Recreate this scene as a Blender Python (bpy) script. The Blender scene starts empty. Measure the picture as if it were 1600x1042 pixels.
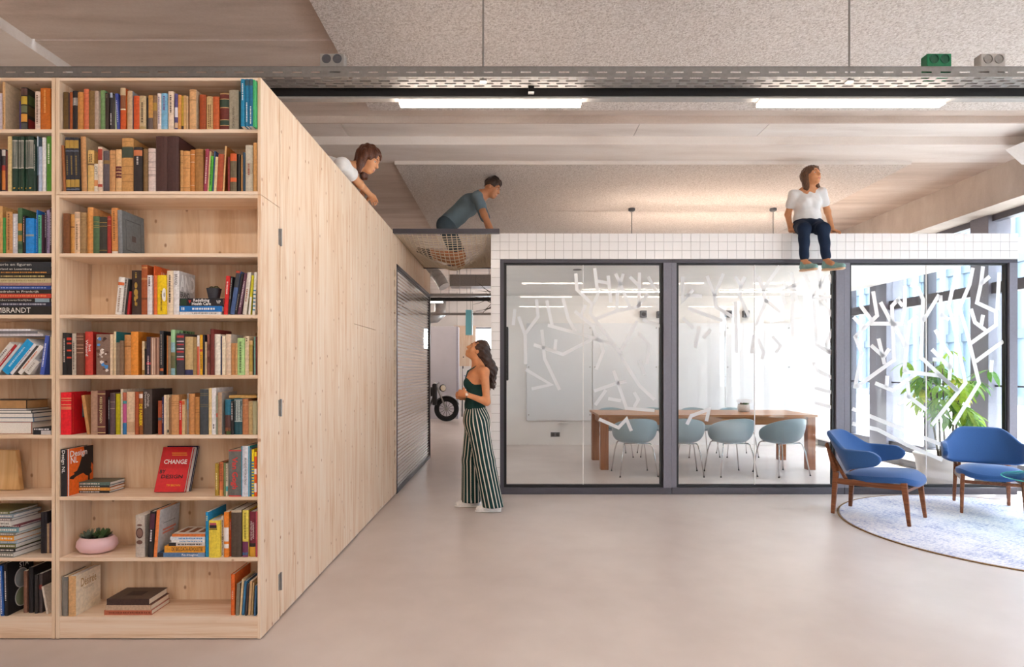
import bpy, bmesh, math, random
import numpy as np
from mathutils import Vector, Matrix, Euler

random.seed(7)
SC = bpy.context.scene
COL = SC.collection
PI = math.pi

# ------------------------------------------------------------------ camera
F = 930.0            # focal length in pixels of the 1600 px wide frame
HZ = 577.0           # horizon row
CAMZ = 1.40
cam_d = bpy.data.cameras.new('camera')
cam = bpy.data.objects.new('camera', cam_d)
COL.objects.link(cam)
cam.location = (0, 0, CAMZ)
cam.rotation_euler = (PI / 2, 0, 0)
cam_d.sensor_width = 36.0
cam_d.lens = 36.0 * F / 1600.0
cam_d.shift_y = (HZ - 521.0) / 1600.0
cam_d.clip_start = 0.05
cam_d.clip_end = 200
SC.camera = cam

# ------------------------------------------------------------------ view, world, sun
SC.view_settings.view_transform = 'Standard'
SC.view_settings.look = 'None'
SC.view_settings.gamma = 1.0
SC.view_settings.use_curve_mapping = False
SC.view_settings.exposure = 1.55
SC.cycles.max_bounces = 10
SC.cycles.diffuse_bounces = 5
SC.cycles.transparent_max_bounces = 16

world = bpy.data.worlds.new('sky')
SC.world = world
world.use_nodes = True
bg = world.node_tree.nodes['Background']
bg.inputs[0].default_value = (0.86, 0.93, 1.0, 1)
bg.inputs[1].default_value = 7.0

sun_d = bpy.data.lights.new('sun', 'SUN')
sun_d.energy = 9.0
sun_d.angle = 0.03
sun_d.color = (1.0, 0.95, 0.87)
sun = bpy.data.objects.new('sun', sun_d)
COL.objects.link(sun)
sun.location = (12, 12, 12)
sun.rotation_euler = Vector((-0.42, -0.30, -1.0)).to_track_quat('-Z', 'Y').to_euler()

def U(px, py, Y):
    """photo pixel -> world point at depth Y"""
    return Vector(((px - 800.0) * Y / F, Y, CAMZ - (py - HZ) * Y / F))

# ------------------------------------------------------------------ helpers: tags
def tag(o, label=None, cat=None, group=None, kind=None):
    if label: o['label'] = label
    if cat: o['category'] = cat
    if group: o['group'] = group
    if kind: o['kind'] = kind
    return o

def empty(name, loc=(0, 0, 0), rotz=0.0, label=None, cat=None, group=None, kind=None):
    o = bpy.data.objects.new(name, None)
    COL.objects.link(o)
    o.location = loc
    o.rotation_euler = (0, 0, rotz)
    o.empty_display_size = 0.1
    return tag(o, label, cat, group, kind)

def copy_tree(o, parent=None):
    c = o.copy(); COL.objects.link(c); c.parent = parent
    for ch in list(o.children):
        copy_tree(ch, c)
    return c

# ------------------------------------------------------------------ helpers: materials
def lin(h):
    h = h.lstrip('#')
    r = []
    for i in (0, 2, 4):
        c = int(h[i:i + 2], 16) / 255.0
        r.append(c / 12.92 if c <= 0.04045 else ((c + 0.055) / 1.055) ** 2.4)
    return (r[0], r[1], r[2], 1.0)

class NT:
    """tiny node-tree writer"""
    def __init__(s, name):
        s.m = bpy.data.materials.new(name)
        s.m.use_nodes = True
        s.t = s.m.node_tree
        s.b = s.t.nodes['Principled BSDF']
        s.out = s.t.nodes['Material Output']
    def n(s, kind, **kw):
        nd = s.t.nodes.new(kind)
        for k, v in kw.items():
            if k in nd.inputs: nd.inputs[k].default_value = v
            else: setattr(nd, k, v)
        return nd
    def l(s, a, b):
        s.t.links.new(a, b)
    def coord(s, scale=(1, 1, 1), loc=(0, 0, 0)):
        tc = s.n('ShaderNodeTexCoord')
        mp = s.n('ShaderNodeMapping')
        mp.inputs['Scale'].default_value = scale
        mp.inputs['Location'].default_value = loc
        s.l(tc.outputs['Object'], mp.inputs['Vector'])
        return mp.outputs['Vector']
    def noise(s, vec, scale, detail=3, rough=0.5, dist=0.0):
        n = s.n('ShaderNodeTexNoise')
        n.inputs['Scale'].default_value = scale
        n.inputs['Detail'].default_value = detail
        n.inputs['Roughness'].default_value = rough
        n.inputs['Distortion'].default_value = dist
        s.l(vec, n.inputs['Vector'])
        return n.outputs['Fac']
    def ramp(s, fac, stops, interp='LINEAR'):
        r = s.n('ShaderNodeValToRGB')
        e = r.color_ramp.elements
        r.color_ramp.interpolation = interp
        while len(e) < len(stops): e.new(0.5)
        for el, (p, c) in zip(e, stops):
            el.position = p
            el.color = lin(c) if isinstance(c, str) else c
        s.l(fac, r.inputs['Fac'])
        return r.outputs['Color']
    def mix(s, fac, a, b, mode='MIX'):
        m = s.n('ShaderNodeMix', data_type='RGBA', blend_type=mode)
        if hasattr(fac, 'links'): s.l(fac, m.inputs[0])
        else: m.inputs[0].default_value = fac
        for v, k in ((a, 6), (b, 7)):
            if hasattr(v, 'links'): s.l(v, m.inputs[k])
            else: m.inputs[k].default_value = lin(v) if isinstance(v, str) else v
        return m.outputs[2]
    def math(s, op, a, b=0.0):
        m = s.n('ShaderNodeMath', operation=op)
        for v, k in ((a, 0), (b, 1)):
            if hasattr(v, 'links'): s.l(v, m.inputs[k])
            else: m.inputs[k].default_value = v
        return m.outputs[0]
    def bump(s, h, strength=0.3, dist=0.01):
        b = s.n('ShaderNodeBump')
        b.inputs['Strength'].default_value = strength
        b.inputs['Distance'].default_value = dist
        s.l(h, b.inputs['Height'])
        s.l(b.outputs['Normal'], s.b.inputs['Normal'])
    def set(s, col=None, rough=None, metal=None, spec=None):
        if col is not None:
            if hasattr(col, 'links'): s.l(col, s.b.inputs['Base Color'])
            else: s.b.inputs['Base Color'].default_value = lin(col) if isinstance(col, str) else col
        if rough is not None:
            if hasattr(rough, 'links'): s.l(rough, s.b.inputs['Roughness'])
            else: s.b.inputs['Roughness'].default_value = rough
        if metal is not None: s.b.inputs['Metallic'].default_value = metal
        if spec is not None: s.b.inputs['Specular IOR Level'].default_value = spec
        return s.m

_pc = {}
def paint(hexc, rough=0.5, metal=0.0, var=0.06, scale=40.0, spec=0.4):
    """plain coloured surface with a little procedural mottling"""
    key = (hexc, rough, metal, var, scale, spec)
    if key in _pc: return _pc[key]
    t = NT('surface_' + hexc.lstrip('#'))
    c = lin(hexc)
    d = tuple(x * (1 - 2 * var) for x in c[:3]) + (1,)
    e = tuple(min(1, x * (1 + var)) for x in c[:3]) + (1,)
    f = t.noise(t.coord(), scale, 3)
    t.set(t.ramp(f, [(0.3, d), (0.7, e)]), rough, metal, spec)
    _pc[key] = t.m
    return t.m

def wood(name, base, dark, pale, axis='z', knots=True, across=9.0, along=0.55, rough=0.55, loc=(0, 0, 0), knot='#9a6238', plane=None, kscale=2.7):
    t = NT(name)
    sc = {'x': (along, across, across), 'y': (across, along, across), 'z': (across, across, along)}[axis]
    v = t.coord(sc, loc)
    wob = t.noise(t.coord(tuple(0.22 * s for s in sc), loc), 2.2, 3, 0.55)
    w = t.n('ShaderNodeTexNoise')
    w.inputs['Scale'].default_value = 2.0; w.inputs['Detail'].default_value = 5
    w.inputs['Roughness'].default_value = 0.62; w.inputs['Distortion'].default_value = 1.1
    t.l(v, w.inputs['Vector'])
    rings = t.math('FRACT', t.math('MULTIPLY', wob, 14.0))
    rl = t.ramp(rings, [(0.0, (0, 0, 0, 1)), (0.72, (0.12, .12, .12, 1)), (0.95, (1, 1, 1, 1)), (1.0, (0, 0, 0, 1))])
    col = t.ramp(w.outputs['Fac'], [(0.28, dark), (0.5, base), (0.72, pale)])
    big = t.noise(t.coord(tuple(0.16 * s for s in sc), (3, 1, 2)), 3.0, 2)
    amt = t.math('MULTIPLY', rl, t.ramp(big, [(0.45, (0, 0, 0, 1)), (0.62, (0.55, .55, .55, 1))]))
    col = t.mix(amt, col, dark)
    if knots:
        ks = {'x': (1.6, 2.3, 2.3), 'y': (2.3, 1.6, 2.3), 'z': (2.3, 2.3, 1.6)}[axis]
        vo = t.n('ShaderNodeTexVoronoi', feature='F1')
        vo.inputs['Scale'].default_value = kscale
        vo.inputs['Randomness'].default_value = 1.0
        kv = t.coord(ks, loc)
        if plane:                                   # knots laid out in the plane of the board
            vo.voronoi_dimensions = '2D'
            sp = t.n('ShaderNodeSeparateXYZ'); cb = t.n('ShaderNodeCombineXYZ'); t.l(kv, sp.inputs[0])
            a_, b_ = [k for k in 'XYZ' if k != plane.upper()]
            t.l(sp.outputs[a_], cb.inputs['X']); t.l(sp.outputs[b_], cb.inputs['Y']); kv = cb.outputs[0]
        t.l(kv, vo.inputs['Vector'])
        kk = t.ramp(vo.outputs['Distance'], [(0.0, (1, 1, 1, 1)), (0.020, (0.85, .85, .85, 1)), (0.045, (0, 0, 0, 1))])
        col = t.mix(t.math('MULTIPLY', kk, 0.8), col, knot)
    t.bump(w.outputs['Fac'], 0.05, 0.004)
    return t.set(col, rough, 0, 0.35)

# ------------------------------------------------------------------ helpers: mesh
class MB:
    def __init__(s):
        s.v = []; s.f = []; s.mi = []
        s.cur = 0
    def add(s, vs, fs, mi=None):
        b = len(s.v)
        s.v.extend([tuple(p) for p in vs])
        for f in fs:
            s.f.append(tuple(i + b for i in f)); s.mi.append(s.cur if mi is None else mi)
        return s
    def box(s, x0, x1, y0, y1, z0, z1, mi=None):
        vs = [(x, y, z) for x in (x0, x1) for y in (y0, y1) for z in (z0, z1)]
        return s.add(vs, [(0, 1, 3, 2), (4, 6, 7, 5), (0, 4, 5, 1), (2, 3, 7, 6), (0, 2, 6, 4), (1, 5, 7, 3)], mi)
    def hexa(s, p, mi=None):
        """8 points: bottom loop 4, top loop 4"""
        return s.add(p, [(3, 2, 1, 0), (4, 5, 6, 7), (0, 1, 5, 4), (1, 2, 6, 5), (2, 3, 7, 6), (3, 0, 4, 7)], mi)
    def tube(s, pts, r, n=8, closed=False, caps=True, squash=None, mi=None):
        pts = [Vector(p) for p in pts]
        rs = r if isinstance(r, (list, tuple)) else [r] * len(pts)
        N = len(pts)
        vs = []; fs = []
        up = None
        for i, p in enumerate(pts):
            if closed: d = pts[(i + 1) % N] - pts[i - 1]
            elif i == 0: d = pts[1] - pts[0]
            elif i == N - 1: d = pts[-1] - pts[-2]
            else: d = pts[i + 1] - pts[i - 1]
            d.normalize()
            if up is None:
                up = Vector((0, 0, 1)) if abs(d.z) < 0.9 else Vector((1, 0, 0))
            a = d.cross(up)
            if a.length < 1e-6: a = d.orthogonal()
            a.normalize()
            b = a.cross(d).normalized()
            up = b
            q = squash if squash else 1.0
            for k in range(n):
                t = 2 * PI * k / n
                vs.append(p + (a * math.cos(t) + b * math.sin(t) * q) * rs[i])
        m = N if closed else N - 1
        for i in range(m):
            j = (i + 1) % N
            for k in range(n):
                fs.append((i * n + k, i * n + (k + 1) % n, j * n + (k + 1) % n, j * n + k))
        if caps and not closed:
            fs.append(tuple(range(n - 1, -1, -1)))
            fs.append(tuple((N - 1) * n + k for k in range(n)))
        return s.add(vs, fs, mi)
    def bar(s, a, b, w, h, w2=None, h2=None, up=(0, 0, 1), mi=None):
        """rectangular bar from a to b, section w x h, tapering to w2 x h2"""
        a = Vector(a); b = Vector(b); d = (b - a).normalized(); u = Vector(up)
        if abs(d.dot(u)) > 0.95: u = Vector((1, 0, 0))
        x = d.cross(u).normalized(); y = x.cross(d).normalized()
        w2 = w if w2 is None else w2; h2 = h if h2 is None else h2
        p = []
        for c, ww, hh in ((a, w, h), (b, w2, h2)):
            for sx, sy in ((-1, -1), (1, -1), (1, 1), (-1, 1)):
                p.append(c + x * sx * ww / 2 + y * sy * hh / 2)
        return s.hexa(p, mi)
    def lathe(s, prof, n=24, c=(0, 0, 0), sx=1.0, sy=1.0, mi=None):
        vs = []; fs = []
        m = len(prof)
        for r, z in prof:
            for k in range(n):
                t = 2 * PI * k / n
                vs.append((c[0] + r * math.cos(t) * sx, c[1] + r * math.sin(t) * sy, c[2] + z))
        for i in range(m - 1):
            for k in range(n):
                fs.append((i * n + k, i * n + (k + 1) % n, (i + 1) * n + (k + 1) % n, (i + 1) * n + k))
        if prof[0][0] > 1e-5: fs.append(tuple(range(n - 1, -1, -1)))
        if prof[-1][0] > 1e-5: fs.append(tuple((m - 1) * n + k for k in range(n)))
        return s.add(vs, fs, mi)
    def grid(s, fn, nu, nv, wrap_u=False, mi=None):
        vs = [fn(i / (nu if wrap_u else nu - 1), j / (nv - 1)) for i in range(nu) for j in range(nv)]
        fs = []
        for i in range(nu if wrap_u else nu - 1):
            for j in range(nv - 1):
                a = i * nv + j; b = ((i + 1) % nu) * nv + j
                fs.append((a, b, b + 1, a + 1))
        return s.add(vs, fs, mi)
    def quad(s, a, b, c, d, mi=None):
        return s.add([a, b, c, d], [(0, 1, 2, 3)], mi)
    def prism(s, poly, z0, z1, tf=None, mi=None):
        """poly in xy extruded z0..z1, optional point transform"""
        n = len(poly)
        vs = [(x, y, z0) for x, y in poly] + [(x, y, z1) for x, y in poly]
        if tf: vs = [tf(p) for p in vs]
        fs = [tuple(range(n - 1, -1, -1)), tuple(range(n, 2 * n))]
        fs += [(i, (i + 1) % n, (i + 1) % n + n, i + n) for i in range(n)]
        return s.add(vs, fs, mi)
    def mesh(s, name, mats, smooth=False, origin=(0, 0, 0)):
        me = bpy.data.meshes.new(name)
        o = Vector(origin)
        me.from_pydata([tuple(Vector(p) - o) for p in s.v], [], s.f)
        for m in (mats if isinstance(mats, (list, tuple)) else [mats]):
            me.materials.append(m)
        if any(s.mi): me.polygons.foreach_set('material_index', s.mi)
        if smooth: me.polygons.foreach_set('use_smooth', [True] * len(me.polygons))
        me.update()
        return me
    def build(s, name, mats, parent=None, loc=(0, 0, 0), rot=(0, 0, 0), smooth=False, bevel=0, origin=None,
              seg=2, sub=0, solid=0):
        me = s.mesh(name, mats, smooth, origin if origin is not None else (0, 0, 0))
        bm = bmesh.new(); bm.from_mesh(me)
        bmesh.ops.recalc_face_normals(bm, faces=bm.faces)
        bm.to_mesh(me); bm.free()
        o = bpy.data.objects.new(name, me)
        COL.objects.link(o)
        o.parent = parent
        o.location = loc if origin is None else origin
        o.rotation_euler = rot
        if solid:
            m = o.modifiers.new('thick', 'SOLIDIFY'); m.thickness = solid; m.offset = 0
        if bevel:
            m = o.modifiers.new('edge', 'BEVEL'); m.width = bevel; m.segments = seg; m.limit_method = 'ANGLE'
            m.angle_limit = math.radians(40)
        if sub:
            m = o.modifiers.new('sub', 'SUBSURF'); m.levels = sub; m.render_levels = sub
        return o

_tc = {}
def text_mesh(body, size, bold=0.0, sx=1.0):
    key = (body, size, bold, sx)
    if key in _tc: return _tc[key]
    cu = bpy.data.curves.new('lettering', 'FONT')
    cu.body = body; cu.size = size; cu.align_x = 'CENTER'; cu.align_y = 'CENTER'
    cu.resolution_u = 2; cu.offset = bold; cu.fill_mode = 'FRONT'
    cu.space_line = 0.85
    o = bpy.data.objects.new('lettering', cu)
    COL.objects.link(o)
    bpy.context.view_layer.update()
    dg = bpy.context.evaluated_depsgraph_get()
    me = bpy.data.meshes.new_from_object(o.evaluated_get(dg))
    bpy.data.objects.remove(o)
    if sx != 1.0:
        for v in me.vertices: v.co.x *= sx
    _tc[key] = me
    return me

def text(body, size, mat, parent, loc, rot, name='title', bold=0.0, fit=None, fith=None):
    me = text_mesh(body, size, bold)
    w = max(v.co.x for v in me.vertices) - min(v.co.x for v in me.vertices)
    h = max(v.co.y for v in me.vertices) - min(v.co.y for v in me.vertices)
    me = me.copy()
    kx = fit / w if fit else 1.0
    ky = fith / h if fith else (min(kx, 1.0) if fit else 1.0)
    for v in me.vertices:
        v.co.x *= kx; v.co.y *= ky
    me.materials.clear(); me.materials.append(mat)
    o = bpy.data.objects.new(name, me)
    COL.objects.link(o); o.parent = parent
    o.location = loc; o.rotation_euler = rot
    return o

# ------------------------------------------------------------------ helpers: implicit surfaces for bodies
class Sdf:
    def __init__(s):
        s.p = []; s.cuts = []; s.noise = None
    def cap(s, a, b, ra, rb=None, k=0.03, flat=None, sub=False):
        s.p.append(('c', np.array(a, float), np.array(b, float), ra, ra if rb is None else rb, k, flat, sub)); return s
    def ell(s, c, r, R=None, k=0.03, sub=False):
        """R: 3 unit axes as rows (defaults xyz)"""
        s.p.append(('e', np.array(c, float), np.array(r, float), np.eye(3) if R is None else np.array(R, float), 0, k, None, sub)); return s
    def chain(s, pts, rs, k=0.03, flat=None):
        for i in range(len(pts) - 1):
            s.cap(pts[i], pts[i + 1], rs[i], rs[i + 1], k, flat)
        return s
    def cut(s, pt, n):
        s.cuts.append((np.array(pt, float), np.array(n, float) / np.linalg.norm(n))); return s
    def eval(s, h):
        lo = np.full(3, 1e9); hi = -lo
        for q in s.p:
            if q[7]: continue
            if q[0] == 'c':
                r = max(q[3], q[4]) * (max(1, q[6][1]) if q[6] else 1)
                for c in (q[1], q[2]):
                    lo = np.minimum(lo, c - r); hi = np.maximum(hi, c + r)
            else:
                r = q[2].max()
                lo = np.minimum(lo, q[1] - r); hi = np.maximum(hi, q[1] + r)
        lo -= 4 * h; hi += 4 * h
        n = np.ceil((hi - lo) / h).astype(int) + 1
        f = np.full(n, 0.2)
        ax = [lo[i] + h * np.arange(n[i]) for i in range(3)]
        for q in s.p:
            k = q[5]
            m = k + 3 * h + 0.004
            if q[0] == 'c':
                r = max(q[3], q[4]) * (max(1, q[6][1]) if q[6] else 1) + m
                a0 = np.minimum(q[1], q[2]) - r; a1 = np.maximum(q[1], q[2]) + r
            else:
                r = q[2].max() + m
                a0 = q[1] - r; a1 = q[1] + r
            i0 = np.clip(np.floor((a0 - lo) / h).astype(int), 0, n); i1 = np.clip(np.ceil((a1 - lo) / h).astype(int) + 1, 0, n)
            if (i1 <= i0).any(): continue
            X = np.stack(np.meshgrid(*[ax[i][i0[i]:i1[i]] for i in range(3)], indexing='ij'), -1)
            if q[0] == 'c':
                a, b, ra, rb, fl = q[1], q[2], q[3], q[4], q[6]
                P = X - a; D = b - a
                sc = 1.0
                if fl:
                    nn = np.array(fl[0], float); nn /= np.linalg.norm(nn)
                    P = P + ((P @ nn) * (1 / fl[1] - 1))[..., None] * nn
                    D = D + (D @ nn) * (1 / fl[1] - 1) * nn
                    sc = min(1.0, fl[1])
                t = np.clip((P @ D) / max(D @ D, 1e-12), 0, 1)
                d = (np.linalg.norm(P - t[..., None] * D, axis=-1) - (ra + (rb - ra) * t)) * sc
            else:
                P = (X - q[1]) @ q[3].T
                k0 = np.linalg.norm(P / q[2], axis=-1)
                k1 = np.linalg.norm(P / (q[2] ** 2), axis=-1)
                d = k0 * (k0 - 1) / np.maximum(k1, 1e-9)
            sl = tuple(slice(i0[i], i1[i]) for i in range(3))
            g = f[sl]
            if q[7]:
                hh = np.maximum(k - np.abs(g + d), 0) / k
                f[sl] = np.maximum(g, -d) + hh * hh * k * 0.25
            else:
                hh = np.maximum(k - np.abs(g - d), 0) / k
                f[sl] = np.minimum(g, d) - hh * hh * k * 0.25
        if s.noise or s.cuts:
            X = np.meshgrid(*ax, indexing='ij')
            if s.noise: f = f + s.noise(*X)
            for pt, nn in s.cuts:
                f = np.maximum(f, (X[0] - pt[0]) * nn[0] + (X[1] - pt[1]) * nn[1] + (X[2] - pt[2]) * nn[2])
        return f, lo
    def mesh(s, name, mat, h=0.006, parent=None, base=(0, 0, 0), attr=None, relax=2):
        f, lo = s.eval(h)
        ins = f < 0
        n = np.array(f.shape) - 1
        cnt = np.zeros(n, np.int8)
        for a in (0, 1):
            for b in (0, 1):
                for c in (0, 1):
                    cnt += ins[a:a + n[0], b:b + n[1], c:c + n[2]]
        act = (cnt > 0) & (cnt < 8)
        I = np.argwhere(act)
        idx = np.full(n, -1, np.int64); idx[act] = np.arange(len(I))
        pos = np.zeros((len(I), 3)); num = np.zeros(len(I))
        cor = [(a, b, c) for a in (0, 1) for b in (0, 1) for c in (0, 1)]
        for p in cor:
            for d in range(3):
                if p[d]: continue
                q = list(p); q[d] = 1
                fa = f[I[:, 0] + p[0], I[:, 1] + p[1], I[:, 2] + p[2]]
                fb = f[I[:, 0] + q[0], I[:, 1] + q[1], I[:, 2] + q[2]]
                x = (fa < 0) != (fb < 0)
                t = np.where(x, fa / np.where(x, fa - fb, 1), 0)
                e = np.array(p, float)[None, :].repeat(len(I), 0)
                e[:, d] += t
                pos[x] += e[x]; num[x] += 1
        V = (I + pos / num[:, None]) * h + lo
        quads = []
        for d in range(3):
            e1, e2 = (d + 1) % 3, (d + 2) % 3
            sa = [slice(None)] * 3; sb = [slice(None)] * 3
            sa[d] = slice(0, -1); sb[d] = slice(1, None)
            ia, ib = ins[tuple(sa)], ins[tuple(sb)]
            C = np.argwhere(ia != ib)
            C = C[(C[:, e1] > 0) & (C[:, e2] > 0) & (C[:, e1] < n[e1]) & (C[:, e2] < n[e2])]
            o1 = np.zeros(3, int); o1[e1] = 1
            o2 = np.zeros(3, int); o2[e2] = 1
            g = lambda A: idx[A[:, 0], A[:, 1], A[:, 2]]
            Q = np.stack([g(C - o1 - o2), g(C - o2), g(C), g(C - o1)], 1)
            flip = ~ia[C[:, 0], C[:, 1], C[:, 2]]
            Q[flip] = Q[flip][:, ::-1]
            quads.append(Q)
        Q = np.concatenate(quads)
        Q = Q[(Q >= 0).all(1)]
        for _ in range(relax):
            acc = np.zeros_like(V); w = np.zeros(len(V))
            for i in range(4):
                np.add.at(acc, Q[:, i], V[Q[:, (i + 1) % 4]] + V[Q[:, i - 1]])
                np.add.at(w, Q[:, i], 2)
            V = 0.5 * V + 0.5 * acc / np.maximum(w, 1)[:, None]
        me = bpy.data.meshes.new(name)
        W = V - np.array(base, float)
        me.vertices.add(len(W)); me.vertices.foreach_set('co', W.ravel())
        me.loops.add(len(Q) * 4); me.loops.foreach_set('vertex_index', Q.ravel().astype(np.int32))
        me.polygons.add(len(Q))
        me.polygons.foreach_set('loop_start', np.arange(0, len(Q) * 4, 4, dtype=np.int32))
        me.polygons.foreach_set('use_smooth', np.ones(len(Q), bool))
        if attr:
            A = me.attributes.new('stripe', 'FLOAT', 'POINT')
            A.data.foreach_set('value', attr(V).astype(np.float32))
        me.update(calc_edges=True); me.validate()
        me.materials.append(mat)
        o = bpy.data.objects.new(name, me)
        COL.objects.link(o)
        o.parent = parent
        if parent is None: o.location = base
        return o

# =================================================================== materials of the building
def m_concrete(name, a, b, c, rough=0.75, scale=1.0):
    t = NT(name)
    v = t.coord((0.35 * scale, 2.2 * scale, 1.0 * scale))
    f1 = t.noise(v, 2.0, 6, 0.6, 0.4)
    f2 = t.noise(t.coord(), 60, 2)
    col = t.ramp(f1, [(0.3, a), (0.5, b), (0.72, c)])
    col = t.mix(0.12, col, t.ramp(f2, [(0.35, a), (0.65, c)]))
    vo = t.n('ShaderNodeTexVoronoi', feature='F1'); vo.inputs['Scale'].default_value = 2.3
    t.l(t.coord(), vo.inputs['Vector'])
    k = t.ramp(vo.outputs['Distance'], [(0.0, (1, 1, 1, 1)), (0.02, (0, 0, 0, 1))])
    col = t.mix(t.math('MULTIPLY', k, 0.5), col, '#6f6660')
    t.bump(f2, 0.08, 0.004)
    return t.set(col, rough, 0, 0.25)
M_CONC = m_concrete('raw_concrete', '#b3a296', '#c9b8ad', '#d6c9bf')
M_BEAM = m_concrete('beam_concrete', '#b3a59b', '#c2b5ab', '#cfc4bb', scale=0.7)
M_CONCL = m_concrete('pale_concrete', '#d0c4bc', '#ddd3cc', '#e6dfda')

def m_floor():
    t = NT('polished_concrete_floor')
    f1 = t.noise(t.coord((1, 1, 1), (0, 0, .37)), 0.55, 3, 0.5)
    f2 = t.noise(t.coord((1, 1, 1), (4, 2, .61)), 4.0, 3, 0.5)
    col = t.ramp(f1, [(0.3, '#c4b7b2'), (0.5, '#cfc3be'), (0.7, '#d8cdc8')])
    col = t.mix(0.16, col, t.ramp(f2, [(0.3, '#a99e99'), (0.7, '#d6ceca')]))
    r = t.ramp(t.noise(t.coord((1, 1, 1), (9, 2, .43)), 1.3, 3), [(0.3, (0.24,) * 3 + (1,)), (0.7, (0.38,) * 3 + (1,))])
    return t.set(col, 0.33, 0, 0.45)
M_FLOOR = m_floor()

def m_acoustic():
    t = NT('wood_wool_acoustic_board')
    f = t.noise(t.coord(), 62, 3, 0.62, 0.6)
    f0 = t.noise(t.coord(), 0.7, 2)
    col = t.ramp(f, [(0.3, '#aea198'), (0.5, '#d6cbc4'), (0.68, '#e9e2dd')])
    col = t.mix(0.10, col, t.ramp(f0, [(0.3, '#bdb2aa'), (0.7, '#d6cec8')]))
    t.bump(f, 0.9, 0.02)
    return t.set(col, 0.9, 0, 0.1)
M_ACOU = m_acoustic()

M_PLYZ = wood('spruce_panel_upright', '#efd5ba', '#dcb189', '#f5e3cf', 'z', plane='x', kscale=2.2, knot='#a8693c')
M_PLYX = wood('spruce_board_lengthwise', '#efd6bd', '#dab793', '#f5e3d0', 'x', knots=True, across=14)
M_PLYB = wood('spruce_back_panel', '#eccfae', '#d6ae84', '#f3dec4', 'z', across=7, plane='y', kscale=2.0)
M_PLYS = wood('spruce_side', '#ecd2b6', '#d6b590', '#f2dfc8', 'z', across=12, knots=False)
M_FRAME = paint('#4d4a52', 0.4, 0.0, 0.03)
M_FRAMEL = paint('#77747e', 0.4, 0.0, 0.03)
M_BLACK = paint('#1c1b1d', 0.45, 0, 0.05)
M_WHITE = paint('#eeebe8', 0.6, 0, 0.02)
M_WALLW = paint('#e9e4e0', 0.7, 0, 0.015, 4)
M_STEEL = paint('#9b9794', 0.38, 0.75, 0.06)
M_TRAY = paint('#8d8986', 0.6, 0.15, 0.06)
M_CHROME = paint('#d6d4d2', 0.16, 1.0, 0.02)
M_GREY = paint('#aaa6a2', 0.5, 0, 0.04)
M_DGREY = paint('#5d5d62', 0.5, 0, 0.04)
M_TILE = paint('#f1eeec', 0.16, 0, 0.012, 6, 0.5)
M_GROUT = paint('#a9a29d', 0.8, 0, 0.05)

def schlick(t, ior):
    lw = t.n('ShaderNodeLayerWeight'); lw.inputs['Blend'].default_value = 0.5
    f0 = ((ior - 1) / (ior + 1)) ** 2
    return t.math('ADD', t.math('MULTIPLY', t.math('POWER', lw.outputs['Facing'], 5.0), 1 - f0), f0)

def m_glass(name, tint=(1, 1, 1, 1), ior=1.3, rough=0.0):
    t = NT(name)
    tr = t.n('ShaderNodeBsdfTransparent'); tr.inputs['Color'].default_value = tint
    gl = t.n('ShaderNodeBsdfGlossy'); gl.inputs['Roughness'].default_value = rough
    mx = t.n('ShaderNodeMixShader')
    t.l(schlick(t, ior), mx.inputs[0]); t.l(tr.outputs[0], mx.inputs[1]); t.l(gl.outputs[0], mx.inputs[2])
    t.l(mx.outputs[0], t.out.inputs['Surface'])
    return t.m
M_GLASS = m_glass('clear_glass', (0.97, 0.98, 0.98, 1), 1.35)
M_FGLASS = m_glass('facade_glass', (0.95, 0.98, 1.0, 1), 1.3)

def m_frost():
    t = NT('frosted_white_film')
    d = t.n('ShaderNodeBsdfDiffuse'); d.inputs['Color'].default_value = (0.9, 0.9, 0.91, 1)
    tl = t.n('ShaderNodeBsdfTranslucent'); tl.inputs['Color'].default_value = (0.92, 0.92, 0.94, 1)
    tr = t.n('ShaderNodeBsdfTransparent')
    m1 = t.n('ShaderNodeMixShader'); m1.inputs[0].default_value = 0.6
    t.l(d.outputs[0], m1.inputs[1]); t.l(tl.outputs[0], m1.inputs[2])
    m2 = t.n('ShaderNodeMixShader'); m2.inputs[0].default_value = 0.08
    t.l(m1.outputs[0], m2.inputs[1]); t.l(tr.outputs[0], m2.inputs[2])
    t.l(m2.outputs[0], t.out.inputs['Surface'])
    return t.m
M_FROST = m_frost()

def m_printed_glass():
    t = NT('glass_with_printed_lines')
    tc = t.coord((1, 1, 1))
    sp = t.n('ShaderNodeSeparateXYZ'); t.l(tc, sp.inputs[0])
    ln = t.math('FRACT', t.math('MULTIPLY', sp.outputs['Z'], 24.0))
    on = t.math('LESS_THAN', ln, 0.55)
    tr = t.n('ShaderNodeBsdfTransparent'); tr.inputs['Color'].default_value = (0.95, 0.96, 0.97, 1)
    d = t.n('ShaderNodeBsdfDiffuse'); d.inputs['Color'].default_value = (0.86, 0.85, 0.84, 1)
    gl = t.n('ShaderNodeBsdfGlossy'); gl.inputs['Roughness'].default_value = 0.02
    m1 = t.n('ShaderNodeMixShader'); t.l(on, m1.inputs[0]); t.l(tr.outputs[0], m1.inputs[1]); t.l(d.outputs[0], m1.inputs[2])
    m2 = t.n('ShaderNodeMixShader'); t.l(schlick(t, 1.6), m2.inputs[0]); t.l(m1.outputs[0], m2.inputs[1]); t.l(gl.outputs[0], m2.inputs[2])
    t.l(m2.outputs[0], t.out.inputs['Surface'])
    return t.m
M_PGLASS = m_printed_glass()

def m_emit(name, col, s):
    t = NT(name)
    e = t.n('ShaderNodeEmission'); e.inputs[0].default_value = col; e.inputs[1].default_value = s
    t.l(e.outputs[0], t.out.inputs['Surface'])
    return t.m
M_LAMP = m_emit('lamp_glow', (1.0, 0.87, 0.75, 1), 13.0)

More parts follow.
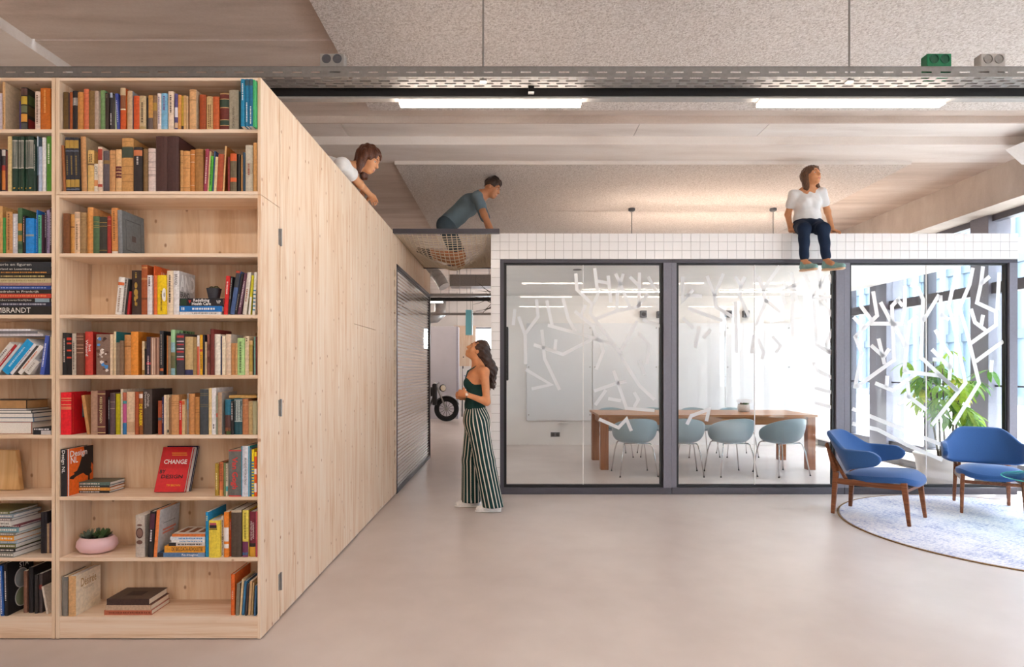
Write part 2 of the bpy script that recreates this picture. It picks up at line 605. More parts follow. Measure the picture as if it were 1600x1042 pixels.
# =================================================================== setting
def struct(name, label, cat, mb=None, mat=None, **kw):
    o = mb.build(name, mat, **kw) if mb else empty(name)
    return tag(o, label, cat, kind='structure')

WX = -1.30            # face of the timber box
BY0 = 3.08            # face of the bookcases
GY = 6.65             # face of the meeting-room front
TOPZ = 2.912
FX = 5.68             # sill of the window side
struct('floor', 'polished pale pinkish grey concrete floor of the whole hall', 'floor',
       MB().box(-7, 6.35, -5.5, 20, -0.2, 0), M_FLOOR)

# ---- ceiling: concrete strips, hung acoustic boards
ceil = struct('ceiling', 'raw concrete ceiling with hung wood-wool boards above the hall', 'ceiling')
ZF, ZB = 3.91, 3.81
slabs = [(-7.2, -5.6, 4.62, ZF + .05), (-7.2, 4.64, 6.02, ZF + .05)]
for x0, y0, y1, z in slabs:
    MB().box(x0, 6.6, y0, y1 - .008, z, z + 0.25).build('concrete_slab', M_CONC, ceil)
# strip between the board and the step, cast in pieces
YS = 6.385
xs = [-7.2, -1.75, 1.30, 2.62, 6.6]
for a, b in zip(xs[:-1], xs[1:]):
    MB().box(a + .004, b - .004, 6.03, YS, ZF - 0.012, ZF + 0.2).build('concrete_strip', M_CONCL, ceil)
MB().box(-7.2, 6.6, 6.012, 6.04, ZF - .02, ZF + .1).build('joint_strip', M_CONC, ceil)
MB().box(-7.2, 6.6, YS, YS + 0.55, ZB, ZF + 0.2).build('dropped_beam', M_CONCL, ceil)
for y0, y1 in ((YS + .552, 7.62), (7.63, 9.0), (9.01, 12.5), (12.51, 20)):
    MB().box(-7.2, 6.6, y0, y1, ZB + .002, ZB + 0.3).build('concrete_slab', M_CONC, ceil)
# wood wool boards
MB().box(-1.362, 6.4, -5.5, 5.70, ZF - .03, ZF + .02).build('acoustic_board', M_ACOU, ceil)
PZ = ZB - .032
for (x0, x1, y0, y1) in ((-1.36, 4.62, 6.90, 8.95), (-1.36, 4.62, 8.96, 11.4)):
    MB().box(x0, x1, y0, y1, PZ, ZB + .001).build('acoustic_board', M_ACOU, ceil)
MB().box(-1.36, 4.62, 6.885, 6.90, PZ - .008, ZB + .001).build('board_edge', M_CONCL, ceil)
# far left pale beam
MB().box(-7.2, -3.72, -5.5, 5.98, ZF - .03, ZF + .2).build('concrete_beam', M_CONCL, ceil)
# beam along the window side
MB().box(5.75, 6.5, -5.5, 20, 3.36, ZB + .15).build('edge_beam', M_BEAM, ceil)

# ---- timber box wall (wall_left)
wl = struct('wall_left', 'tall spruce plywood wall of the timber box beside the passage', 'wall')
T = 0.03
def ypan(y0, y1, z0, z1, name='panel'):
    return MB().box(WX - T, WX, y0, y1, z0, z1).build(name, M_PLYZ, wl, bevel=0.0015)
ypan(3.336, 4.895, 0.012, TOPZ)
ypan(4.898, 5.68, 0.012, 1.773); ypan(4.898, 5.68, 1.777, TOPZ)
ypan(5.683, 6.545, 0.012, TOPZ)
ypan(6.548, 6.64, 0.012, 0.30); ypan(6.548, 6.64, 2.52, TOPZ)
ypan(6.642, 9.45, 2.585, TOPZ, 'fascia')
ypan(6.642, 6.70, 0.012, 2.583)
# strip with a column of round holes
cell = 0.111; nh = 20; n = 20
hm = MB()
for i in range(nh):
    cz = 0.30 + cell * (i + .5); cy = 6.594
    hy, hz_ = 0.046, cell / 2
    sq = []; ci = []
    for k in range(n):
        a = 2 * PI * k / n
        c, s_ = math.cos(a), math.sin(a)
        m = min(hy / abs(c) if abs(c) > 1e-6 else 9, hz_ / abs(s_) if abs(s_) > 1e-6 else 9)
        sq.append((WX, cy + c * m, cz + s_ * m))
        ci.append((WX, cy + c * .040, cz + s_ * .042))
    inn = [(WX - .09, y, z) for (x, y, z) in ci]
    hm.add(sq + ci + inn, [(k, (k + 1) % n, n + (k + 1) % n, n + k) for k in range(n)]
           + [(n + k, n + (k + 1) % n, 2 * n + (k + 1) % n, 2 * n + k) for k in range(n)] + [tuple(range(2 * n, 3 * n))])
hm.build('perforated_strip', M_PLYZ, wl)
for i in range(nh):
    c = {6: '#8aa03a', 2: '#8d7fb0', 13: '#b58d6a', 17: '#5c8a8a'}.get(i, '#3b3430')
    MB().lathe([(0.0, 0), (.036, 0), (.036, .004), (0, .004)], 16).build('hole_disc', paint(c, .6), wl,
        loc=(WX - .03 - .02 * (i % 3), 6.594, 0.30 + cell * (i + .5)), rot=(0, PI / 2, 0))
MB().box(-3.45, WX - T, BY0 + .30, 9.45, TOPZ - .05, TOPZ).build('roof_panel', M_PLYX, wl)
MB().box(-3.45, -3.42, BY0 + .30, 9.45, 0, TOPZ - .05).build('rear_panel', M_PLYZ, wl)
MB().box(-3.45, WX - T, 9.42, 9.45, 0, TOPZ - .05).build('end_panel', M_PLYZ, wl)
# glazed front of the timber box
gw = struct('window_4', 'dark framed glass front of the timber box with fine printed lines', 'window')
fm = MB()
fm.box(WX - .045, WX + .006, 6.702, 6.735, 0.0, 2.585); fm.box(WX - .045, WX + .006, 9.40, 9.45, 0.0, 2.585)
fm.box(WX - .045, WX + .006, 6.702, 9.45, 2.545, 2.585); fm.box(WX - .045, WX + .006, 6.702, 9.45, 0.0, 0.05)
fm.build('frame', M_FRAME, gw)
MB().box(WX - .024, WX - .014, 6.735, 9.40, .05, 2.545).build('pane', M_PGLASS, gw)
# things inside the box that show through the glass
MB().box(-3.42, WX - T, 6.36, 6.642, 0.0, .004).build('inner_floor', M_PLYX, wl) if False else None
MB().box(-3.42, WX - .05, 6.34, 9.42, .001, .006).build('inner_floor', M_PLYX, wl)
MB().box(-3.42, WX - T, 6.3, 6.33, 0, TOPZ - .05).build('inner_panel', M_PLYZ, wl)

# ---- meeting room shell
XL, XR = -0.236, 5.66
RB = 11.05            # rear wall
ROOFZ = 2.92
wf = struct('wall_front', 'white tiled parapet and pier around the meeting room glazing', 'wall')
MB().box(XL + .012, XR, GY + .008, GY + .20, 2.632, ROOFZ - .004).build('parapet_core', M_GROUT, wf)
MB().box(XL + .012, XL + .102, GY + .008, 7.5, 0, 2.632).build('pier_core', M_GROUT, wf)
tm = MB().box(-.0485, .0485, 0, .008, -.0485, .0485).mesh('tile', [M_TILE])
def tile(loc, rz=0, sx=1, sz=1):
    o = bpy.data.objects.new('tile', tm); COL.objects.link(o); o.parent = wf
    o.location = loc; o.rotation_euler = (0, 0, rz); o.scale = (sx, 1, sz)
p = 0.1005
ntx = int((XR - XL) / p)
px_ = (XR - XL) / ntx
for i in range(ntx):
    for j in range(3):
        hh = 0.288 / 3
        tile((XL + px_ * (i + .5), GY, ROOFZ - hh * (j + .5)), 0, px_ / p * 1.0, hh / p)
nrow = 26
for j in range(nrow):
    hh = 2.63 / nrow
    tile((XL + .052, GY, 2.63 - hh * (j + .5)), 0, 1.02, hh / p)
# return of the pier towards the passage: plain tiles in larger courses
for j in range(nrow + 3):
    hh = ROOFZ / (nrow + 3)
    for k in range(3):
        tile((XL, GY + .06 + p * k, ROOFZ - hh * (j + .5)), PI / 2 + PI, 1, hh / p)
rm = MB(); rm.box(XL + .008, XR + .3, GY + .2, RB + .2, 2.77, ROOFZ)
struct('ceiling_meeting_room', 'smooth white ceiling slab over the glazed meeting room', 'ceiling', rm, M_WALLW)
struct('wall_meeting_rear', 'plain white rear wall of the meeting room', 'wall', MB().box(XL + .008, XR + .4, RB, RB + .2, 0, 2.77), M_WALLW)
struct('wall_meeting_side', 'white side wall between meeting room and passage', 'wall', MB().box(XL + .008, -.105, GY + .5, RB, 0, 2.77), M_WALLW)

# ---- three big glazed bays
bays = [(781, 1049.5, 790, 1034), (1049.5, 1319.5, 1060, 1304), (1319.5, 1590, 1331, 1575)]
FY = GY + 0.02
def xg(px): return (px - 800) * FY / F
def zg(py): return CAMZ - (py - HZ) * FY / F
post = {0: (xg(781), xg(790)), 1: (xg(1041), xg(1058.5)), 2: (xg(1309), xg(1330.5)), 3: (xg(1580), xg(1590))}
wnames = ['leftmost bay', 'middle bay', 'bay by the facade']
WIN = []
for i, (a, b, pa, pb) in enumerate(bays):
    w = struct('window_%d' % (i + 1), ['dark framed glazed bay next to the passage with faint branch film',
        'dark framed glazed bay in front of the long table with branch film',
        'dark framed glazed bay beside the facade with bold white branch film'][i], 'window')
    WIN.append(w)
    xa, xb = xg(a), xg(b)
    fm = MB()
    fm.box(xa + .001, xb - .001, FY, FY + .10, zg(773), zg(762) )
    fm.build('sill_rail', M_FRAME, w, bevel=.004)
    fm = MB(); fm.box(xa + .001, xb - .001, FY, FY + .10, zg(410.5), zg(405.5)); fm.build('head_rail', M_FRAME, w)
    x0 = xa if i == 0 else xa
    fm = MB(); fm.box(xa + .001, xg(pa) - .02, FY, FY + .10, zg(762), zg(410.5)); fm.build('stile', M_FRAMEL if i else M_FRAME, w)
    fm = MB(); fm.box(xg(pb) + .02, xb - .001, FY, FY + .10, zg(762), zg(410.5)); fm.build('stile', M_FRAMEL, w)
    # slim inner bead
    fm = MB(); x0, x1, z0, z1 = xg(pa) - .02, xg(pb) + .02, zg(762), zg(410.5)
    bd = .03
    fm.box(x0, x0 + bd, FY + .03, FY + .075, z0, z1); fm.box(x1 - bd, x1, FY + .03, FY + .075, z0, z1)
    fm.box(x0 + bd, x1 - bd, FY + .03, FY + .075, z0, z0 + bd); fm.box(x0 + bd, x1 - bd, FY + .03, FY + .075, z1 - bd * .6, z1)
    fm.build('glazing_bead', M_BLACK, w)
    xm = xg((912, 1182, 1452)[i])
    for (g0, g1) in ((x0 + bd, xm - .004), (xm + .004, x1 - bd)):
        MB().box(g0, g1, FY + .049, FY + .055, z0 + bd, z1 - bd * .6).build('pane', M_GLASS, w)
    MB().box(xm - .004, xm + .004, FY + .047, FY + .057, z0 + bd, z1 - bd * .6).build('glass_joint', M_WHITE, w)

# branch film, polylines in photo pixels on the glass plane
def film(win, pts, wpx=7.0):
    P = [Vector(((x - 800) * (FY + .04) / F, CAMZ - (y - HZ) * (FY + .04) / F)) for x, y in pts]
    hw = wpx * (FY / F) / 2
    L = []; R = []
    for i, q in enumerate(P):
        if i == 0: d = P[1] - P[0]
        elif i == len(P) - 1: d = P[-1] - P[-2]
        else:
            d = (P[i] - P[i - 1]).normalized() + (P[i + 1] - P[i]).normalized()
        d.normalize(); nrm = Vector((-d.y, d.x))
        m = 1.0
        if 0 < i < len(P) - 1:
            e = (P[i] - P[i - 1]).normalized(); c = abs(Vector((-e.y, e.x)).dot(nrm)); m = 1 / max(c, .5)
        L.append(q + nrm * hw * m); R.append(q - nrm * hw * m)
    y = FY + .0475
    mb = MB()
    nn = len(P)
    mb.add([(q.x, y, q.y) for q in L] + [(q.x, y, q.y) for q in R], [(i, i + 1, nn + i + 1, nn + i) for i in range(nn - 1)])
    mb.build('branch_film', M_FROST, WIN[win])
def Z(o, s, pts): return [(o[0] + x / s, o[1] + y / s) for x, y in pts]
o3, s3 = (1330, 400), 4.737
W3 = [[(980, 75), (965, 200), (935, 345), (1075, 410), (1075, 510), (890, 645)], [(1030, 150), (965, 205)], [(1100, 120), (1085, 400)],
      [(890, 390), (920, 490), (1000, 550)], [(980, 435), (965, 520)],
      [(905, 85), (880, 210), (805, 385), (870, 600), (950, 940), (760, 1250)],
      [(775, 140), (725, 370), (775, 560), (850, 940), (600, 1250)], [(730, 470), (665, 430)],
      [(440, 210), (500, 240), (535, 320), (520, 750), (790, 1000)], [(655, 285), (535, 480)],
      [(665, 290), (665, 560)], [(395, 855), (660, 885), (800, 1000)], [(490, 440), (435, 490), (395, 860)],
      [(320, 500), (405, 670)], [(220, 340), (300, 490)], [(400, 215), (400, 370), (380, 500), (145, 500)], [(345, 320), (385, 370)],
      [(350, 320), (305, 370), (320, 770), (40, 970)], [(205, 610), (250, 800)], [(150, 660), (245, 745)], [(285, 685), (245, 745)],
      [(165, 260), (195, 440), (30, 600)], [(75, 370), (150, 470)], [(20, 450), (95, 530)], [(30, 590), (80, 720), (30, 980)],
      [(470, 880), (310, 995), (180, 940)], [(270, 885), (265, 975)], [(420, 930), (430, 1040), (560, 1140)],
      [(625, 545), (700, 680), (745, 740), (730, 920)], [(600, 690), (740, 830)], [(605, 765), (665, 765)],
      [(1130, 630), (925, 780)], [(1045, 770), (1040, 860)], [(350, 1100), (440, 1040)],
      [(10, 1130), (180, 1200), (500, 1330), (760, 1430)], [(10, 1240), (200, 1285), (420, 1400), (680, 1510)]]
for q in W3: film(2, Z(o3, s3, q), 6.2)
o2, s2 = (1050, 400), 5.926
W2 = [[(480, 160), (395, 360), (325, 180)], [(395, 350), (410, 470), (560, 560)], [(585, 190), (640, 270), (680, 190)], [(640, 270), (630, 370), (720, 570)],
      [(1000, 90), (850, 310), (800, 190)], [(850, 310), (860, 400), (1010, 520)], [(1105, 150), (1160, 420)], [(1200, 240), (1020, 330), (1050, 450)],
      [(1035, 240), (1075, 300)], [(1115, 300), (1120, 750)], [(1230, 170), (1315, 370)], [(1340, 100), (1395, 360)], [(1420, 170), (1310, 390)],
      [(1455, 170), (1510, 290)], [(1510, 370), (1320, 400), (1340, 820), (1510, 920)], [(1400, 410), (1510, 590)], [(1510, 640), (1425, 830)],
      [(100, 190), (100, 420), (200, 310)], [(130, 360), (280, 370)], [(150, 480), (330, 550), (470, 600)], [(100, 570), (200, 670)],
      [(1420, 830), (1510, 930)], [(1310, 980), (1350, 1060), (1510, 1140)], [(1320, 1220), (1510, 1270)], [(1320, 1355), (1510, 1410)],
      [(140, 1560), (180, 1480), (345, 1420), (320, 1530)], [(600, 1340), (740, 1345)], [(255, 650), (215, 850)], [(360, 680), (290, 760)],
      [(800, 760), (850, 900), (830, 960)], [(930, 740), (1010, 830), (960, 900)], [(590, 420), (600, 900)], [(760, 730), (740, 900)], [(880, 400), (780, 640)]]
for q in W2: film(1, Z(o2, s2, q), 5.6)
o1, s1 = (780, 400), 5.926
W1 = [[(710, 160), (720, 310), (860, 440), (845, 530), (1130, 910)], [(885, 110), (915, 350), (870, 450)], [(1010, 180), (1035, 430)], [(905, 230), (1010, 250)],
      [(1080, 160), (1210, 470)], [(1150, 160), (1095, 350), (1090, 500)], [(1300, 150), (1295, 480)], [(1210, 190), (1290, 270)], [(1380, 190), (1460, 340)],
      [(900, 580), (1080, 510), (1280, 470), (1380, 350)], [(700, 510), (870, 650), (915, 780)], [(800, 450), (760, 550)],
      [(590, 390), (640, 580), (710, 710)], [(440, 410), (490, 640)], [(345, 400), (360, 560), (240, 720)], [(145, 490), (130, 640)], [(180, 560), (240, 730), (245, 1000)],
      [(450, 640), (850, 750), (1050, 820)], [(320, 820), (590, 910), (860, 770)], [(525, 770), (515, 880)], [(395, 680), (420, 950), (560, 1240)],
      [(245, 1050), (480, 1190), (300, 1230)], [(930, 780), (965, 880), (900, 1050)], [(1280, 600), (1130, 880)], [(1330, 590), (1500, 650)], [(1290, 710), (1390, 830), (1370, 1000)],
      [(880, 1250), (1080, 1180), (1180, 1160)], [(1060, 1060), (1180, 1410), (1440, 1430)], [(1110, 900), (1300, 1200), (1440, 1330)], [(1300, 970), (1350, 1100)],
      [(1010, 1320), (1130, 1340)], [(1250, 1260), (1290, 1330), (1250, 1400)], [(890, 1380), (990, 1240)],
      [(925, 1510), (1105, 1590), (1180, 1510), (1225, 1620)]]
for q in W1: film(0, Z(o1, s1, q), 5.2)

# ---- window side of the hall
wr = struct('wall_right', 'dark framed window facade with grey columns along the hall', 'wall')
MB().box(FX, 6.30, GY + .2, 20, 0, .10).build('sill_plinth', M_DGREY, wr, bevel=.004)
MB().box(FX - .02, 6.30, GY + .2, 20, .10, .13).build('sill_top', M_WHITE, wr, bevel=.004)
MB().box(6.0, 6.30, -5.5, GY + .2, 0, .13).build('sill_plinth', M_DGREY, wr)
cols = [(11.15, 11.55), (9.62, 10.08), (7.56, 7.86), (5.2, 5.5), (2.8, 3.1), (0.2, 0.5), (-2.4, -2.1), (-5.0, -4.7), (13.3, 13.6), (15.6, 15.9)]
for y0, y1 in cols:
    MB().box(6.05, 6.34, y0, y1, .13, 3.36).build('column', M_FRAMEL, wr, bevel=.004)
for y in (8.72, 10.75, 12.4, 14.5, 6.5, 4.1, 1.6, -1.0, -3.5, 17.0):
    MB().box(6.10, 6.22, y, y + .10, .13, 3.36).build('mullion', M_FRAME, wr)
for z, h, d in ((2.36, .14, .12), (.13, .12, .12), (1.18, .02, .03), (3.28, .08, .10)):
    MB().box(6.15 - d / 2, 6.15 + d / 2, -5.5, 20, z, z + h).build('transom', M_FRAME, wr)
ys = [-5.5, -4.85, -2.25, .35, 2.95, 5.35, 7.7, 9.85, 11.35, 13.45, 15.75, 20]
for a, b in zip(ys[:-1], ys[1:]):
    MB().box(6.155, 6.165, a + .01, b - .01, .25, 3.28).build('pane', M_FGLASS, wr)
# rear side of the hall, behind the camera: posts, sill, glazing
struct('wall_rear', 'plain white wall behind the viewer', 'wall', MB().box(-7, 6.3, -5.5, -5.3, 0, 4.1), M_WALLW)
struct('wall_far_left', 'plain white wall far behind the bookcases', 'wall', MB().box(-7.2, -7, -5.5, 20, 0, 4.1), M_WALLW)
wfar = struct('wall_far', 'pale wall with a bright window at the far end of the passage', 'wall')
for x0, x1, z0, z1 in ((-7, -1.30, 0, 4.1), (0.3, 6.3, 0, 4.1), (-1.30, .3, 0, 2.05), (-1.30, .3, 2.80, 4.1)):
    MB().box(x0, x1, 19.8, 20, z0, z1).build('wall_piece', M_WALLW, wfar)
MB().box(-1.30, .3, 19.86, 19.9, 2.05, 2.10).box(-1.30, .3, 19.86, 19.9, 2.75, 2.80).box(-.55, -.49, 19.86, 19.9, 2.1, 2.75).build('window_frame', M_FRAME, wfar)

# =================================================================== outside
struct('ground_outside', 'pale paved ground outside the window facade', 'ground', MB().box(6.4, 60, -40, 60, -.5, -.15), paint('#9d9c98', .9))
bl = tag(empty('office_building', (22, 8, -.15)), 'pale office building with upright fins seen through the facade', 'building')
MB().box(0, 8, -30, 34, 0, 14).build('body', paint('#4d5a66', .4), bl)
for k in range(64):
    MB().box(-.28, 0, -30 + k, -29.8 + k, .4, 14).build('fin', paint('#7c858d', .6), bl)
for k in range(4):
    MB().box(-.12, 0, -30, 34, 3.3 * k + 2.9, 3.3 * k + 3.3).build('floor_band', paint('#3c4650', .6), bl)

# =================================================================== cable tray, light rail, lamps
def cable_tray(y, label):
    z0, z1 = 3.172, 3.228
    y0, y1 = y, y + .15
    root = empty('cable_tray', (0, y, z0), label=label, cat='cable tray')
    L = 6.35
    # near flange with a row of slots, perforated bottom, far flange
    def pl(name, mk, mat=M_TRAY):
        m = MB(); mk(m); return m.build(name, mat, root, loc=(0, -y, -z0))
    n = 110; dx = 2 * L / n
    def near(m):
        m.box(-L, L, y0, y0 + .002, z0, z0 + .020); m.box(-L, L, y0, y0 + .002, z0 + .030, z1)
        for i in range(n):
            m.box(-L + i * dx, -L + (i + .45) * dx, y0, y0 + .002, z0 + .020, z0 + .030)
        m.box(-L, L, y0 - .004, y0 + .012, z1, z1 + .003); m.box(-L, L, y0 - .003, y0 + .001, z0 - .004, z0 + .002)
    pl('side_flange', near)
    def far(m):
        m.box(-L, L, y1 - .002, y1, z0, z1)
    pl('side_flange', far)
    def bot(m):
        k = 4; w = (y1 - y0) / (k * 2 + 1)
        for r in range(k + 1):
            m.box(-L, L, y0 + r * 2 * w, y0 + r * 2 * w + w, z0, z0 + .002)
        for r in range(k):
            for i in range(n):
                o = (i + .5 * (r % 2)) * dx
                m.box(-L + o, -L + o + .38 * dx, y0 + (r * 2 + 1) * w, y0 + (r * 2 + 2) * w, z0, z0 + .002)
    pl('perforated_base', bot)
    return root
tray = cable_tray(3.60, 'long perforated steel cable tray hung above bookcases and passage')
for px in (755, 1327):
    x = (px - 800) * 3.66 / F
    o = MB().tube([(0, 0, 0), (0, 0, ZF - .032 - 3.174)], .006, 8).build('threaded_rod', M_STEEL, tray, loc=(x, .06, .002))
    MB().box(-.02, .02, -.02, .02, -.006, .006).build('hanger_plate', M_STEEL, tray, loc=(x, .06, .0))
MB().box(-.018, .018, -.02, .02, 0, .045).build('hanger_clip', M_BLACK, tray, loc=((830 - 800) * 3.75 / F, .152, -.03))
def light_rail(y, label, lamps, llabels, group='linear lamps on the light rails'):
    z0, z1 = 3.128, 3.198
    r = empty('light_rail', (0, y, z0), label=label, cat='light rail')
    MB().box(-6.3, 6.3, 0, .065, .012, z1 - z0).build('trunking', M_BLACK, r)
    MB().box(-6.3, 6.3, .006, .059, 0, .012).build('cover_strip', M_GREY, r)
    for x in (-5.0, -2.4, 0.2, 2.9, 5.4):
        MB().box(x - .015, x + .015, -.03, .065, z1 - z0, z1 - z0 + .004).build('hanger_clip', M_STEEL, r)
    for (x0, x1), lb in zip(lamps, llabels):
        t = empty('linear_lamp', ((x0 + x1) / 2, y, z0 - .034), label=lb, cat='lamp', group=group)
        h = (x1 - x0) / 2
        MB().box(-h, h, .004, .061, .022, .034).build('housing', M_WHITE, t)
        MB().box(-h, h, .002, .063, 0, .022).build('diffuser', M_LAMP, t)
def lx(px): return (px - 800) * 3.80 / F
light_rail(3.79, 'black light rail running just behind the cable tray', [(lx(624), lx(908)), (lx(1187), lx(1476)), (-4.6, -3.4)],
    ['lit linear lamp on the rail above the passage entrance', 'lit linear lamp on the rail above the lounge chairs', 'lit linear lamp on the rail behind the bookcases'])
for k, y in enumerate((1.6, -.6, -2.8)):
    light_rail(y, ['black light rail over the viewer', 'black light rail behind the viewer', 'black light rail by the rear windows'][k],
        [(-4.6, -3.4), (-2.2, -1.0), (.2, 1.4), (2.6, 3.8), (4.8, 6.0)], ['lit linear lamp hung over the open hall floor'] * 5, 'lamps over the open hall floor')

def socket_block(px, mat, label, mat2=None):
    c = U(px, 103, 3.68)
    o = empty('socket_block', (c.x, 3.655, 3.1765), label=label, cat='power socket')
    MB().box(-.075, .075, -.03, .03, 0, .148).build('housing', mat, o, bevel=.006)
    for s in (-.033, .033):
        q = MB().lathe([(.0, 0), (.026, 0), (.028, -.004), (.024, -.004), (.022, .012), (0, .012)], 20).build('socket_face', mat2 or mat, o, loc=(s, -.031, .113), rot=(-PI / 2, 0, 0))
        for d in (-.009, .009):
            MB().lathe([(0, 0), (.004, 0), (.004, .002), (0, .002)], 8).build('contact_hole', M_BLACK, q, loc=(d, 0, .010))
    return o
socket_block(523, M_GREY, 'grey double power socket with a black insert on the cable tray', M_DGREY)
socket_block(1458, paint('#1f7a52', .4), 'green double power socket standing on the cable tray', paint('#12533a', .4))
socket_block(1541, paint('#b9b3af', .4), 'pale grey double power socket at the tray beside the green one', paint('#8f8a86', .4))

# unseen lamp added behind the parapet to brighten the ceiling; drop rods are real
y = 8.8; xa, xb = (987 - 800) * y / F, (1208 - 800) * y / F
o = empty('pendant_fill_lamp', ((xa + xb) / 2, y, 3.34), label='unseen linear lamp added on two grey drop rods to brighten the ceiling', cat='lamp')
hw = (xb - xa) / 2
for s_ in (-1, 1):
    MB().tube([(s_ * hw, 0, .05), (s_ * hw, 0, PZ - 3.34 - .04)], .009, 8).build('drop_rod', M_GREY, o)
    MB().lathe([(.03, 0), (.05, .012), (.05, .045)], 16).build('ceiling_cap', M_DGREY, o, loc=(s_ * hw, 0, PZ - 3.34 - .045))
MB().box(-hw - .32, hw + .92, -.08, .08, .012, .044).build('housing', M_WHITE, o)
MB().box(-hw - .3, hw + .9, -.075, .075, 0, .012).build('diffuser', M_LAMP, o)
# pale box hanging near the facade
o = empty('air_diffuser', (5.60, 6.3, 3.60), label='white tapered air diffuser hung under the beam near the facade', cat='air diffuser')
MB().hexa([(-.12, -.2, 0), (.5, -.2, 0), (.5, .1, 0), (-.12, .1, 0), (-.30, -.2, .16), (.5, -.2, .16), (.5, .1, .16), (-.30, .1, .16)]).build('hood', M_WHITE, o, bevel=.004)
MB().box(-.02, .2, -.1, .0, .16, .21).build('neck', M_GREY, o)

# unseen lamps added out of view to brighten the deep part of the hall
for k, (x0, x1, y, lb) in enumerate(((-5.8, -3.4, 13.6, 'unseen linear lamp added for light behind the timber box'), (.6, 3.4, 13.6, 'unseen linear lamp added for light behind the meeting room'), (-5.8, -3.6, 16.6, 'unseen linear lamp added for light left of the lilac partition'), (.4, 3.4, 16.6, 'unseen linear lamp added for light right of the far window'))):
    q = empty('linear_lamp', ((x0 + x1) / 2, y, 3.12), label=lb, cat='lamp')
    h = (x1 - x0) / 2
    MB().box(-h, h, -.03, .03, .022, .05).build('housing', M_WHITE, q); MB().box(-h, h, -.028, .028, 0, .022).build('diffuser', M_LAMP, q)
    MB().tube([(-h + .1, 0, .05), (-h + .1, 0, ZB - 3.12)], .004, 6).tube([(h - .1, 0, .05), (h - .1, 0, ZB - 3.12)], .004, 6).build('suspension_wire', M_STEEL, q)

# =================================================================== bookcases
S0 = F / BY0                       # px per metre at the shelf front
def sx(px): return (px - 800) / S0
def sz(py): return CAMZ - (py - HZ) / S0
BT = 0.019
ROWS = [201.5, 298.5, 395.5, 491.5, 586, 679.5, 776, 871.5, 963.5]       # shelf top edges
DEP = 0.235
def bookcase(name, label, x0, x1, ztop, rows, zbot, top_h=None, plinth=False, side_r=True):
    r = empty(name, ((x0 + x1) / 2, BY0, zbot), label=label, cat='bookcase')
    L = (-(x0 + x1) / 2, -BY0, -zbot)
    def part(nm, mat, *b):
        return MB().box(*b).build(nm, mat, r, loc=L, bevel=.0012)
    part('side_panel', M_PLYS, x0, x0 + BT, BY0, BY0 + DEP + .014, zbot, ztop)
    part('side_panel', M_PLYZ if side_r else M_PLYS, x1 - .017, x1, BY0, BY0 + DEP + .014, zbot, ztop)
    part('back_panel', M_PLYB, x0 + BT, x1 - .017, BY0 + DEP, BY0 + DEP + .014, zbot, ztop)
    part('top_board', M_PLYX, x0 + BT, x1 - .017, BY0 + .001, BY0 + DEP, ztop - .016, ztop)
    for py in rows:
        part('shelf', M_PLYX, x0 + BT, x1 - .017, BY0 + .002, BY0 + DEP, max(sz(py) - BT, zbot), sz(py))
    if plinth:
        part('plinth', M_PLYX, x0 + BT, x1 - .017, BY0 + .004, BY0 + .022, zbot, sz(rows[-1]) - BT)
    return r
ZSPLIT = sz(303.8)
bc_up = bookcase('bookcase', 'upper spruce corner bookcase with two full book shelves', sx(86.8), WX, TOPZ - .002, ROWS[:2], ZSPLIT + .001)
bc_lo = bookcase('bookcase', 'lower spruce corner bookcase hinged as a secret door', sx(86.8), WX, ZSPLIT - .002, ROWS[2:], .006, plinth=True)
bc_left = bookcase('bookcase', 'adjoining full-height spruce bookcase reaching past the corner one', sx(85.6) - 1.06, sx(85.6), TOPZ - .002, ROWS, .006, plinth=True, side_r=False)
for py in (371, 637, 908):
    Y = WX * F / (437.5 - 800)
    z = CAMZ - (py - HZ) * Y / F
    h = empty('hinge', (WX, Y, z), label='steel butt hinge on the spruce wall, %s' % {371: 'topmost of the three', 637: 'middle of the three', 908: 'lowest of the three'}[py], cat='hinge', group='door hinges')
    MB().box(.0, .002, -.022, .022, -.045, .045).build('leaf', paint('#a9a6a2', .45, .5), h)
    MB().tube([(.006, 0, -.048), (.006, 0, .048)], .006, 10).build('knuckle', M_STEEL, h)
    for dz in (-.03, .03):
        MB().lathe([(.0, 0), (.004, 0), (.003, .002), (0, .002)], 8).build('screw', M_STEEL, h, loc=(.002, .013, dz), rot=(0, PI / 2, 0))

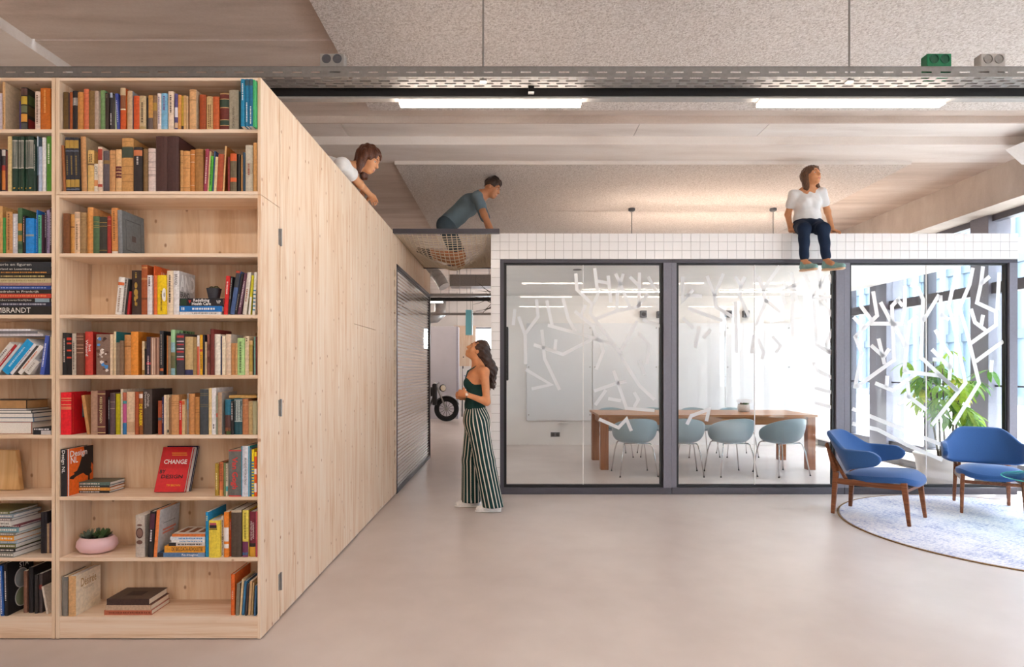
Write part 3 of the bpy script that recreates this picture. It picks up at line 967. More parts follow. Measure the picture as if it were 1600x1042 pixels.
# =================================================================== books
ORD = ['zeroth', 'first', 'second', 'third', 'fourth', 'fifth', 'sixth', 'seventh', 'eighth', 'ninth', 'tenth', 'eleventh', 'twelfth',
       'thirteenth', 'fourteenth', 'fifteenth', 'sixteenth', 'seventeenth', 'eighteenth', 'nineteenth', 'twentieth']
ORD += ['twenty-' + x for x in ORD[1:10]] + ['thirtieth'] + ['thirty-' + x for x in ORD[1:10]] + ['fortieth'] + ['forty-' + x for x in ORD[1:10]]
SHELFW = ['top', 'second', 'third', 'fourth', 'fifth', 'sixth', 'seventh', 'eighth', 'bottom']
M_PAGE = paint('#e6d9c4', .8, 0, .05, 200)
M_PAGEW = paint('#ece8e2', .8, 0, .04, 200)
def colour_word(h):
    h = h.lstrip('#')
    r, g, b = [int(h[i:i + 2], 16) for i in (0, 2, 4)]
    mx, mn = max(r, g, b), min(r, g, b)
    s = 0 if mx == 0 else (mx - mn) / mx
    if mx < 62: return 'black'
    if s < .13: return 'charcoal' if mx < 100 else 'grey' if mx < 195 else 'white'
    hue = (0 if mx == mn else (60 * ((g - b) / (mx - mn)) % 360 if mx == r else 60 * ((b - r) / (mx - mn)) + 120 if mx == g else 60 * ((r - g) / (mx - mn)) + 240))
    if hue < 14 or hue > 345: return ('dark maroon' if mx < 125 else 'red') if s > .4 else ('mauve brown' if mx < 150 else 'dusty pink')
    if hue < 45:
        if s < .28: return 'cream' if mx > 200 else 'taupe'
        if mx < 95: return 'dark brown'
        if mx < 150: return 'brown'
        if s > .7 and mx > 195: return 'orange'
        return 'tan' if mx > 185 else 'light brown'
    if hue < 70: return 'pale yellow' if s < .4 and mx > 180 else ('olive' if mx < 175 else 'yellow')
    if hue < 165: return 'dark green' if mx < 110 else 'green'
    if hue < 200: return 'dark teal' if mx < 120 else 'teal'
    if hue < 255: return 'navy' if mx < 115 else 'slate blue' if s < .35 else 'blue'
    if hue < 300: return 'purple'
    return 'plum' if mx < 140 else 'magenta'

def book_mesh(t, d, h, cover, pages, side=None, hard=True, round_=True):
    """t thickness (x), d depth (y, spine at y=0), h height; returns root, cover as one mesh and pages as a child"""
    m = MB(); c = .0022 if hard else .0008
    ov = .003 if hard else 0.0
    # boards
    m.box(0, c, .001, d, 0, h, 0); m.box(t - c, t, .001, d, 0, h, 1)
    # spine, slightly rounded
    k = 5
    bul = min(.004, t * .12) if round_ else 0.0004
    prof = [(t * i / (k - 1), -bul * math.sin(PI * i / (k - 1))) for i in range(k)]
    for i in range(k - 1):
        (xa, ya), (xb, yb) = prof[i], prof[i + 1]
        m.add([(xa, ya, 0), (xb, yb, 0), (xb, yb, h), (xa, ya, h)], [(0, 1, 2, 3)], 0)
        m.add([(xa, ya + .002, h), (xb, yb + .002, h), (xb, yb, h), (xa, ya, h)], [(0, 1, 2, 3)], 0)
    o = m.build('book', [cover, side or cover])
    # the page block is a little shorter than the boards, but its foot stays clear of the shelf
    MB().box(c, t - c, .002, d - ov, ov, h - ov).build('pages', pages, o)
    return o

def bands(o, t, h, bs, name='spine_band'):
    """coloured bands across the spine: (f0, f1, hex)"""
    for f0, f1, c in bs:
        k = 5; bul = min(.004, t * .12) + .0006
        m = MB()
        for i in range(k - 1):
            a, b = i / (k - 1), (i + 1) / (k - 1)
            xa, xb = t * a, t * b
            ya, yb = -bul * math.sin(PI * a) - .0003, -bul * math.sin(PI * b) - .0003
            m.add([(xa, ya, h * f0), (xb, yb, h * f0), (xb, yb, h * f1), (xa, ya, h * f1)], [(0, 1, 2, 3)])
        m.build(name, paint(c, .5), o)

def marks(o, t, h, c, f0=.35, f1=.85, rows=1, seed=0):
    """a line of small unreadable lettering down the spine"""
    rg = random.Random(seed)
    m = MB(); bul = min(.004, t * .12) + .0012
    for r in range(rows):
        xc = t * (.5 if rows == 1 else .35 + .3 * r)
        w = min(t * .32, .009) / (1 if rows == 1 else 1.5)
        z = h * f1
        while z > h * f0:
            l = rg.uniform(.003, .008)
            m.quad((xc - w / 2, -bul, z - l), (xc + w / 2, -bul, z - l), (xc + w / 2, -bul, z), (xc - w / 2, -bul, z))
            z -= l + rg.uniform(.0015, .004)
    m.build('title_marks', paint(c, .5), o)

def spine_text(o, t, h, s, c, f=.5, ln=None, frac=.6, up=False, bold=0.0):
    ln = ln or h * .6
    bul = min(.004, t * .12) + .0015
    # reading down: text x axis -> -z, text y axis -> +x
    R = Matrix(((0, 1, 0), (0, 0, -1), (-1, 0, 0))) if not up else Matrix(((0, -1, 0), (0, 0, -1), (1, 0, 0)))
    text(s, .05, paint(c, .5), o, (t / 2, -bul, h * f), R.to_euler(), fit=ln, fith=t * frac, bold=bold)

def side_text(o, t, d, h, s, c, fy, fz, w, hh, bold=0.0, off=.0006):
    """lettering on the +x cover"""
    R = Matrix(((0, 0, 1), (1, 0, 0), (0, 1, 0)))
    text(s, .05, paint(c, .5), o, (t + off, d * fy, h * fz), R.to_euler(), fit=w, fith=hh, bold=bold)

def side_patch(o, t, d, h, y0, y1, z0, z1, c, name='cover_print', poly=None):
    m = MB(); x = t + .0004
    P = poly or [(y0, z0), (y1, z0), (y1, z1), (y0, z1)]
    m.add([(x, d * y, h * z) for y, z in P], [tuple(range(len(P)))])
    return m.build(name, paint(c, .5), o)

rowcount = {}
def shelf_books(case, row, data, yin=.014, start=0):
    """data rows: (x0, x1, ytop, colour[, opts]) in photo pixels at the spine plane; returns {index: (obj,t,d,h)}"""
    base = ROWS[row]
    zb = sz(base) + .0006
    Y = BY0 + yin
    res = {}
    pe = -1e9
    cs = 'corner' if case == 'c' else 'adjoining'
    n = start
    for i, rec in enumerate(data):
        x0, x1, yt, col = rec[:4]
        op = rec[4] if len(rec) > 4 else {}
        rg = random.Random(row * 100 + i * 7 + (0 if case == 'c' else 5000))
        yy = BY0 + op.get('yin', yin + rg.uniform(-.006, .010))
        lean = op.get('lean', 0) * yy / F
        X0, X1 = (x0 - 800) * yy / F, (x1 - 800) * yy / F
        X0 = max(X0, pe + .0006)
        if X1 - X0 < .0042: X1 = X0 + .0042
        zt = CAMZ - (yt - HZ) * yy / F
        h = zt - zb
        t = X1 - X0
        d = op.get('d', min(.205 - (yy - BY0), h * rg.uniform(.62, .74)))
        hard = op.get('hard', rg.random() < .65)
        o = book_mesh(t, d, h, paint(col, .55, 0, .10, 90), op.get('pages', M_PAGE if rg.random() < .6 else M_PAGEW),
                      paint(op['side'], .5, 0, .08, 60) if 'side' in op else None, hard)
        if lean:
            a = math.atan2(lean, h)
            o.rotation_euler = (0, a, 0)
            # rest the lower corner on the shelf
            o.location = (X1 - t * math.cos(a), yy, zb + t * math.sin(a)) if a > 0 else (X0, yy, zb)
            pe = X1 if a > 0 else X0 + t * math.cos(a)
        else:
            o.location = (X0, yy, zb)
            pe = X1
        if op.get('bands'): bands(o, t, h, op['bands'])
        if op.get('marks'): marks(o, t, h, op['marks'], op.get('mf', (.35, .85))[0], op.get('mf', (.35, .85))[1], op.get('mr', 1), i + row * 50)
        if op.get('text'): spine_text(o, t, h, *op['text'][:2], **(op['text'][2] if len(op['text']) > 2 else {}))
        n += 1
        size = 'slim ' if t < .016 else 'thick ' if t > .042 else ''
        pos = 'leaning ' if abs(op.get('lean', 0)) > 4 else ''
        what = op.get('what')
        lb = '%s%s%s, %s from divider on %s shelf of %s bookcase' % (pos, size, what or (colour_word(col) + ' book'), ORD[n], SHELFW[row], cs)
        if case == 'a':
            lb = '%s%s%s, %s shelf of adjoining bookcase, %s along towards divider' % (pos, size, what or (colour_word(col) + ' book'), SHELFW[row], ORD[n])
        if len(lb.split()) > 15:
            lb = lb.replace('leaning ', '').replace('slim ', '').replace('thick ', '').replace(' shelf of corner bookcase', ' shelf, corner bookcase').replace(' shelf of adjoining bookcase', ' shelf, adjoining bookcase')
        tag(o, lb, 'book', 'books on the %s shelf of the %s bookcase' % (SHELFW[row], cs))
        res[i] = (o, t, d, h)
    return res

def flat_book(row, x0, x1, y0, y1, col, label, group, yin=.03, d=.16, rz=0.0, spine=None, pages=None, side=None, dz=0.0, case='c', hard=True, foot=None):
    """book lying flat: photo pixels x0..x1 of its front edge, rows y0 (top) to y1 (bottom)"""
    Y = BY0 + yin
    X0, X1 = (x0 - 800) * Y / F, (x1 - 800) * Y / F
    z0 = foot if foot is not None else CAMZ - (y1 - HZ) * Y / F
    t = (y1 - y0) * Y / F
    w = X1 - X0
    # length of the spine runs along x; build lying: thickness along z
    c = .0022 if hard else .0008
    m = MB()
    m.box(0, w, 0, d, 0, c); m.box(0, w, 0, d, t - c, t, 1); m.box(0, w, -.001, .0012, 0, t)
    o = m.build('book', [paint(col, .55, 0, .10, 90), paint(side or col, .5, 0, .08, 60)])
    MB().box(.003, w - .003, .0015, d - .003, c, t - c).build('pages', pages or M_PAGEW, o)
    o.location = (X0, Y, z0)
    o.rotation_euler = (0, 0, rz)
    tag(o, label, 'book', group)
    return o, w, d, t, z0 + t
def flat_text(fb, s, c, fx=.5, w=.5, frac=.6, bold=0.0):
    o, W, d, t, _ = fb
    text(s, .05, paint(c, .5), o, (W * fx, -.0018, t * .5), (PI / 2, 0, 0), fit=W * w, fith=t * frac, bold=bold)
def flat_marks(fb, c, f0=.1, f1=.9, seed=0, rowsf=(.5,), hf=.35):
    o, W, d, t, _ = fb
    rg = random.Random(seed); m = MB()
    for rf in rowsf:
        x = W * f0
        while x < W * f1:
            l = rg.uniform(.003, .012)
            m.quad((x, -.0017, t * (rf - hf / 2)), (x + l, -.0017, t * (rf - hf / 2)), (x + l, -.0017, t * (rf + hf / 2)), (x, -.0017, t * (rf + hf / 2)))
            x += l + rg.uniform(.0015, .005)
    m.build('title_marks', paint(c, .5), o)
def flat_band(fb, f0, f1, c, z0=0.0, z1=1.0):
    o, W, d, t, _ = fb
    MB().quad((W * f0, -.0014, t * z0), (W * f1, -.0014, t * z0), (W * f1, -.0014, t * z1), (W * f0, -.0014, t * z1)).build('spine_band', paint(c, .5), o)

# ---- corner bookcase, top shelf
GOLD = '#b8923f'
shelf_books('c', 0, [
 (99, 107, 144, '#6b4f25'), (107, 109, 145, '#2c2a3a'), (109, 113.3, 144, '#a8521e'), (113.3, 121.5, 142, '#211a1c', {'bands': [(.62, .82, '#8d8580')], 'marks': '#c9bfb5', 'mf': (.64, .8)}),
 (121.6, 129.5, 144, '#cc8a45'), (129.7, 138.6, 139, '#d8744f', {'bands': [(.75, .76, '#b85a3a'), (.88, .89, '#b85a3a')]}), (138.6, 148, 142, '#8a6a3a'), (148, 154, 142, '#b7a090'),
 (154, 164.5, 141.5, '#7da06a', {'side': '#5f9a6e'}), (164.5, 170, 145, '#3a2a24', {'marks': '#8d7a60', 'mf': (.85, .95)}), (170, 176, 145, '#3b3639', {'bands': [(.87, 1, '#b9c2d3')], 'marks': '#e8e4e4', 'mf': (.18, .45)}),
 (176, 180, 149, '#4a4542'), (180, 182.6, 149, '#b3c9a0'), (182.8, 187.2, 146, '#3d4a9a', {'lean': -3, 'marks': '#c7cbe8', 'mf': (.2, .8)}),
 (188, 196.5, 137.5, '#cf571f', {'what': 'beige, brown and orange banded book', 'bands': [(.82, 1, '#c9b08c'), (.50, .82, '#8c5432'), (.47, .50, '#e6d8b8')]}),
 (197, 199.2, 149, '#c08a3c'), (199.4, 207, 142, '#c9a887', {'side': '#9aa0a8'}), (207, 209, 151, '#4a3c70'), (209, 218, 150, '#d2521c', {'bands': [(.70, .71, '#a83c12'), (.74, .75, '#a83c12')]}),
 (218, 228, 150, '#cdb48c', {'marks': '#4a3a2a', 'mf': (.25, .8), 'bands': [(.02, .1, '#b59a68')]}), (228, 231.8, 152, '#231d1c'), (232, 239, 149, '#d09a52', {'bands': [(.0, .35, '#6a5a56')]}), (239, 245, 149, '#8a6a4a', {'bands': [(.55, .78, '#b08a3a')]}),
 (245.2, 251.5, 146, '#f2e2dd', {'marks': '#8a7a9a', 'mf': (.2, .9)}), (251.6, 262, 146, '#7db8dc', {'marks': '#7a5a9a', 'mf': (.55, .92), 'bands': [(.0, .10, '#8cc0de')]}), (263, 271.5, 143, '#ead3bd', {'marks': '#5a4a42', 'mf': (.45, .9)}),
 (273, 278, 146.5, '#5a4f86', {'bands': [(.35, .62, '#e2dcea'), (.05, .2, '#c8a890')], 'what': 'purple and white patchwork book'}), (278.2, 283, 148, '#dc9850'), (283.2, 287, 150, '#c9a638', {'bands': [(0, .12, '#4a3a30')]}),
 (287, 290.5, 149, '#d8aa72'), (290.6, 294, 150, '#d9b48a'), (294, 296, 155, '#8c3a22'), (296.2, 306.5, 140, '#dcab78', {'side': '#d9c2a4', 'bands': [(.95, .97, '#a87a4c'), (.72, .75, '#b5895a')], 'd': .12}),
 (312, 322, 148, '#a84a1e', {'d': .15}), (323, 332.8, 151, '#d9b882', {'marks': '#8a6238', 'mf': (.1, .75), 'mr': 2}), (333, 342, 151, '#c9602f'),
 (342.5, 358, 146, '#6e2a22', {'what': 'red leather volume with green and gold bands', 'bands': [(.62, .83, '#2f4638'), (.83, .85, '#cfa772'), (.60, .62, '#cfa772'), (.14, .27, '#2f4638'), (.12, .14, '#cfa772'), (.27, .29, '#cfa772'), (.97, 1, '#c9a06a')]}),
 (358.4, 373, 141, '#a9a08c', {'text': ('THOMAS MANN', '#5a5248', {'f': .3, 'ln': .11, 'frac': .24, 'up': True}), 'side': '#8c8878'}),
 (376.4, 382.4, 123.5, '#1587b3', {'marks': '#d9e6ea', 'mf': (.55, .9), 'yin': -.03, 'hard': False, 'what': 'tall cyan guide with white lettering'}), (383.2, 388.6, 123.5, '#1179a6', {'bands': [(.86, .98, '#3a5560')], 'marks': '#d9e6ea', 'mf': (.08, .5), 'yin': -.03, 'what': 'tall cyan guide with dark top emblem'}),
 (389.2, 394.8, 123.5, '#146f9c', {'bands': [(.86, .98, '#3a5560')], 'marks': '#d9e6ea', 'mf': (.08, .42), 'yin': -.03, 'what': 'tall deep cyan guide'}), (395.2, 397.9, 124.5, '#3fae6a', {'yin': -.03, 'bands': [(0, 1, '#bfe0a0')] if False else None, 'what': 'tall bright green guide'})])
# ---- corner bookcase, second shelf
nv = lambda w: {'what': w, 'lean': -2.0, 'bands': [(.80, .95, '#b08c3a'), (.74, .76, '#5a6478'), (.08, .22, '#b08c3a'), (.03, .05, '#6a7488')], 'marks': '#8a7440', 'mf': (.3, .66)}
shelf_books('c', 1, [
 (99.5, 103, 227, '#a8673c', {'lean': -3.5}), (103.6, 110, 215, '#2a2b38', nv('navy volume with gilt panels')), (110.2, 117, 215, '#2a2b38', nv('navy volume with gilt panels')), (117.2, 124.6, 215.3, '#2f3038', nv('navy volume with dull gilt panels')),
 (127.4, 136.2, 213.5, '#cf9a66', {'lean': -2, 'side': '#b7a284', 'd': .19}), (137.5, 147, 235, '#dcb46e', {'marks': '#5c4628', 'mf': (.72, .9), 'mr': 2, 'bands': [(.64, .68, '#7a5a3a')]}),
 (147.4, 153, 256, '#ede3d2', {'bands': [(.2, .42, '#df9a62')], 'text': ('CITT', '#6a6460', {'f': .75, 'ln': .045, 'frac': .7}), 'what': 'small white book with an orange oval'}),
 (153.2, 160, 229.5, '#e8cdb5', {'bands': [(.70, .95, '#a63a24'), (.10, .16, '#a63a24')], 'what': 'cream book with brick red bands'}), (160.4, 171, 236, '#5c5258', {'bands': [(.68, .77, '#8a6a3a')]}),
 (171.2, 180, 235, '#c8935f', {'bands': [(.88, .895, '#a8784a'), (.80, .81, '#a8784a')]}), (180.5, 190, 233.5, '#e0b27c', {'bands': [(.48, .60, '#6a2028'), (.33, .45, '#6a2028'), (.52, .56, '#e0b27c'), (.37, .41, '#e0b27c')], 'what': 'tan book with two maroon block letters'}),
 (190.4, 208.4, 216, '#cf9a5c', {'side': '#c9955a', 'd': .185, 'what': 'tan leather tome with a green label', 'bands': [(.64, .83, '#3f4a3c'), (.83, .845, '#8a6a3a'), (.63, .64, '#8a6a3a'), (.47, .485, '#a87a44'), (.32, .335, '#a87a44'), (.19, .205, '#a87a44'), (.93, .94, '#a87a44')]}),
 (209, 222.4, 230, '#2b2224', {'bands': [(.80, .93, '#cf7a4c')], 'marks': '#cfc7c4', 'mf': (.62, .78), 'what': 'black book with an orange portrait strip'}), (222.6, 231, 233, '#8a6a42'), 
 (232, 243.4, 232, '#d9c5bf', {'bands': [(.90, .91, '#8a7570'), (.69, .70, '#8a7570'), (.66, .67, '#8a7570'), (.55, .56, '#a8938c'), (.48, .49, '#a8938c'), (.38, .39, '#6a5550'), (.35, .36, '#8a7570')]}),
 (244, 261.4, 213, '#4a2a26', {'what': 'dark maroon bound annual', 'd': .19, 'yin': .006}), (261.8, 279.3, 213, '#462826', {'what': 'dark maroon bound annual', 'd': .19, 'yin': .006}),
 (279.6, 286, 235, '#d9a468', {'bands': [(.88, .89, '#7a5428'), (.70, .71, '#7a5428'), (.10, .11, '#7a5428')]}), (286.4, 297, 236, '#d59a5c', {'bands': [(.88, .89, '#7a5428'), (.57, .58, '#7a5428'), (.10, .11, '#7a5428')]}),
 (297.2, 304.4, 234, '#c9803c', {'bands': [(.88, .89, '#e6d0b0'), (.70, .71, '#e6d0b0'), (.15, .16, '#e6d0b0')]}), (304.6, 317.6, 233, '#a9773e', {'bands': [(.90, .91, '#7a5428'), (.83, .84, '#7a5428')]}),
 (318, 323.6, 233, '#a33a52', {'lean': 3.5, 'marks': '#e6c8c0', 'mf': (.2, .8)}), (324, 326, 236, '#d9b88a', {'lean': 3.5}), (326.2, 330.4, 244, '#55b83a', {'lean': 3, 'marks': '#2c5a20', 'mf': (.2, .9)}),
 (330.8, 333.4, 236, '#3f5a86', {'lean': 3.5}), (333.8, 338, 245, '#e6cfa4', {'lean': 3}), (338.4, 347, 241, '#b4512f', {'lean': 3}), (347.4, 350.4, 228, '#e0b27c', {'lean': 4, 'side': '#a8642c', 'd': .19}),
 (356, 359, 245, '#8c2c2c'), (359.8, 369.8, 240, '#6e6048', {'what': 'olive grey book with orange bands', 'bands': [(.80, 1, '#d8602a'), (.25, .36, '#d8602a')], 'side': '#221c1a'}), (370, 375.4, 241, '#221e1d'), (376.8, 379, 243, '#c08a52'), (379.8, 382.6, 238, '#2f4a63'),
 (383.6, 395, 227, '#c9c0ae', {'what': 'worn pale grey book with torn spine', 'marks': '#a05a4a', 'mf': (.35, .6), 'bands': [(.38, .62, '#b5a894')]}), (396, 401.6, 223, '#cf9a5c', {'d': .17})])
# ---- corner bookcase, third shelf
r = shelf_books('c', 2, [
 (99, 109, 333.5, '#7d4a26'), (109.2, 116.6, 335, '#cf944e', {'bands': [(.66, .69, '#6a4420')]}), (116.8, 125, 331, '#ecc9a6', {'marks': '#8a6a52', 'mf': (.1, .7), 'bands': [(.84, .97, '#cdae92')]}), (125.2, 134.4, 332, '#a07f55', {'bands': [(.88, .89, '#7a5c36'), (.81, .82, '#7a5c36'), (.1, .11, '#7a5c36')]}),
 (134.6, 145.6, 324, '#e09a54', {'d': .19, 'side': '#c9905a'}), (145.8, 155.4, 338, '#4d6a48', {'bands': [(.84, .85, GOLD), (.74, .75, GOLD), (.69, .70, GOLD)]}), (155.6, 167.4, 339, '#38352f', {'bands': [(.84, .85, GOLD), (.74, .75, GOLD), (.08, .09, GOLD)]}),
 (167.8, 173.2, 338, '#a83428', {'bands': [(.92, .93, '#d9b08a'), (.75, .76, '#d9b08a')]}), (175.2, 184.4, 325, '#db9250', {'lean': -1.2, 'marks': '#8a5a2c', 'mf': (.3, .92), 'bands': [(.0, .05, '#e8dcd0')]}), (185, 191.6, 328, '#83858a', {'lean': -1.5, 'side': '#6b7378', 'd': .186, 'yin': .008, 'what': 'slate book showing its framed cover'})])
o, t, d, h = r[9]
for (a, b, c, e) in ((.16, .18, .12, .82), (.82, .84, .12, .82), (.16, .84, .10, .12), (.16, .84, .80, .82)): side_patch(o, t, d, h, a, b, c, e, '#4a5056', 'cover_frame')
side_patch(o, t, d, h, .42, .60, .34, .48, '#544a4a', 'cover_emblem')
# ---- corner bookcase, fourth shelf
r = shelf_books('c', 3, [
 (180, 189.4, 433, '#f0ece8', {'lean': 6, 'bands': [(.78, .86, '#e0703a')], 'marks': '#b09a8a', 'mf': (.1, .7)}), (189.6, 194.4, 434, '#bdb6b2', {'lean': 6, 'marks': '#3a3634', 'mf': (.1, .95)}), (194.6, 197.4, 436, '#2c2a2b', {'lean': 6}), (198, 201.4, 455, '#b01e22', {'lean': 3.9}),
 (206, 221, 422.5, '#3d2c26', {'what': 'dark brown book with a gold figure', 'marks': '#b8923f', 'mf': (.82, .95), 'bands': None}), (221.2, 230.2, 414, '#a8552a', {'d': .18, 'bands': [(.70, .74, '#c98a52'), (.30, .34, '#7a3a1a'), (.93, .96, '#c98a52')]}),
 (230.4, 237.6, 430, '#e9e4e6', {'marks': '#6a4a4a', 'mf': (.75, .95), 'yin': .006}), (237.8, 240.8, 415, '#f0703a', {'d': .19, 'yin': .02, 'hard': False, 'what': 'tall orange book with lettered cover'}), (241, 245.6, 430, '#e8743a', {'yin': .006}),
 (246, 260, 430, '#f7cf12', {'what': 'bright yellow book with a round white picture', 'yin': .004, 'marks': '#8a6a10', 'mf': (.1, .6)}), (260.6, 270.6, 423, '#eed9bd', {'marks': '#4a3c34', 'mf': (.3, .9)}),
 (271.2, 280, 423, '#e6e2e2', {'text': ('BRAND', '#5a5658', {'f': .8, 'ln': .055, 'frac': .5}), 'side': '#cfcac8', 'd': .155, 'yin': .010, 'what': 'white book with huge pale cover letters'})])
o, t, d, h = r[4]
fig = MB()
for (cx, cz, w_, hh) in ((.5, .66, .30, .14), (.5, .50, .42, .16), (.42, .36, .26, .12), (.6, .40, .22, .1), (.44, .25, .12, .1), (.58, .24, .12, .1)):
    fig.add([(t * (cx + w_ * .5 * math.cos(a)), -.006, h * (cz + hh * .5 * math.sin(a))) for a in [k * PI / 6 for k in range(12)]], [tuple(range(12))])
fig.build('gilt_figure', paint('#b8923f', .4), o)
o, t, d, h = r[7]; side_text(o, t, d, h, 'UNI', '#f3cdb8', .45, .84, .05, .03, .001)
o, t, d, h = r[9]
for (cx, cz, w_, hh, c) in ((.82, .5, .5, .34, '#efece6'), (.85, .50, .22, .12, '#b9b4ac')):
    MB().add([(t * min(1, cx + w_ * .5 * math.cos(a)), -.0058 - (c == '#b9b4ac') * .0006, h * (cz + hh * .5 * math.sin(a))) for a in [k * PI / 8 for k in range(16)]], [tuple(range(16))]).build('cover_print', paint(c, .5), o)
o, t, d, h = r[11]
side_text(o, t, d, h, 'AND', '#f3f0ee', .52, .72, .145, .085, .002); side_text(o, t, d, h, 'BRAND', '#3d3a3a', .35, .46, .085, .03, .001)
side_patch(o, t, d, h, .0, 1, .22, .25, '#b08a7a'); side_patch(o, t, d, h, 0, 1, .30, .33, '#bfa296')
G4 = 'flat stack beside the small black pot'
z = sz(ROWS[3]) + .0006
b1 = flat_book(3, 281, 345.5, 486.4, 491, '#eceae8', 'thin white book lying lowest under the blue one beside black pot stack', G4, yin=.012, foot=z); flat_marks(b1, '#8a8682', .3, .9, 1)
b2 = flat_book(3, 280.6, 347, 477.3, 486.2, '#1c74c4', 'blue book lying between the white and the black health book', G4, yin=.010, foot=b1[4] + .0004); flat_marks(b2, '#e6eef6', .3, .8, 2); flat_marks(b2, '#e6eef6', .05, .12, 3, hf=.5)
b3 = flat_book(3, 281, 348.4, 465.2, 477, '#24222a', 'black flat book with white lettering carrying the small black pot', G4, yin=.012, foot=b2[4] + .0004)
flat_text(b3, 'Redefining\nHealth Care', '#f0eeee', .50, .44, .86, .0012); flat_text(b3, 'V/P', '#d9d6d6', .90, .10, .45, .001); flat_band(b3, .02, .16, '#24402e', .1, .9)
b3[0].children
MB().add([(b3[1] * .20, -.002, b3[3] * .75), (b3[1] * .27, -.002, b3[3] * .75), (b3[1] * .235, -.002, b3[3] * .3)], [(0, 1, 2)]).build('red_mark', paint('#c0302c', .5), b3[0])
POT_Z = b3[4]
shelf_books('c', 3, [
 (349.4, 355.6, 431, '#e02a2a', {'lean': 4, 'marks': '#f3d0cc', 'mf': (.55, .85)}), (356, 359, 432, '#2a282c', {'lean': 5, 'marks': '#bdb6b2', 'mf': (.4, .95)}), (359.4, 366, 423, '#4a6396', {'lean': 10, 'what': 'blue picture book with dark top', 'bands': [(.62, .95, '#3a3c44'), (.95, 1, '#a8402c')]}),
 (366.4, 369.6, 427, '#262226', {'lean': 11, 'marks': '#9a9492', 'mf': (.1, .5)}), (370, 376, 426, '#6a4258', {'lean': 11.5, 'marks': '#d9c8cf', 'mf': (.2, .8)}), (379, 385, 425, '#ddd5cb', {'lean': 8, 'marks': '#b0705a', 'mf': (.3, .6)}),
 (388, 391.2, 430, '#d9cf2e', {'lean': 5.3, 'bands': [(0, .45, '#efece8')]}), (394.4, 398.4, 425, '#eeeae4', {'lean': 3, 'what': 'white book dotted with blue', 'bands': [(.1 + .09 * k, .13 + .09 * k, '#3f88a8') for k in range(6)]})], start=12)
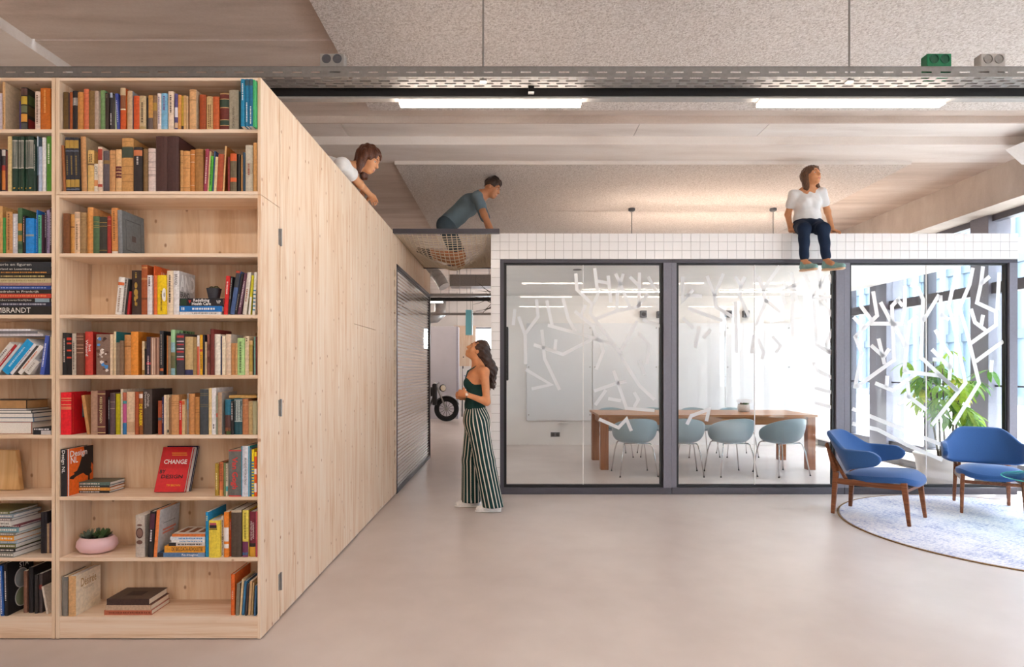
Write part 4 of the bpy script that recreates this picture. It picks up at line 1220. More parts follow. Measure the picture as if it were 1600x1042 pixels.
# ---- corner bookcase, fifth shelf
r = shelf_books('c', 4, [
 (96, 97.8, 510, '#2c2f55', {'d': .19, 'yin': .03, 'side': '#39386a', 'what': 'tall flower-print picture book'}), (98, 104.2, 520, '#24262a', {'marks': '#d9d0c4', 'mf': (.3, .86)}), (104.4, 111.6, 521, '#1d1a1d', {'what': 'black book with a red ring', 'bands': [(.84, .9, '#e03c28'), (.40, .44, '#d9442c'), (.57, .61, '#d9442c'), (.74, .78, '#d9442c')]}),
 (112, 119, 521, '#cfc4b6', {'marks': '#6a625a', 'mf': (.15, .8)}), (119.4, 130.4, 520, '#6e4636', {'bands': [(.91, .93, '#b58a72'), (.84, .86, '#b58a72'), (.70, .72, '#b58a72'), (.62, .64, '#b58a72'), (.52, .54, '#b58a72')]}),
 (130.6, 145, 518, '#d2453a', {'side': '#b52c2a', 'd': .17, 'text': ('het\nWoord', '#f3e6e0', {'f': .62, 'ln': .085, 'frac': .72, 'bold': .0006}), 'marks': None, 'what': 'red book with white lettering'}), (150.6, 171.6, 522, '#8a6f62', {'what': 'brown and white camouflage-print book'}),
 (172, 175.8, 522, '#e9cfae'), (176, 181.4, 518, '#efd9b4', {'side': '#2f8088', 'd': .15}), (181.6, 187, 535, '#8f7a66'), (187.2, 192.8, 532, '#8a6c54'), (193, 204.6, 523, '#cc8f56', {'bands': [(.86, .87, '#9a6a3c'), (.76, .77, '#8a5c30'), (.70, .73, '#8a5c30')]}),
 (204.8, 216, 518, '#e8933a', {'side': '#c9741e', 'd': .19}), (222, 225.8, 533, '#e6c9a0', {'bands': [(0, .15, '#a87a3a')]}), (226, 228.6, 545, '#1f1c1c'), (229, 235.4, 526, '#33283a', {'marks': '#d9b8b8', 'mf': (.04, .5), 'bands': [(.27, .33, '#c0304a')]}),
 (235.6, 247.6, 527, '#b58a74', {'bands': None, 'what': 'brown and cream striped book'}), (248, 255.4, 517, '#3b3b40', {'marks': '#9a9088', 'mf': (.22, .92), 'side': '#26262a', 'd': .16, 'bands': [(.09, .15, '#d07048')]}), (260.6, 262.6, 524, '#c0743e'), (262.8, 266.4, 525, '#9a8468'),
 (267, 273.6, 515, '#8fb9c4', {'what': 'green and blue landscape picture book', 'bands': [(.72, 1, '#a3d2a0'), (.42, .5, '#8a7a50'), (.15, .42, '#6a6a4a')], 'side': '#a8d49a', 'd': .19}), (276, 287.4, 521, '#454048', {'bands': [(.90, .95, '#c23a40'), (.80, .82, '#ded8da'), (.72, .75, '#c23a40'), (.62, .64, '#ded8da'), (.54, .58, '#c23a40'), (.43, .45, '#ded8da'), (.36, .40, '#c23a40')], 'what': 'charcoal book with red and white lettering'}),
 (289.2, 301.6, 526, '#c9ad7c', {'what': 'torn beige book with dark blue foot', 'bands': [(0, .14, '#34365e')]}), (302, 307.6, 527, '#b0915f'), (308, 311.6, 524, '#efe6e0', {'bands': [(0, .7, '#d8573a')] if False else [(.0, .72, '#d8694a')]}), (312, 316.6, 523, '#f2b01e', {'bands': [(.58, .64, '#d8502a')], 'marks': '#8a5a10', 'mf': (.15, .5)}),
 (317, 320.2, 523, '#26222e'), (320.4, 323, 534, '#cdb694'), (323.2, 328, 522, '#8a5348', {'bands': [(.6, .75, '#6a342c'), (.3, .45, '#6a342c')]}), (329, 334, 514, '#7a332f', {'side': '#7c2c2a', 'd': .195, 'yin': .006}), (334.4, 344.4, 522, '#efe6da'), (344.8, 346.8, 525, '#2e3a6a'), (347, 351.8, 525, '#efdfc4'),
 (352, 361, 522, '#e6cdb6', {'side': '#e0d4d0'}), (361.4, 367.6, 536, '#c98f5a'), (367.8, 370.8, 536, '#d9a870'), (371.2, 381.4, 528, '#b3d892', {'marks': '#5a7a4a', 'mf': (.05, .9)}), (381.8, 389, 525, '#ead2b4', {'marks': '#7a6a52', 'mf': (.88, .95)}), (389.2, 394.6, 532, '#b59a48', {'bands': [(.88, 1, '#dcb47c'), (0, .1, '#dcb47c')]}),
 (394.8, 396.4, 540, '#3a2622'), (396.6, 399.2, 526, '#7fb0a4'), (399.4, 401.6, 526, '#7a3c38')])
o, t, d, h = r[0]
for k in range(22):
    rg = random.Random(k); cy, cz, q = rg.random() * .8 + .05, .80 + rg.random() * .16, rg.uniform(.010, .022)
    side_patch(o, t, d, h, 0, 0, 0, 0, rg.choice(['#4f7f9a', '#8f6fa8', '#bcd0dc', '#2f2c5c']), 'flower_print', [(cy + q / d * math.cos(a), cz + q / h * math.sin(a)) for a in [i * PI / 3 for i in range(6)]])
o, t, d, h = r[6]
for k in range(26):
    rg = random.Random(50 + k); cx, cz, q = rg.uniform(.15, .85), rg.uniform(.06, .94), rg.uniform(.10, .2)
    MB().add([(t * min(.98, max(.02, cx + q * rg.uniform(.5, 1.1) * math.cos(a))), -.0052 - k * .00001, h * (cz + q * .22 * rg.uniform(.6, 1.2) * math.sin(a))) for a in [i * PI / 3.5 for i in range(7)]], [tuple(range(7))]).build('cover_print', paint(rg.choice(['#4a2f2a', '#e9dcd4', '#d8c8bf', '#6a4a3c', '#4f93d8', '#efe6e0']), .5), o)
bands(*[r[16][i] for i in (0, 1, 3)], [(.0, 1, '#b58a74')])
for f0, c in ((.28, '#e6d0c0'), (.52, '#d9b8a0'), (.75, '#7a5242')):
    o, t, d, h = r[16]; MB().quad((t * f0, -.0062, 0.002), (t * (f0 + .12), -.0062, .002), (t * (f0 + .12), -.0062, h - .004), (t * f0, -.0062, h - .004)).build('spine_stripe', paint(c, .5), o)
o, t, d, h = r[20]; side_text(o, t, d, h, 'A-T BV', '#1f4a2c', .5, .90, .13, .035, .001)
# ---- corner bookcase, sixth shelf
r = shelf_books('c', 5, [
 (95.2, 111.4, 613, '#ee1c2c', {'d': .185, 'what': 'bright red book with a small blue picture', 'bands': [(.85, .87, '#e8a070'), (.80, .82, '#e8a070'), (.70, .72, '#e8a070'), (.64, .66, '#e8a070'), (.60, .62, '#e8a070')], 'side': '#cf1524', 'yin': .008}), (136, 140.6, 617, '#c9905a', {'lean': -9}),
 (142, 152.4, 611, '#b08a74'), (152.6, 164.6, 610, '#6b3a34', {'text': ('KEES DE JONGEN', '#ecd9a0', {'f': .56, 'ln': .135, 'frac': .4}), 'side': '#4a2226', 'd': .19, 'bands': [(.915, .93, '#e0c98a'), (.17, .185, '#e0c98a'), (.04, .055, '#e0c98a')]}),
 (169, 172, 620, '#26242f', {'marks': '#c7c2c8', 'mf': (.4, .92)}), (172.2, 179.6, 614, '#5c464c', {'bands': [(.78, .79, '#b09a8a'), (.62, .63, '#b09a8a')]}), (181, 187, 615, '#b8ac14'), (187.2, 191.6, 608, '#ead8c4', {'d': .19}), (191.8, 198, 613, '#3f8790', {'what': 'collage book in teal, pink and blue', 'bands': [(.80, 1, '#b8644a'), (.28, .73, '#c2578a'), (0, .26, '#2a6ea8')]}),
 (198.2, 210.8, 612, '#e0c2a2', {'what': 'cream book with stained spine', 'bands': [(.06, .3, '#c9a684')]}), (211, 216.4, 612, '#a8502a'), (216.6, 223, 612, '#9a5a2c', {'text': ('DE FABRIEK', '#f2d21c', {'f': .46, 'ln': .115, 'frac': .85, 'bold': .001}), 'bands': [(.85, .95, '#e6d9d0')], 'what': 'brown book with bold yellow title'}),
 (223.4, 237.4, 608, '#4d423e', {'side': '#3f3532', 'd': .185, 'text': ('Oorlogs\nDocument', '#e0d8d2', {'f': .76, 'ln': .085, 'frac': .55}), 'bands': None, 'what': 'dark grey book with white slanted title'}), (247, 252.4, 626, '#a84f30', {'bands': [(.42, .5, '#4a5a66')]}), (252.6, 256, 620, '#2c2f63', {'marks': '#d9cfe0', 'mf': (.3, .8)}), (256.2, 259.6, 617, '#e6d0b4'), (260, 263.6, 617, '#ecd9b8', {'bands': [(.05, .12, '#2a2624')]}),
 (264, 267.8, 621, '#9a7250'), (268, 279.6, 617, '#d09a66', {'bands': [(.83, .84, '#a8743e'), (.78, .79, '#a8743e'), (.73, .74, '#a8743e')]}), (280, 284.2, 626, '#cf2f22', {'marks': '#f0d8d0', 'mf': (.45, .92)}), (284.4, 288.6, 624, '#dcb98a', {'bands': [(.85, .96, '#d86a34')]}), (288.8, 291, 625, '#d9b487'),
 (291.2, 294.6, 614, '#9a8a80', {'bands': [(.6, .86, '#7f93a6')]}), (295, 304.4, 615, '#cc8f58'), (305, 311.8, 620, '#bf8347', {'bands': [(.66, .67, '#8a5a2a'), (.58, .59, '#8a5a2a')]}), (312.4, 325, 608, '#474c52', {'bands': [(.9, .905, '#b09a5a'), (.86, .865, '#b09a5a'), (.66, .665, '#b09a5a'), (.62, .625, '#b09a5a')]}),
 (325.4, 330.6, 606, '#e8cf9c', {'d': .15}), (331, 337.6, 606, '#f0eef2', {'side': '#f2eeee', 'd': .19, 'marks': '#55525a', 'mf': (.12, .22)}), (338, 340, 618, '#8f9a84', {'bands': [(.45, .55, '#c25a44')]}), (340.4, 346.6, 613, '#b89a80', {'side': '#a8a09a', 'd': .17}),
 (352, 360.6, 624, '#2d7590', {'what': 'teal and dark red lighthouse book', 'bands': [(0, .56, '#5a3a36'), (0, .1, '#5f8a4a'), (.1, .2, '#d08a5c')]}), (361, 364.6, 627, '#2a2728', {'marks': '#e3dfdc', 'mf': (.45, .95)}), (365, 378.6, 622, '#2e5a66', {'text': ('DE HELAASHEID', '#e6efec', {'f': .62, 'ln': .115, 'frac': .55, 'up': True, 'bold': .001}) if False else None, 'what': 'dark teal book with pale block letters', 'bands': [(.35, .96, '#d3e0dc'), (.37, .94, '#2e5a66')], 'marks': '#d9e6e2', 'mf': (.4, .92), 'mr': 2}),
 (379, 388, 623, '#bd7e54', {'bands': [(.82, .83, '#dcb08a')]}), (388.4, 394.6, 627, '#c9ab78'), (394.8, 401.4, 627, '#a9ab88', {'bands': [(0, 1, '#b5ae8a')]})])
o, t, d, h = r[0]; side_patch(o, t, d, h, .42, 1.0, .40, .72, '#7fa8b8', 'cover_picture'); side_patch(o, t, d, h, .42, 1, .38, .41, '#2a5a9a', 'picture_edge')
side_patch(o, t, d, h, .5, .95, .46, .60, '#3a4448', 'picture_subject', [(.5, .46), (.95, .46), (.9, .56), (.78, .56), (.76, .68), (.68, .68), (.66, .57), (.52, .55)])
side_patch(o, t, d, h, .06, .07, .05, .95, '#e8603a', 'cover_rule')
fb = flat_book(5, 358, 401, 617.4, 621.4, '#c9a05a', 'ochre book lying across the tops at the end of sixth shelf', 'books on the sixth shelf of the corner bookcase', yin=.03, d=.15, foot=CAMZ - (621.6 - HZ) * 3.11 / F)
# ---- corner bookcase, seventh shelf
r = shelf_books('c', 6, [(95, 105.2, 702, '#26242a', {'d': .19, 'yin': .006, 'side': '#ef6a1e', 'hard': True, 'what': 'black spined book with orange map cover', 'text': ('Design NL', '#f3f0ee', {'f': .74, 'ln': .118, 'frac': .62, 'bold': .0004}), 'marks': None})])
o, t, d, h = r[0]
side_patch(o, t, d, h, .02, .06, 0, 1, '#f3f0ec', 'cover_edge')
side_text(o, t, d, h, 'Design', '#f6f3f0', .42, .88, .125, .042, .001, .0012); side_text(o, t, d, h, 'NL', '#f6f3f0', .25, .74, .052, .034, .001)
nlp = [(.62, 1.0), (1.0, 1.0), (1.0, .55), (.93, .62), (.90, .50), (.95, .40), (.86, .36), (.86, .24), (.78, .22), (.80, .33), (.70, .36), (.60, .42), (.45, .40), (.30, .37), (.22, .33), (.08, .36), (.10, .40), (.28, .44), (.22, .47), (.36, .50), (.46, .62), (.52, .74), (.56, .84), (.66, .76), (.70, .68), (.62, .72), (.66, .86)]
m = MB(); m.add([(t + .0005, d * a, h * b) for a, b in nlp], [tuple(range(len(nlp)))]); m.build('cover_map', paint('#1f1b1d', .5), o)
G7 = 'flat stack beside the orange map book'
z = sz(ROWS[6]) + .0006
for k, (a, b, x0, x1, c, sd, lb) in enumerate([(765.6, 769.4, 121, 171, '#26262a', '#c9743a', 'black flat book with tiny lettering, lowest beside orange map book'), (760.8, 765.4, 121, 172, '#dd9a44', '#d8803a', 'ochre orange flat book on the black one beside map book'),
        (757.2, 760.6, 121, 171, '#2b3038', '#2f6a9a', 'black flat book with blue back, second from top beside map book'), (752, 757, 121, 172, '#5f7a76', '#6a6a5a', 'teal grey flat book topmost of the pile beside map book')]):
    fb = flat_book(6, x0, x1, a, b, c, lb, G7, yin=.09, d=.125, foot=z, side=sd)
    flat_marks(fb, '#e6e0d8', .08, .7, k); z = fb[4] + .0003
# leaning red book, face towards the room
def leaning_face(px0, px1, yin, h, t, col, label, lean, pagec=None, side=None):
    Y = BY0 + yin
    X0, X1 = (px0 - 800) * Y / F, (px1 - 800) * Y / F
    w = X1 - X0
    m = MB(); c = .002
    m.box(0, w, 0, c, 0, h); m.box(0, w, t - c, t, 0, h); m.box(0, .002, 0, t, 0, h)
    o = m.build('book', [paint(col, .45, 0, .05, 60)])
    MB().box(.002, w - .003, c, t - c, .002, h - .002).build('pages', pagec or M_PAGEW, o)
    o.location = (X0, Y, sz(ROWS[6]) + t * math.sin(lean) + .0008)
    o.rotation_euler = (-lean, 0, 0)
    tag(o, label, 'book', 'books leaning on the seventh shelf')
    return o, w, h
ln = .36
o, w, h = leaning_face(240.5, 287.5, .085, .243, .020, '#d4222a', 'red book facing out with white and black title, leaning back', ln)
text('CHANGE', .05, paint('#f6f2ee', .5), o, (w * .52, -.0008, h * .66), (PI / 2, 0, 0), fit=w * .78, fith=h * .10, bold=.001)
text('BY', .05, paint('#241a1c', .5), o, (w * .10 + .008, -.0008, h * .44), (PI / 2, 0, 0), fit=w * .2, fith=h * .085, bold=.001)
text('DESIGN', .05, paint('#241a1c', .5), o, (w * .50, -.0008, h * .33), (PI / 2, 0, 0), fit=w * .72, fith=h * .085, bold=.001)
text('TIM BROWN', .05, paint('#f0b21c', .5), o, (w * .60, -.0008, h * .14), (PI / 2, 0, 0), fit=w * .46, fith=h * .045)
for k in range(2): MB().box(w * (.34 + .02 * k), w * (.84 + .03 * k), -.0008, -.0002, h * (.85 - .045 * k), h * (.872 - .045 * k)).build('subtitle_line', paint('#e8902c', .5), o)
leaning_face(243.5, 293, .108, .243, .012, '#e6e2e0', 'white book leaning right behind the red facing book', ln)
leaning_face(247, 296.5, .1225, .246, .014, '#23284e', 'navy book leaning hindmost behind the red facing book', ln)
r = shelf_books('c', 6, [
 (336, 341.6, 724, '#b8973a', {'marks': '#e8d9a0', 'mf': (.2, .7)}), (343, 348.8, 722, '#d8784a', {'marks': '#8a4a2c', 'mf': (.45, .95), 'bands': [(0, .18, '#e6a060')]}), (349.4, 352.4, 723, '#7f8a5a'), (352.8, 356.4, 724, '#e0d3bd', {'bands': [(.15, .3, '#5fb0b4')], 'marks': '#4a4640', 'mf': (.45, .95)}),
 (357.4, 377.4, 703, '#6f6f6c', {'what': 'thick grey book with red gothic title', 'bands': [(.975, 1, '#d84a48'), (0, .025, '#d84a48')], 'side': '#b8443e', 'd': .2, 'yin': .004, 'text': ('Van Gogh', '#e0403c', {'f': .5, 'ln': .165, 'frac': .55, 'bold': .001})}),
 (378, 390, 697, '#dfe3ee', {'what': 'white book edged in cyan', 'text': ('BRANDED INTERACTIONS', '#4a4a56', {'f': .5, 'ln': .14, 'frac': .28}), 'd': .19, 'yin': .004, 'side': '#2aa0b0'}), (390.4, 393, 700, '#6f8296', {'yin': .01}), (393.4, 396.8, 702, '#f0d81e', {'what': 'yellow book edged with blue dots', 'yin': .004, 'bands': [(.05 + .06 * k, .08 + .06 * k, '#2f88b8') for k in range(12)]}), (397.4, 401, 706, '#e85a22', {'what': 'orange book with yellow edges', 'yin': .004, 'bands': [(.9, 1, '#f2d41e'), (.1, .3, '#efe0d8'), (.5, .62, '#efe0d8')]})], start=1)
o, t, d, h = r[5]
for f0 in (.0, .90): MB().quad((t * f0, -.0056, 0), (t * (f0 + .1), -.0056, 0), (t * (f0 + .1), -.0056, h), (t * f0, -.0056, h)).build('spine_edge', paint('#18a0c4', .5), o)
# ---- corner bookcase, eighth shelf
r = shelf_books('c', 7, [
 (212, 226, 805, '#c9bdb2', {'what': 'pale grey book with brown ornament', 'd': .17, 'yin': .012}), (231, 238.6, 799, '#2a2629', {'lean': 4, 'yin': .008, 'd': .18, 'bands': [(.62, .95, '#52283c')], 'marks': '#e0d8dc', 'mf': (.35, .6)}), (240, 245.2, 797, '#f08a4c', {'lean': 5, 'side': '#c9c5c4', 'd': .185, 'yin': .01, 'what': 'orange spined book with grey lettered cover'})])
o, t, d, h = r[0]
for (cx, cz, a, b, c) in ((.5, .58, .40, .26, '#5a3a34'), (.5, .58, .30, .20, '#8a6a60'), (.5, .36, .34, .10, '#7a5a52'), (.5, .77, .28, .05, '#7a5a52')):
    MB().add([(t * (cx + a * math.cos(q)), -.0052 - .0003 * (c == '#8a6a60'), h * (cz + b * .5 * math.sin(q))) for q in [k * PI / 8 for k in range(16)]], [tuple(range(16))]).build('ornament', paint(c, .5), o)
o, t, d, h = r[2]; side_text(o, t, d, h, 'IN DE FABRIEK', '#e88a74', .5, .45, .12, .02) if False else None
for k in range(2): side_patch(o, t, d, h, .2, .85 - .1 * k, .52 - .07 * k, .56 - .07 * k, '#e88a74', 'cover_title_line')
side_patch(o, t, d, h, .2, .8, .68, .69, '#6a6664', 'cover_rule')
G8 = 'flat pile on the eighth shelf'
z = sz(ROWS[7]) + .0006
for k, (a, b, x0, x1, c, sd, lb, tx) in enumerate([
    (864, 871, 246.5, 320.4, '#5b80ac', '#4a6a94', 'blue grey flat book, lowest of the pile on eighth shelf', ('Re-imagine', '#eef2f6', .68, .34)), (853.4, 863.4, 257, 320.4, '#f0a638', '#e89a30', 'orange flat book with dark capital title in the pile', ('DE BIG DATA-REVOLUTIE', '#3a2c26', .56, .76)),
    (847, 852.6, 264, 320.4, '#d9d3cf', '#cfc9c4', 'white flat book with black spine end above the orange one', None), (843, 846.6, 268, 320.4, '#efedec', '#e6e3e0', 'thin white flat book with a blue speck in the pile', None), (837.6, 842.8, 266, 320.4, '#dfe6ef', '#d9e0ea', 'pale blue lettered flat book second from the pile top', None), (833, 837.4, 269, 320.4, '#e07a3c', '#e6ddd2', 'orange edged flat book topmost of the pile with picture cover', None)]):
    fb = flat_book(7, x0, x1, a, b, c, lb, G8, yin=.012, d=.15, foot=z, side=sd)
    if tx: flat_text(fb, tx[0], tx[1], tx[2], tx[3], .6, .0006)
    elif k < 5: flat_marks(fb, ('', '', '#5a5452', '#3a84c4', '#5aa0d8')[k], .25, .9, k)
    if k == 2: flat_band(fb, 0, .2, '#2c2a2b')
    if k == 0: flat_band(fb, 0, .12, '#2c2a30'); flat_band(fb, .85, 1, '#7f9fc4')
    if k == 5:
        for q in range(3): MB().box(fb[1] * (.1 + .3 * q), fb[1] * (.28 + .3 * q), .03, .12, fb[3], fb[3] + .0004).build('cover_picture', paint('#8a4a24', .5), fb[0])
    z = fb[4] + .0003
r = shelf_books('c', 7, [
 (321.4, 326, 800, '#1e95cf', {'d': .19, 'yin': .014, 'hard': False, 'marks': '#f0e6a0', 'mf': (.8, .92)}), (326.6, 343.6, 813, '#f7dc4e', {'what': 'thick yellow book with a typewriter picture', 'yin': .004, 'd': .14}), (344.4, 349.6, 806, '#e2d8cc', {'marks': '#5a544e', 'mf': (.05, .9), 'bands': [(.42, .5, '#b5a894')]}), (350, 357.4, 800, '#ef8a2e', {'bands': [(.35, .66, '#efeae6'), (.2, .29, '#efeae6')]}),
 (357.8, 360.8, 811, '#e8562e', {'marks': '#f6e0d8', 'mf': (.7, .92)}), (361.4, 377.4, 797, '#57493f', {'what': 'thick dark taupe book', 'bands': [(.955, 1, '#cdbca4')], 'd': .19, 'side': '#4a3e36'}), (379, 388, 797, '#f0dc62', {'bands': [(0, .33, '#7a3a62'), (.04, .1, '#4a9ad8')], 'marks': '#9a8a3a', 'mf': (.4, .95), 'what': 'yellow book with purple foot'}), (390, 399.2, 799, '#7d2a3c', {'text': ('CONTEMPORARY\nSTRATEGY ANALYSIS', '#f0e4e4', {'f': .58, 'ln': .10, 'frac': .62}), 'bands': [(0, .22, '#d8a034'), (.22, .3, '#2a2426')], 'd': .18}), (399.6, 401.6, 799, '#cf5a6a')], start=3)
o, t, d, h = r[1]
for (a, b, c, e, col) in ((.1, .75, .80, .88, '#2c2a2e'), (.12, .72, .88, .94, '#c4586a'), (.08, .8, .76, .78, '#2c2a2e')): MB().quad((t * a, -.0062, h * c), (t * b, -.0062, h * c), (t * b, -.0062, h * e), (t * a, -.0062, h * e)).build('spine_picture', paint(col, .5), o)
# ---- corner bookcase, bottom shelf
r = shelf_books('c', 8, [(97, 106, 901, '#7c7a78', {'d': .17, 'yin': .012, 'bands': [(.0, .9, '#85807a')]}), (107, 118.6, 900, '#dcaf7d', {'d': .185, 'side': '#efe0c8', 'hard': True, 'what': 'tan spined book with cream title cover', 'yin': .006})])
o, t, d, h = r[1]; side_text(o, t, d, h, 'Désirée', '#b8935a', .5, .76, .115, .045, .0006)
side_patch(o, t, d, h, .28, .72, .60, .61, '#a89474', 'cover_rule'); side_patch(o, t, d, h, .35, .65, .57, .58, '#a89474', 'cover_rule')
z = sz(ROWS[8]) + .0006
for (a, b, x0, x1, c, sd, lb, mk) in [(954.4, 961.6, 163, 237, '#bd6a4e', '#b5604a', 'terracotta flat book, lowest of the pile on bottom shelf', '#8a4632'), (946, 954, 165, 236, '#c9ac94', '#8a5a48', 'beige flat book in the middle of the bottom shelf pile', None), (936.4, 945.8, 167, 233, '#4a3530', '#5a4a42', 'dark brown flat book with cover picture atop bottom shelf pile', None)]:
    fb = flat_book(8, x0, x1, a, b, c, lb, 'flat pile on the bottom shelf', yin=.022, d=.165, foot=z, side=sd, pages=M_PAGE)
    if mk: flat_marks(fb, mk, .1, .95, 3)
    z = fb[4] + .0003
MB().box(fb[1] * .3, fb[1] * .68, .05, .11, fb[3], fb[3] + .0004).build('cover_picture', paint('#332826', .5), fb[0])
shelf_books('c', 8, [(361, 366.6, 897, '#e86f2e', {'d': .19, 'marks': '#f0c9a8', 'mf': (.4, .6)}), (368, 373, 912, '#8a8272', {'lean': 2}), (374, 377, 905, '#e6c9a0', {'lean': 4}), (378, 381.6, 908, '#3a7aa8', {'lean': 4}), (382.6, 385.4, 912, '#4a3a36', {'lean': 3.4}), (387.4, 391, 908, '#d9b487', {'lean': 3}), (392.4, 394.8, 910, '#c9a878', {'lean': 2.6}), (396.6, 399, 915, '#3f6a94', {'lean': 2})], start=2)

# ---- adjoining bookcase (only its right part shows)
gr = {'bands': [(.42, .93, '#cfcac0'), (.44, .91, '#8f9a90')], 'what': 'dark green serial volume', 'hard': True, 'd': .16}
r = shelf_books('a', 0, [(-28, -16, 150, '#8a5a34'), (-15, -6, 143, '#5f6f86'), (-5, 3.4, 146, '#d3c6d3'), (4, 8.2, 128, '#dcae7c', {'d': .205, 'side': '#cbb294', 'yin': .004, 'marks': '#a87a44', 'mf': (.1, .6)}), (30.4, 32.4, 158, '#4a3a74', {'yin': .02}),
 (33, 42.6, 137, '#2a2420', {'what': 'black mosaic-picture book', 'bands': [(.82, .97, '#5a3a34'), (.60, .79, '#c9a838'), (.40, .57, '#6a7050'), (.18, .37, '#dc9a3c'), (.02, .15, '#4a4a48')], 'd': .14, 'side': '#2f2a24'}), (55, 62.8, 143, '#e3cdbd', {'marks': '#8a6a5a', 'mf': (.15, .9)}), (63.4, 79, 138, '#c96a14', {'marks': '#e8a85a', 'mf': (.4, .95)}), (79.4, 81, 140, '#c23a28')])
o, t, d, h = r[5]
for (y0, z0, c) in ((.05, .62, '#4a5a34'), (.05, .36, '#5a4a2c'), (.05, .05, '#8a2c2a'), (.55, .62, '#3a4a2c'), (.55, .34, '#3a3a34'), (.55, .06, '#7a2a30')): side_patch(o, t, d, h, y0, y0 + .42, z0, z0 + .22, c, 'cover_picture')
r = shelf_books('a', 1, [(-30, -18, 225, '#7a4a2c'), (-17, -10, 230, '#c9a06a'), (-9, 0, 233, '#3a3236'), (0.5, 8.6, 233, '#4a4446', {'what': 'dark book with an orange portrait', 'bands': [(.05, .5, '#d8803a'), (.5, .62, '#b03a34'), (.84, .98, '#d8d2cf')]}), (9, 11.6, 236, '#6a2c30'), (12.2, 17.6, 213, '#d9c08a'),
 (19, 27.6, 213, '#1f3d30', dict(gr)), (28, 32.6, 213, '#1f3d30', dict(gr)), (33, 37.4, 213, '#21402f', dict(gr)), (37.8, 43.6, 213, '#1f3d30', dict(gr)), (44, 52.6, 213, '#1c3a2e', dict(gr)), (53, 55.6, 218, '#243c34', {'marks': '#cfcac0', 'mf': (.4, .9)}), (56, 60, 213, '#6a8296', {'bands': [(0, .3, '#3a363c'), (.82, 1, '#cdd8e2')]}), (60.4, 65, 229, '#aebbd6'), (65.4, 71.6, 215, '#e9e7e6'), (73, 81, 213, '#4f8a22', {'marks': '#dce8c8', 'mf': (.5, .86)})])
for i in range(6, 11):
    o, t, d, h = r[i]; MB().add([(t * .25, -.0052, h * .06), (t * .6, -.0052, h * .05), (t * .75, -.0052, h * .075), (t * .45, -.0052, h * .08)], [(0, 1, 2, 3)]).build('gilt_bird', paint('#d9a83a', .4), o)
r = shelf_books('a', 2, [(-26, -14, 330, '#8a3a2c'), (-13, -5, 326, '#d9c4a0'), (-4.6, 4.2, 322, '#d0a064', {'d': .2}), (4.6, 9, 340, '#3f9a48'), (9.6, 19.6, 331, '#d09a60', {'marks': '#8a5c34', 'mf': (.1, .95)}), (20, 27.6, 334, '#c6c4cc', {'marks': '#f6f4f4', 'mf': (.2, .9)}), (28, 34.6, 325, '#4a6a48', {'bands': [(.5, .66, '#c98a3c'), (.27, .4, '#b08030'), (.1, .2, '#2f4a38')]}),
 (35, 39.6, 337, '#2a2428', {'marks': '#d9b0b0', 'mf': (.3, .95)}), (40.4, 53, 341, '#1e86d8', {'what': 'bright blue book with a grey ribbon picture', 'bands': [(.48, .54, '#8a96a0')], 'yin': .004, 'd': .13}), (53.4, 58.6, 328, '#2a6fc4', {'marks': '#dbe6f2', 'mf': (.05, .9)}), (59, 64.6, 336, '#62c4a0', {'marks': '#1f6a4c', 'mf': (.4, .95)}), (65, 67.4, 335, '#4a2a3a'), (67.8, 72.6, 330, '#3a303a', {'marks': '#e0dce0', 'mf': (.4, .95)}), (73, 77.4, 328, '#a493b8', {'marks': '#4a3f5a', 'mf': (.1, .9)}), (77.8, 81, 325, '#4a363c', {'marks': '#cfc2c6', 'mf': (.2, .9)})])
# horizontal pile on the fourth shelf
GA = 'flat pile filling the fourth shelf of adjoining bookcase'
rows4 = [(476.8, 489.8, '#24211f', 'black flat book with large white capitals, lowest of the tall pile', 'REMBRANDT', '#efeae4'), (469.8, 476.5, '#23243a', 'navy flat book above the one with large capitals', None, '#b9b6c4'), (463.4, 469.5, '#282422', 'black flat book with pale picture end in the tall pile', 'schilderswerkelijke', '#d9d2c8'),
  (456.4, 463.1, '#c8402e', 'red flat book in the tall pile', None, '#e88a5a'), (449.4, 456.1, '#26211e', 'black flat book with white italic title in the tall pile', 'kathedralen in Frankrijk', '#efeae0'), (443.4, 449.1, '#2a4a9c', 'blue flat book in the tall pile', None, '#9ab0e0'), (438.4, 443.1, '#a8807c', 'mauve flat book in the tall pile', None, None),
  (431.4, 438.1, '#cdbf96', 'cream flat book in the tall pile', None, '#a89a6a'), (424.4, 431.1, '#2f2a20', 'black flat book with gilt flowers in the tall pile', None, '#c9b070'), (419.2, 424.1, '#2b2726', 'black flat book with an orange line in the tall pile', None, '#d8923c'), (413.2, 418.9, '#262a30', 'black flat book with white title second from pile top', 'Nederland en Luxemburg', '#e6e2dc'), (404.5, 412.9, '#2a2c34', 'charcoal flat book topmost of the tall pile', 'Theorie en figuren', '#d9d6d0')]
z = sz(ROWS[3]) + .0006
for k, (a, b, c, lb, tx, tc) in enumerate(rows4):
    fb = flat_book(3, -32, 80.5 - (k % 3) * .4, a, b, c, lb, GA, yin=.012 + .002 * (k % 3), d=.19, foot=z, pages=M_PAGEW)
    if tx: flat_text(fb, tx, tc, {'REMBRANDT': .42, 'kathedralen in Frankrijk': .50}.get(tx, .45), {'REMBRANDT': .58, 'kathedralen in Frankrijk': .66}.get(tx, .56), .62)
    elif tc: flat_marks(fb, tc, .3, .92, k)
    if k == 2: flat_band(fb, .78, .98, '#8fa6b4')
    z = fb[4] + .0002
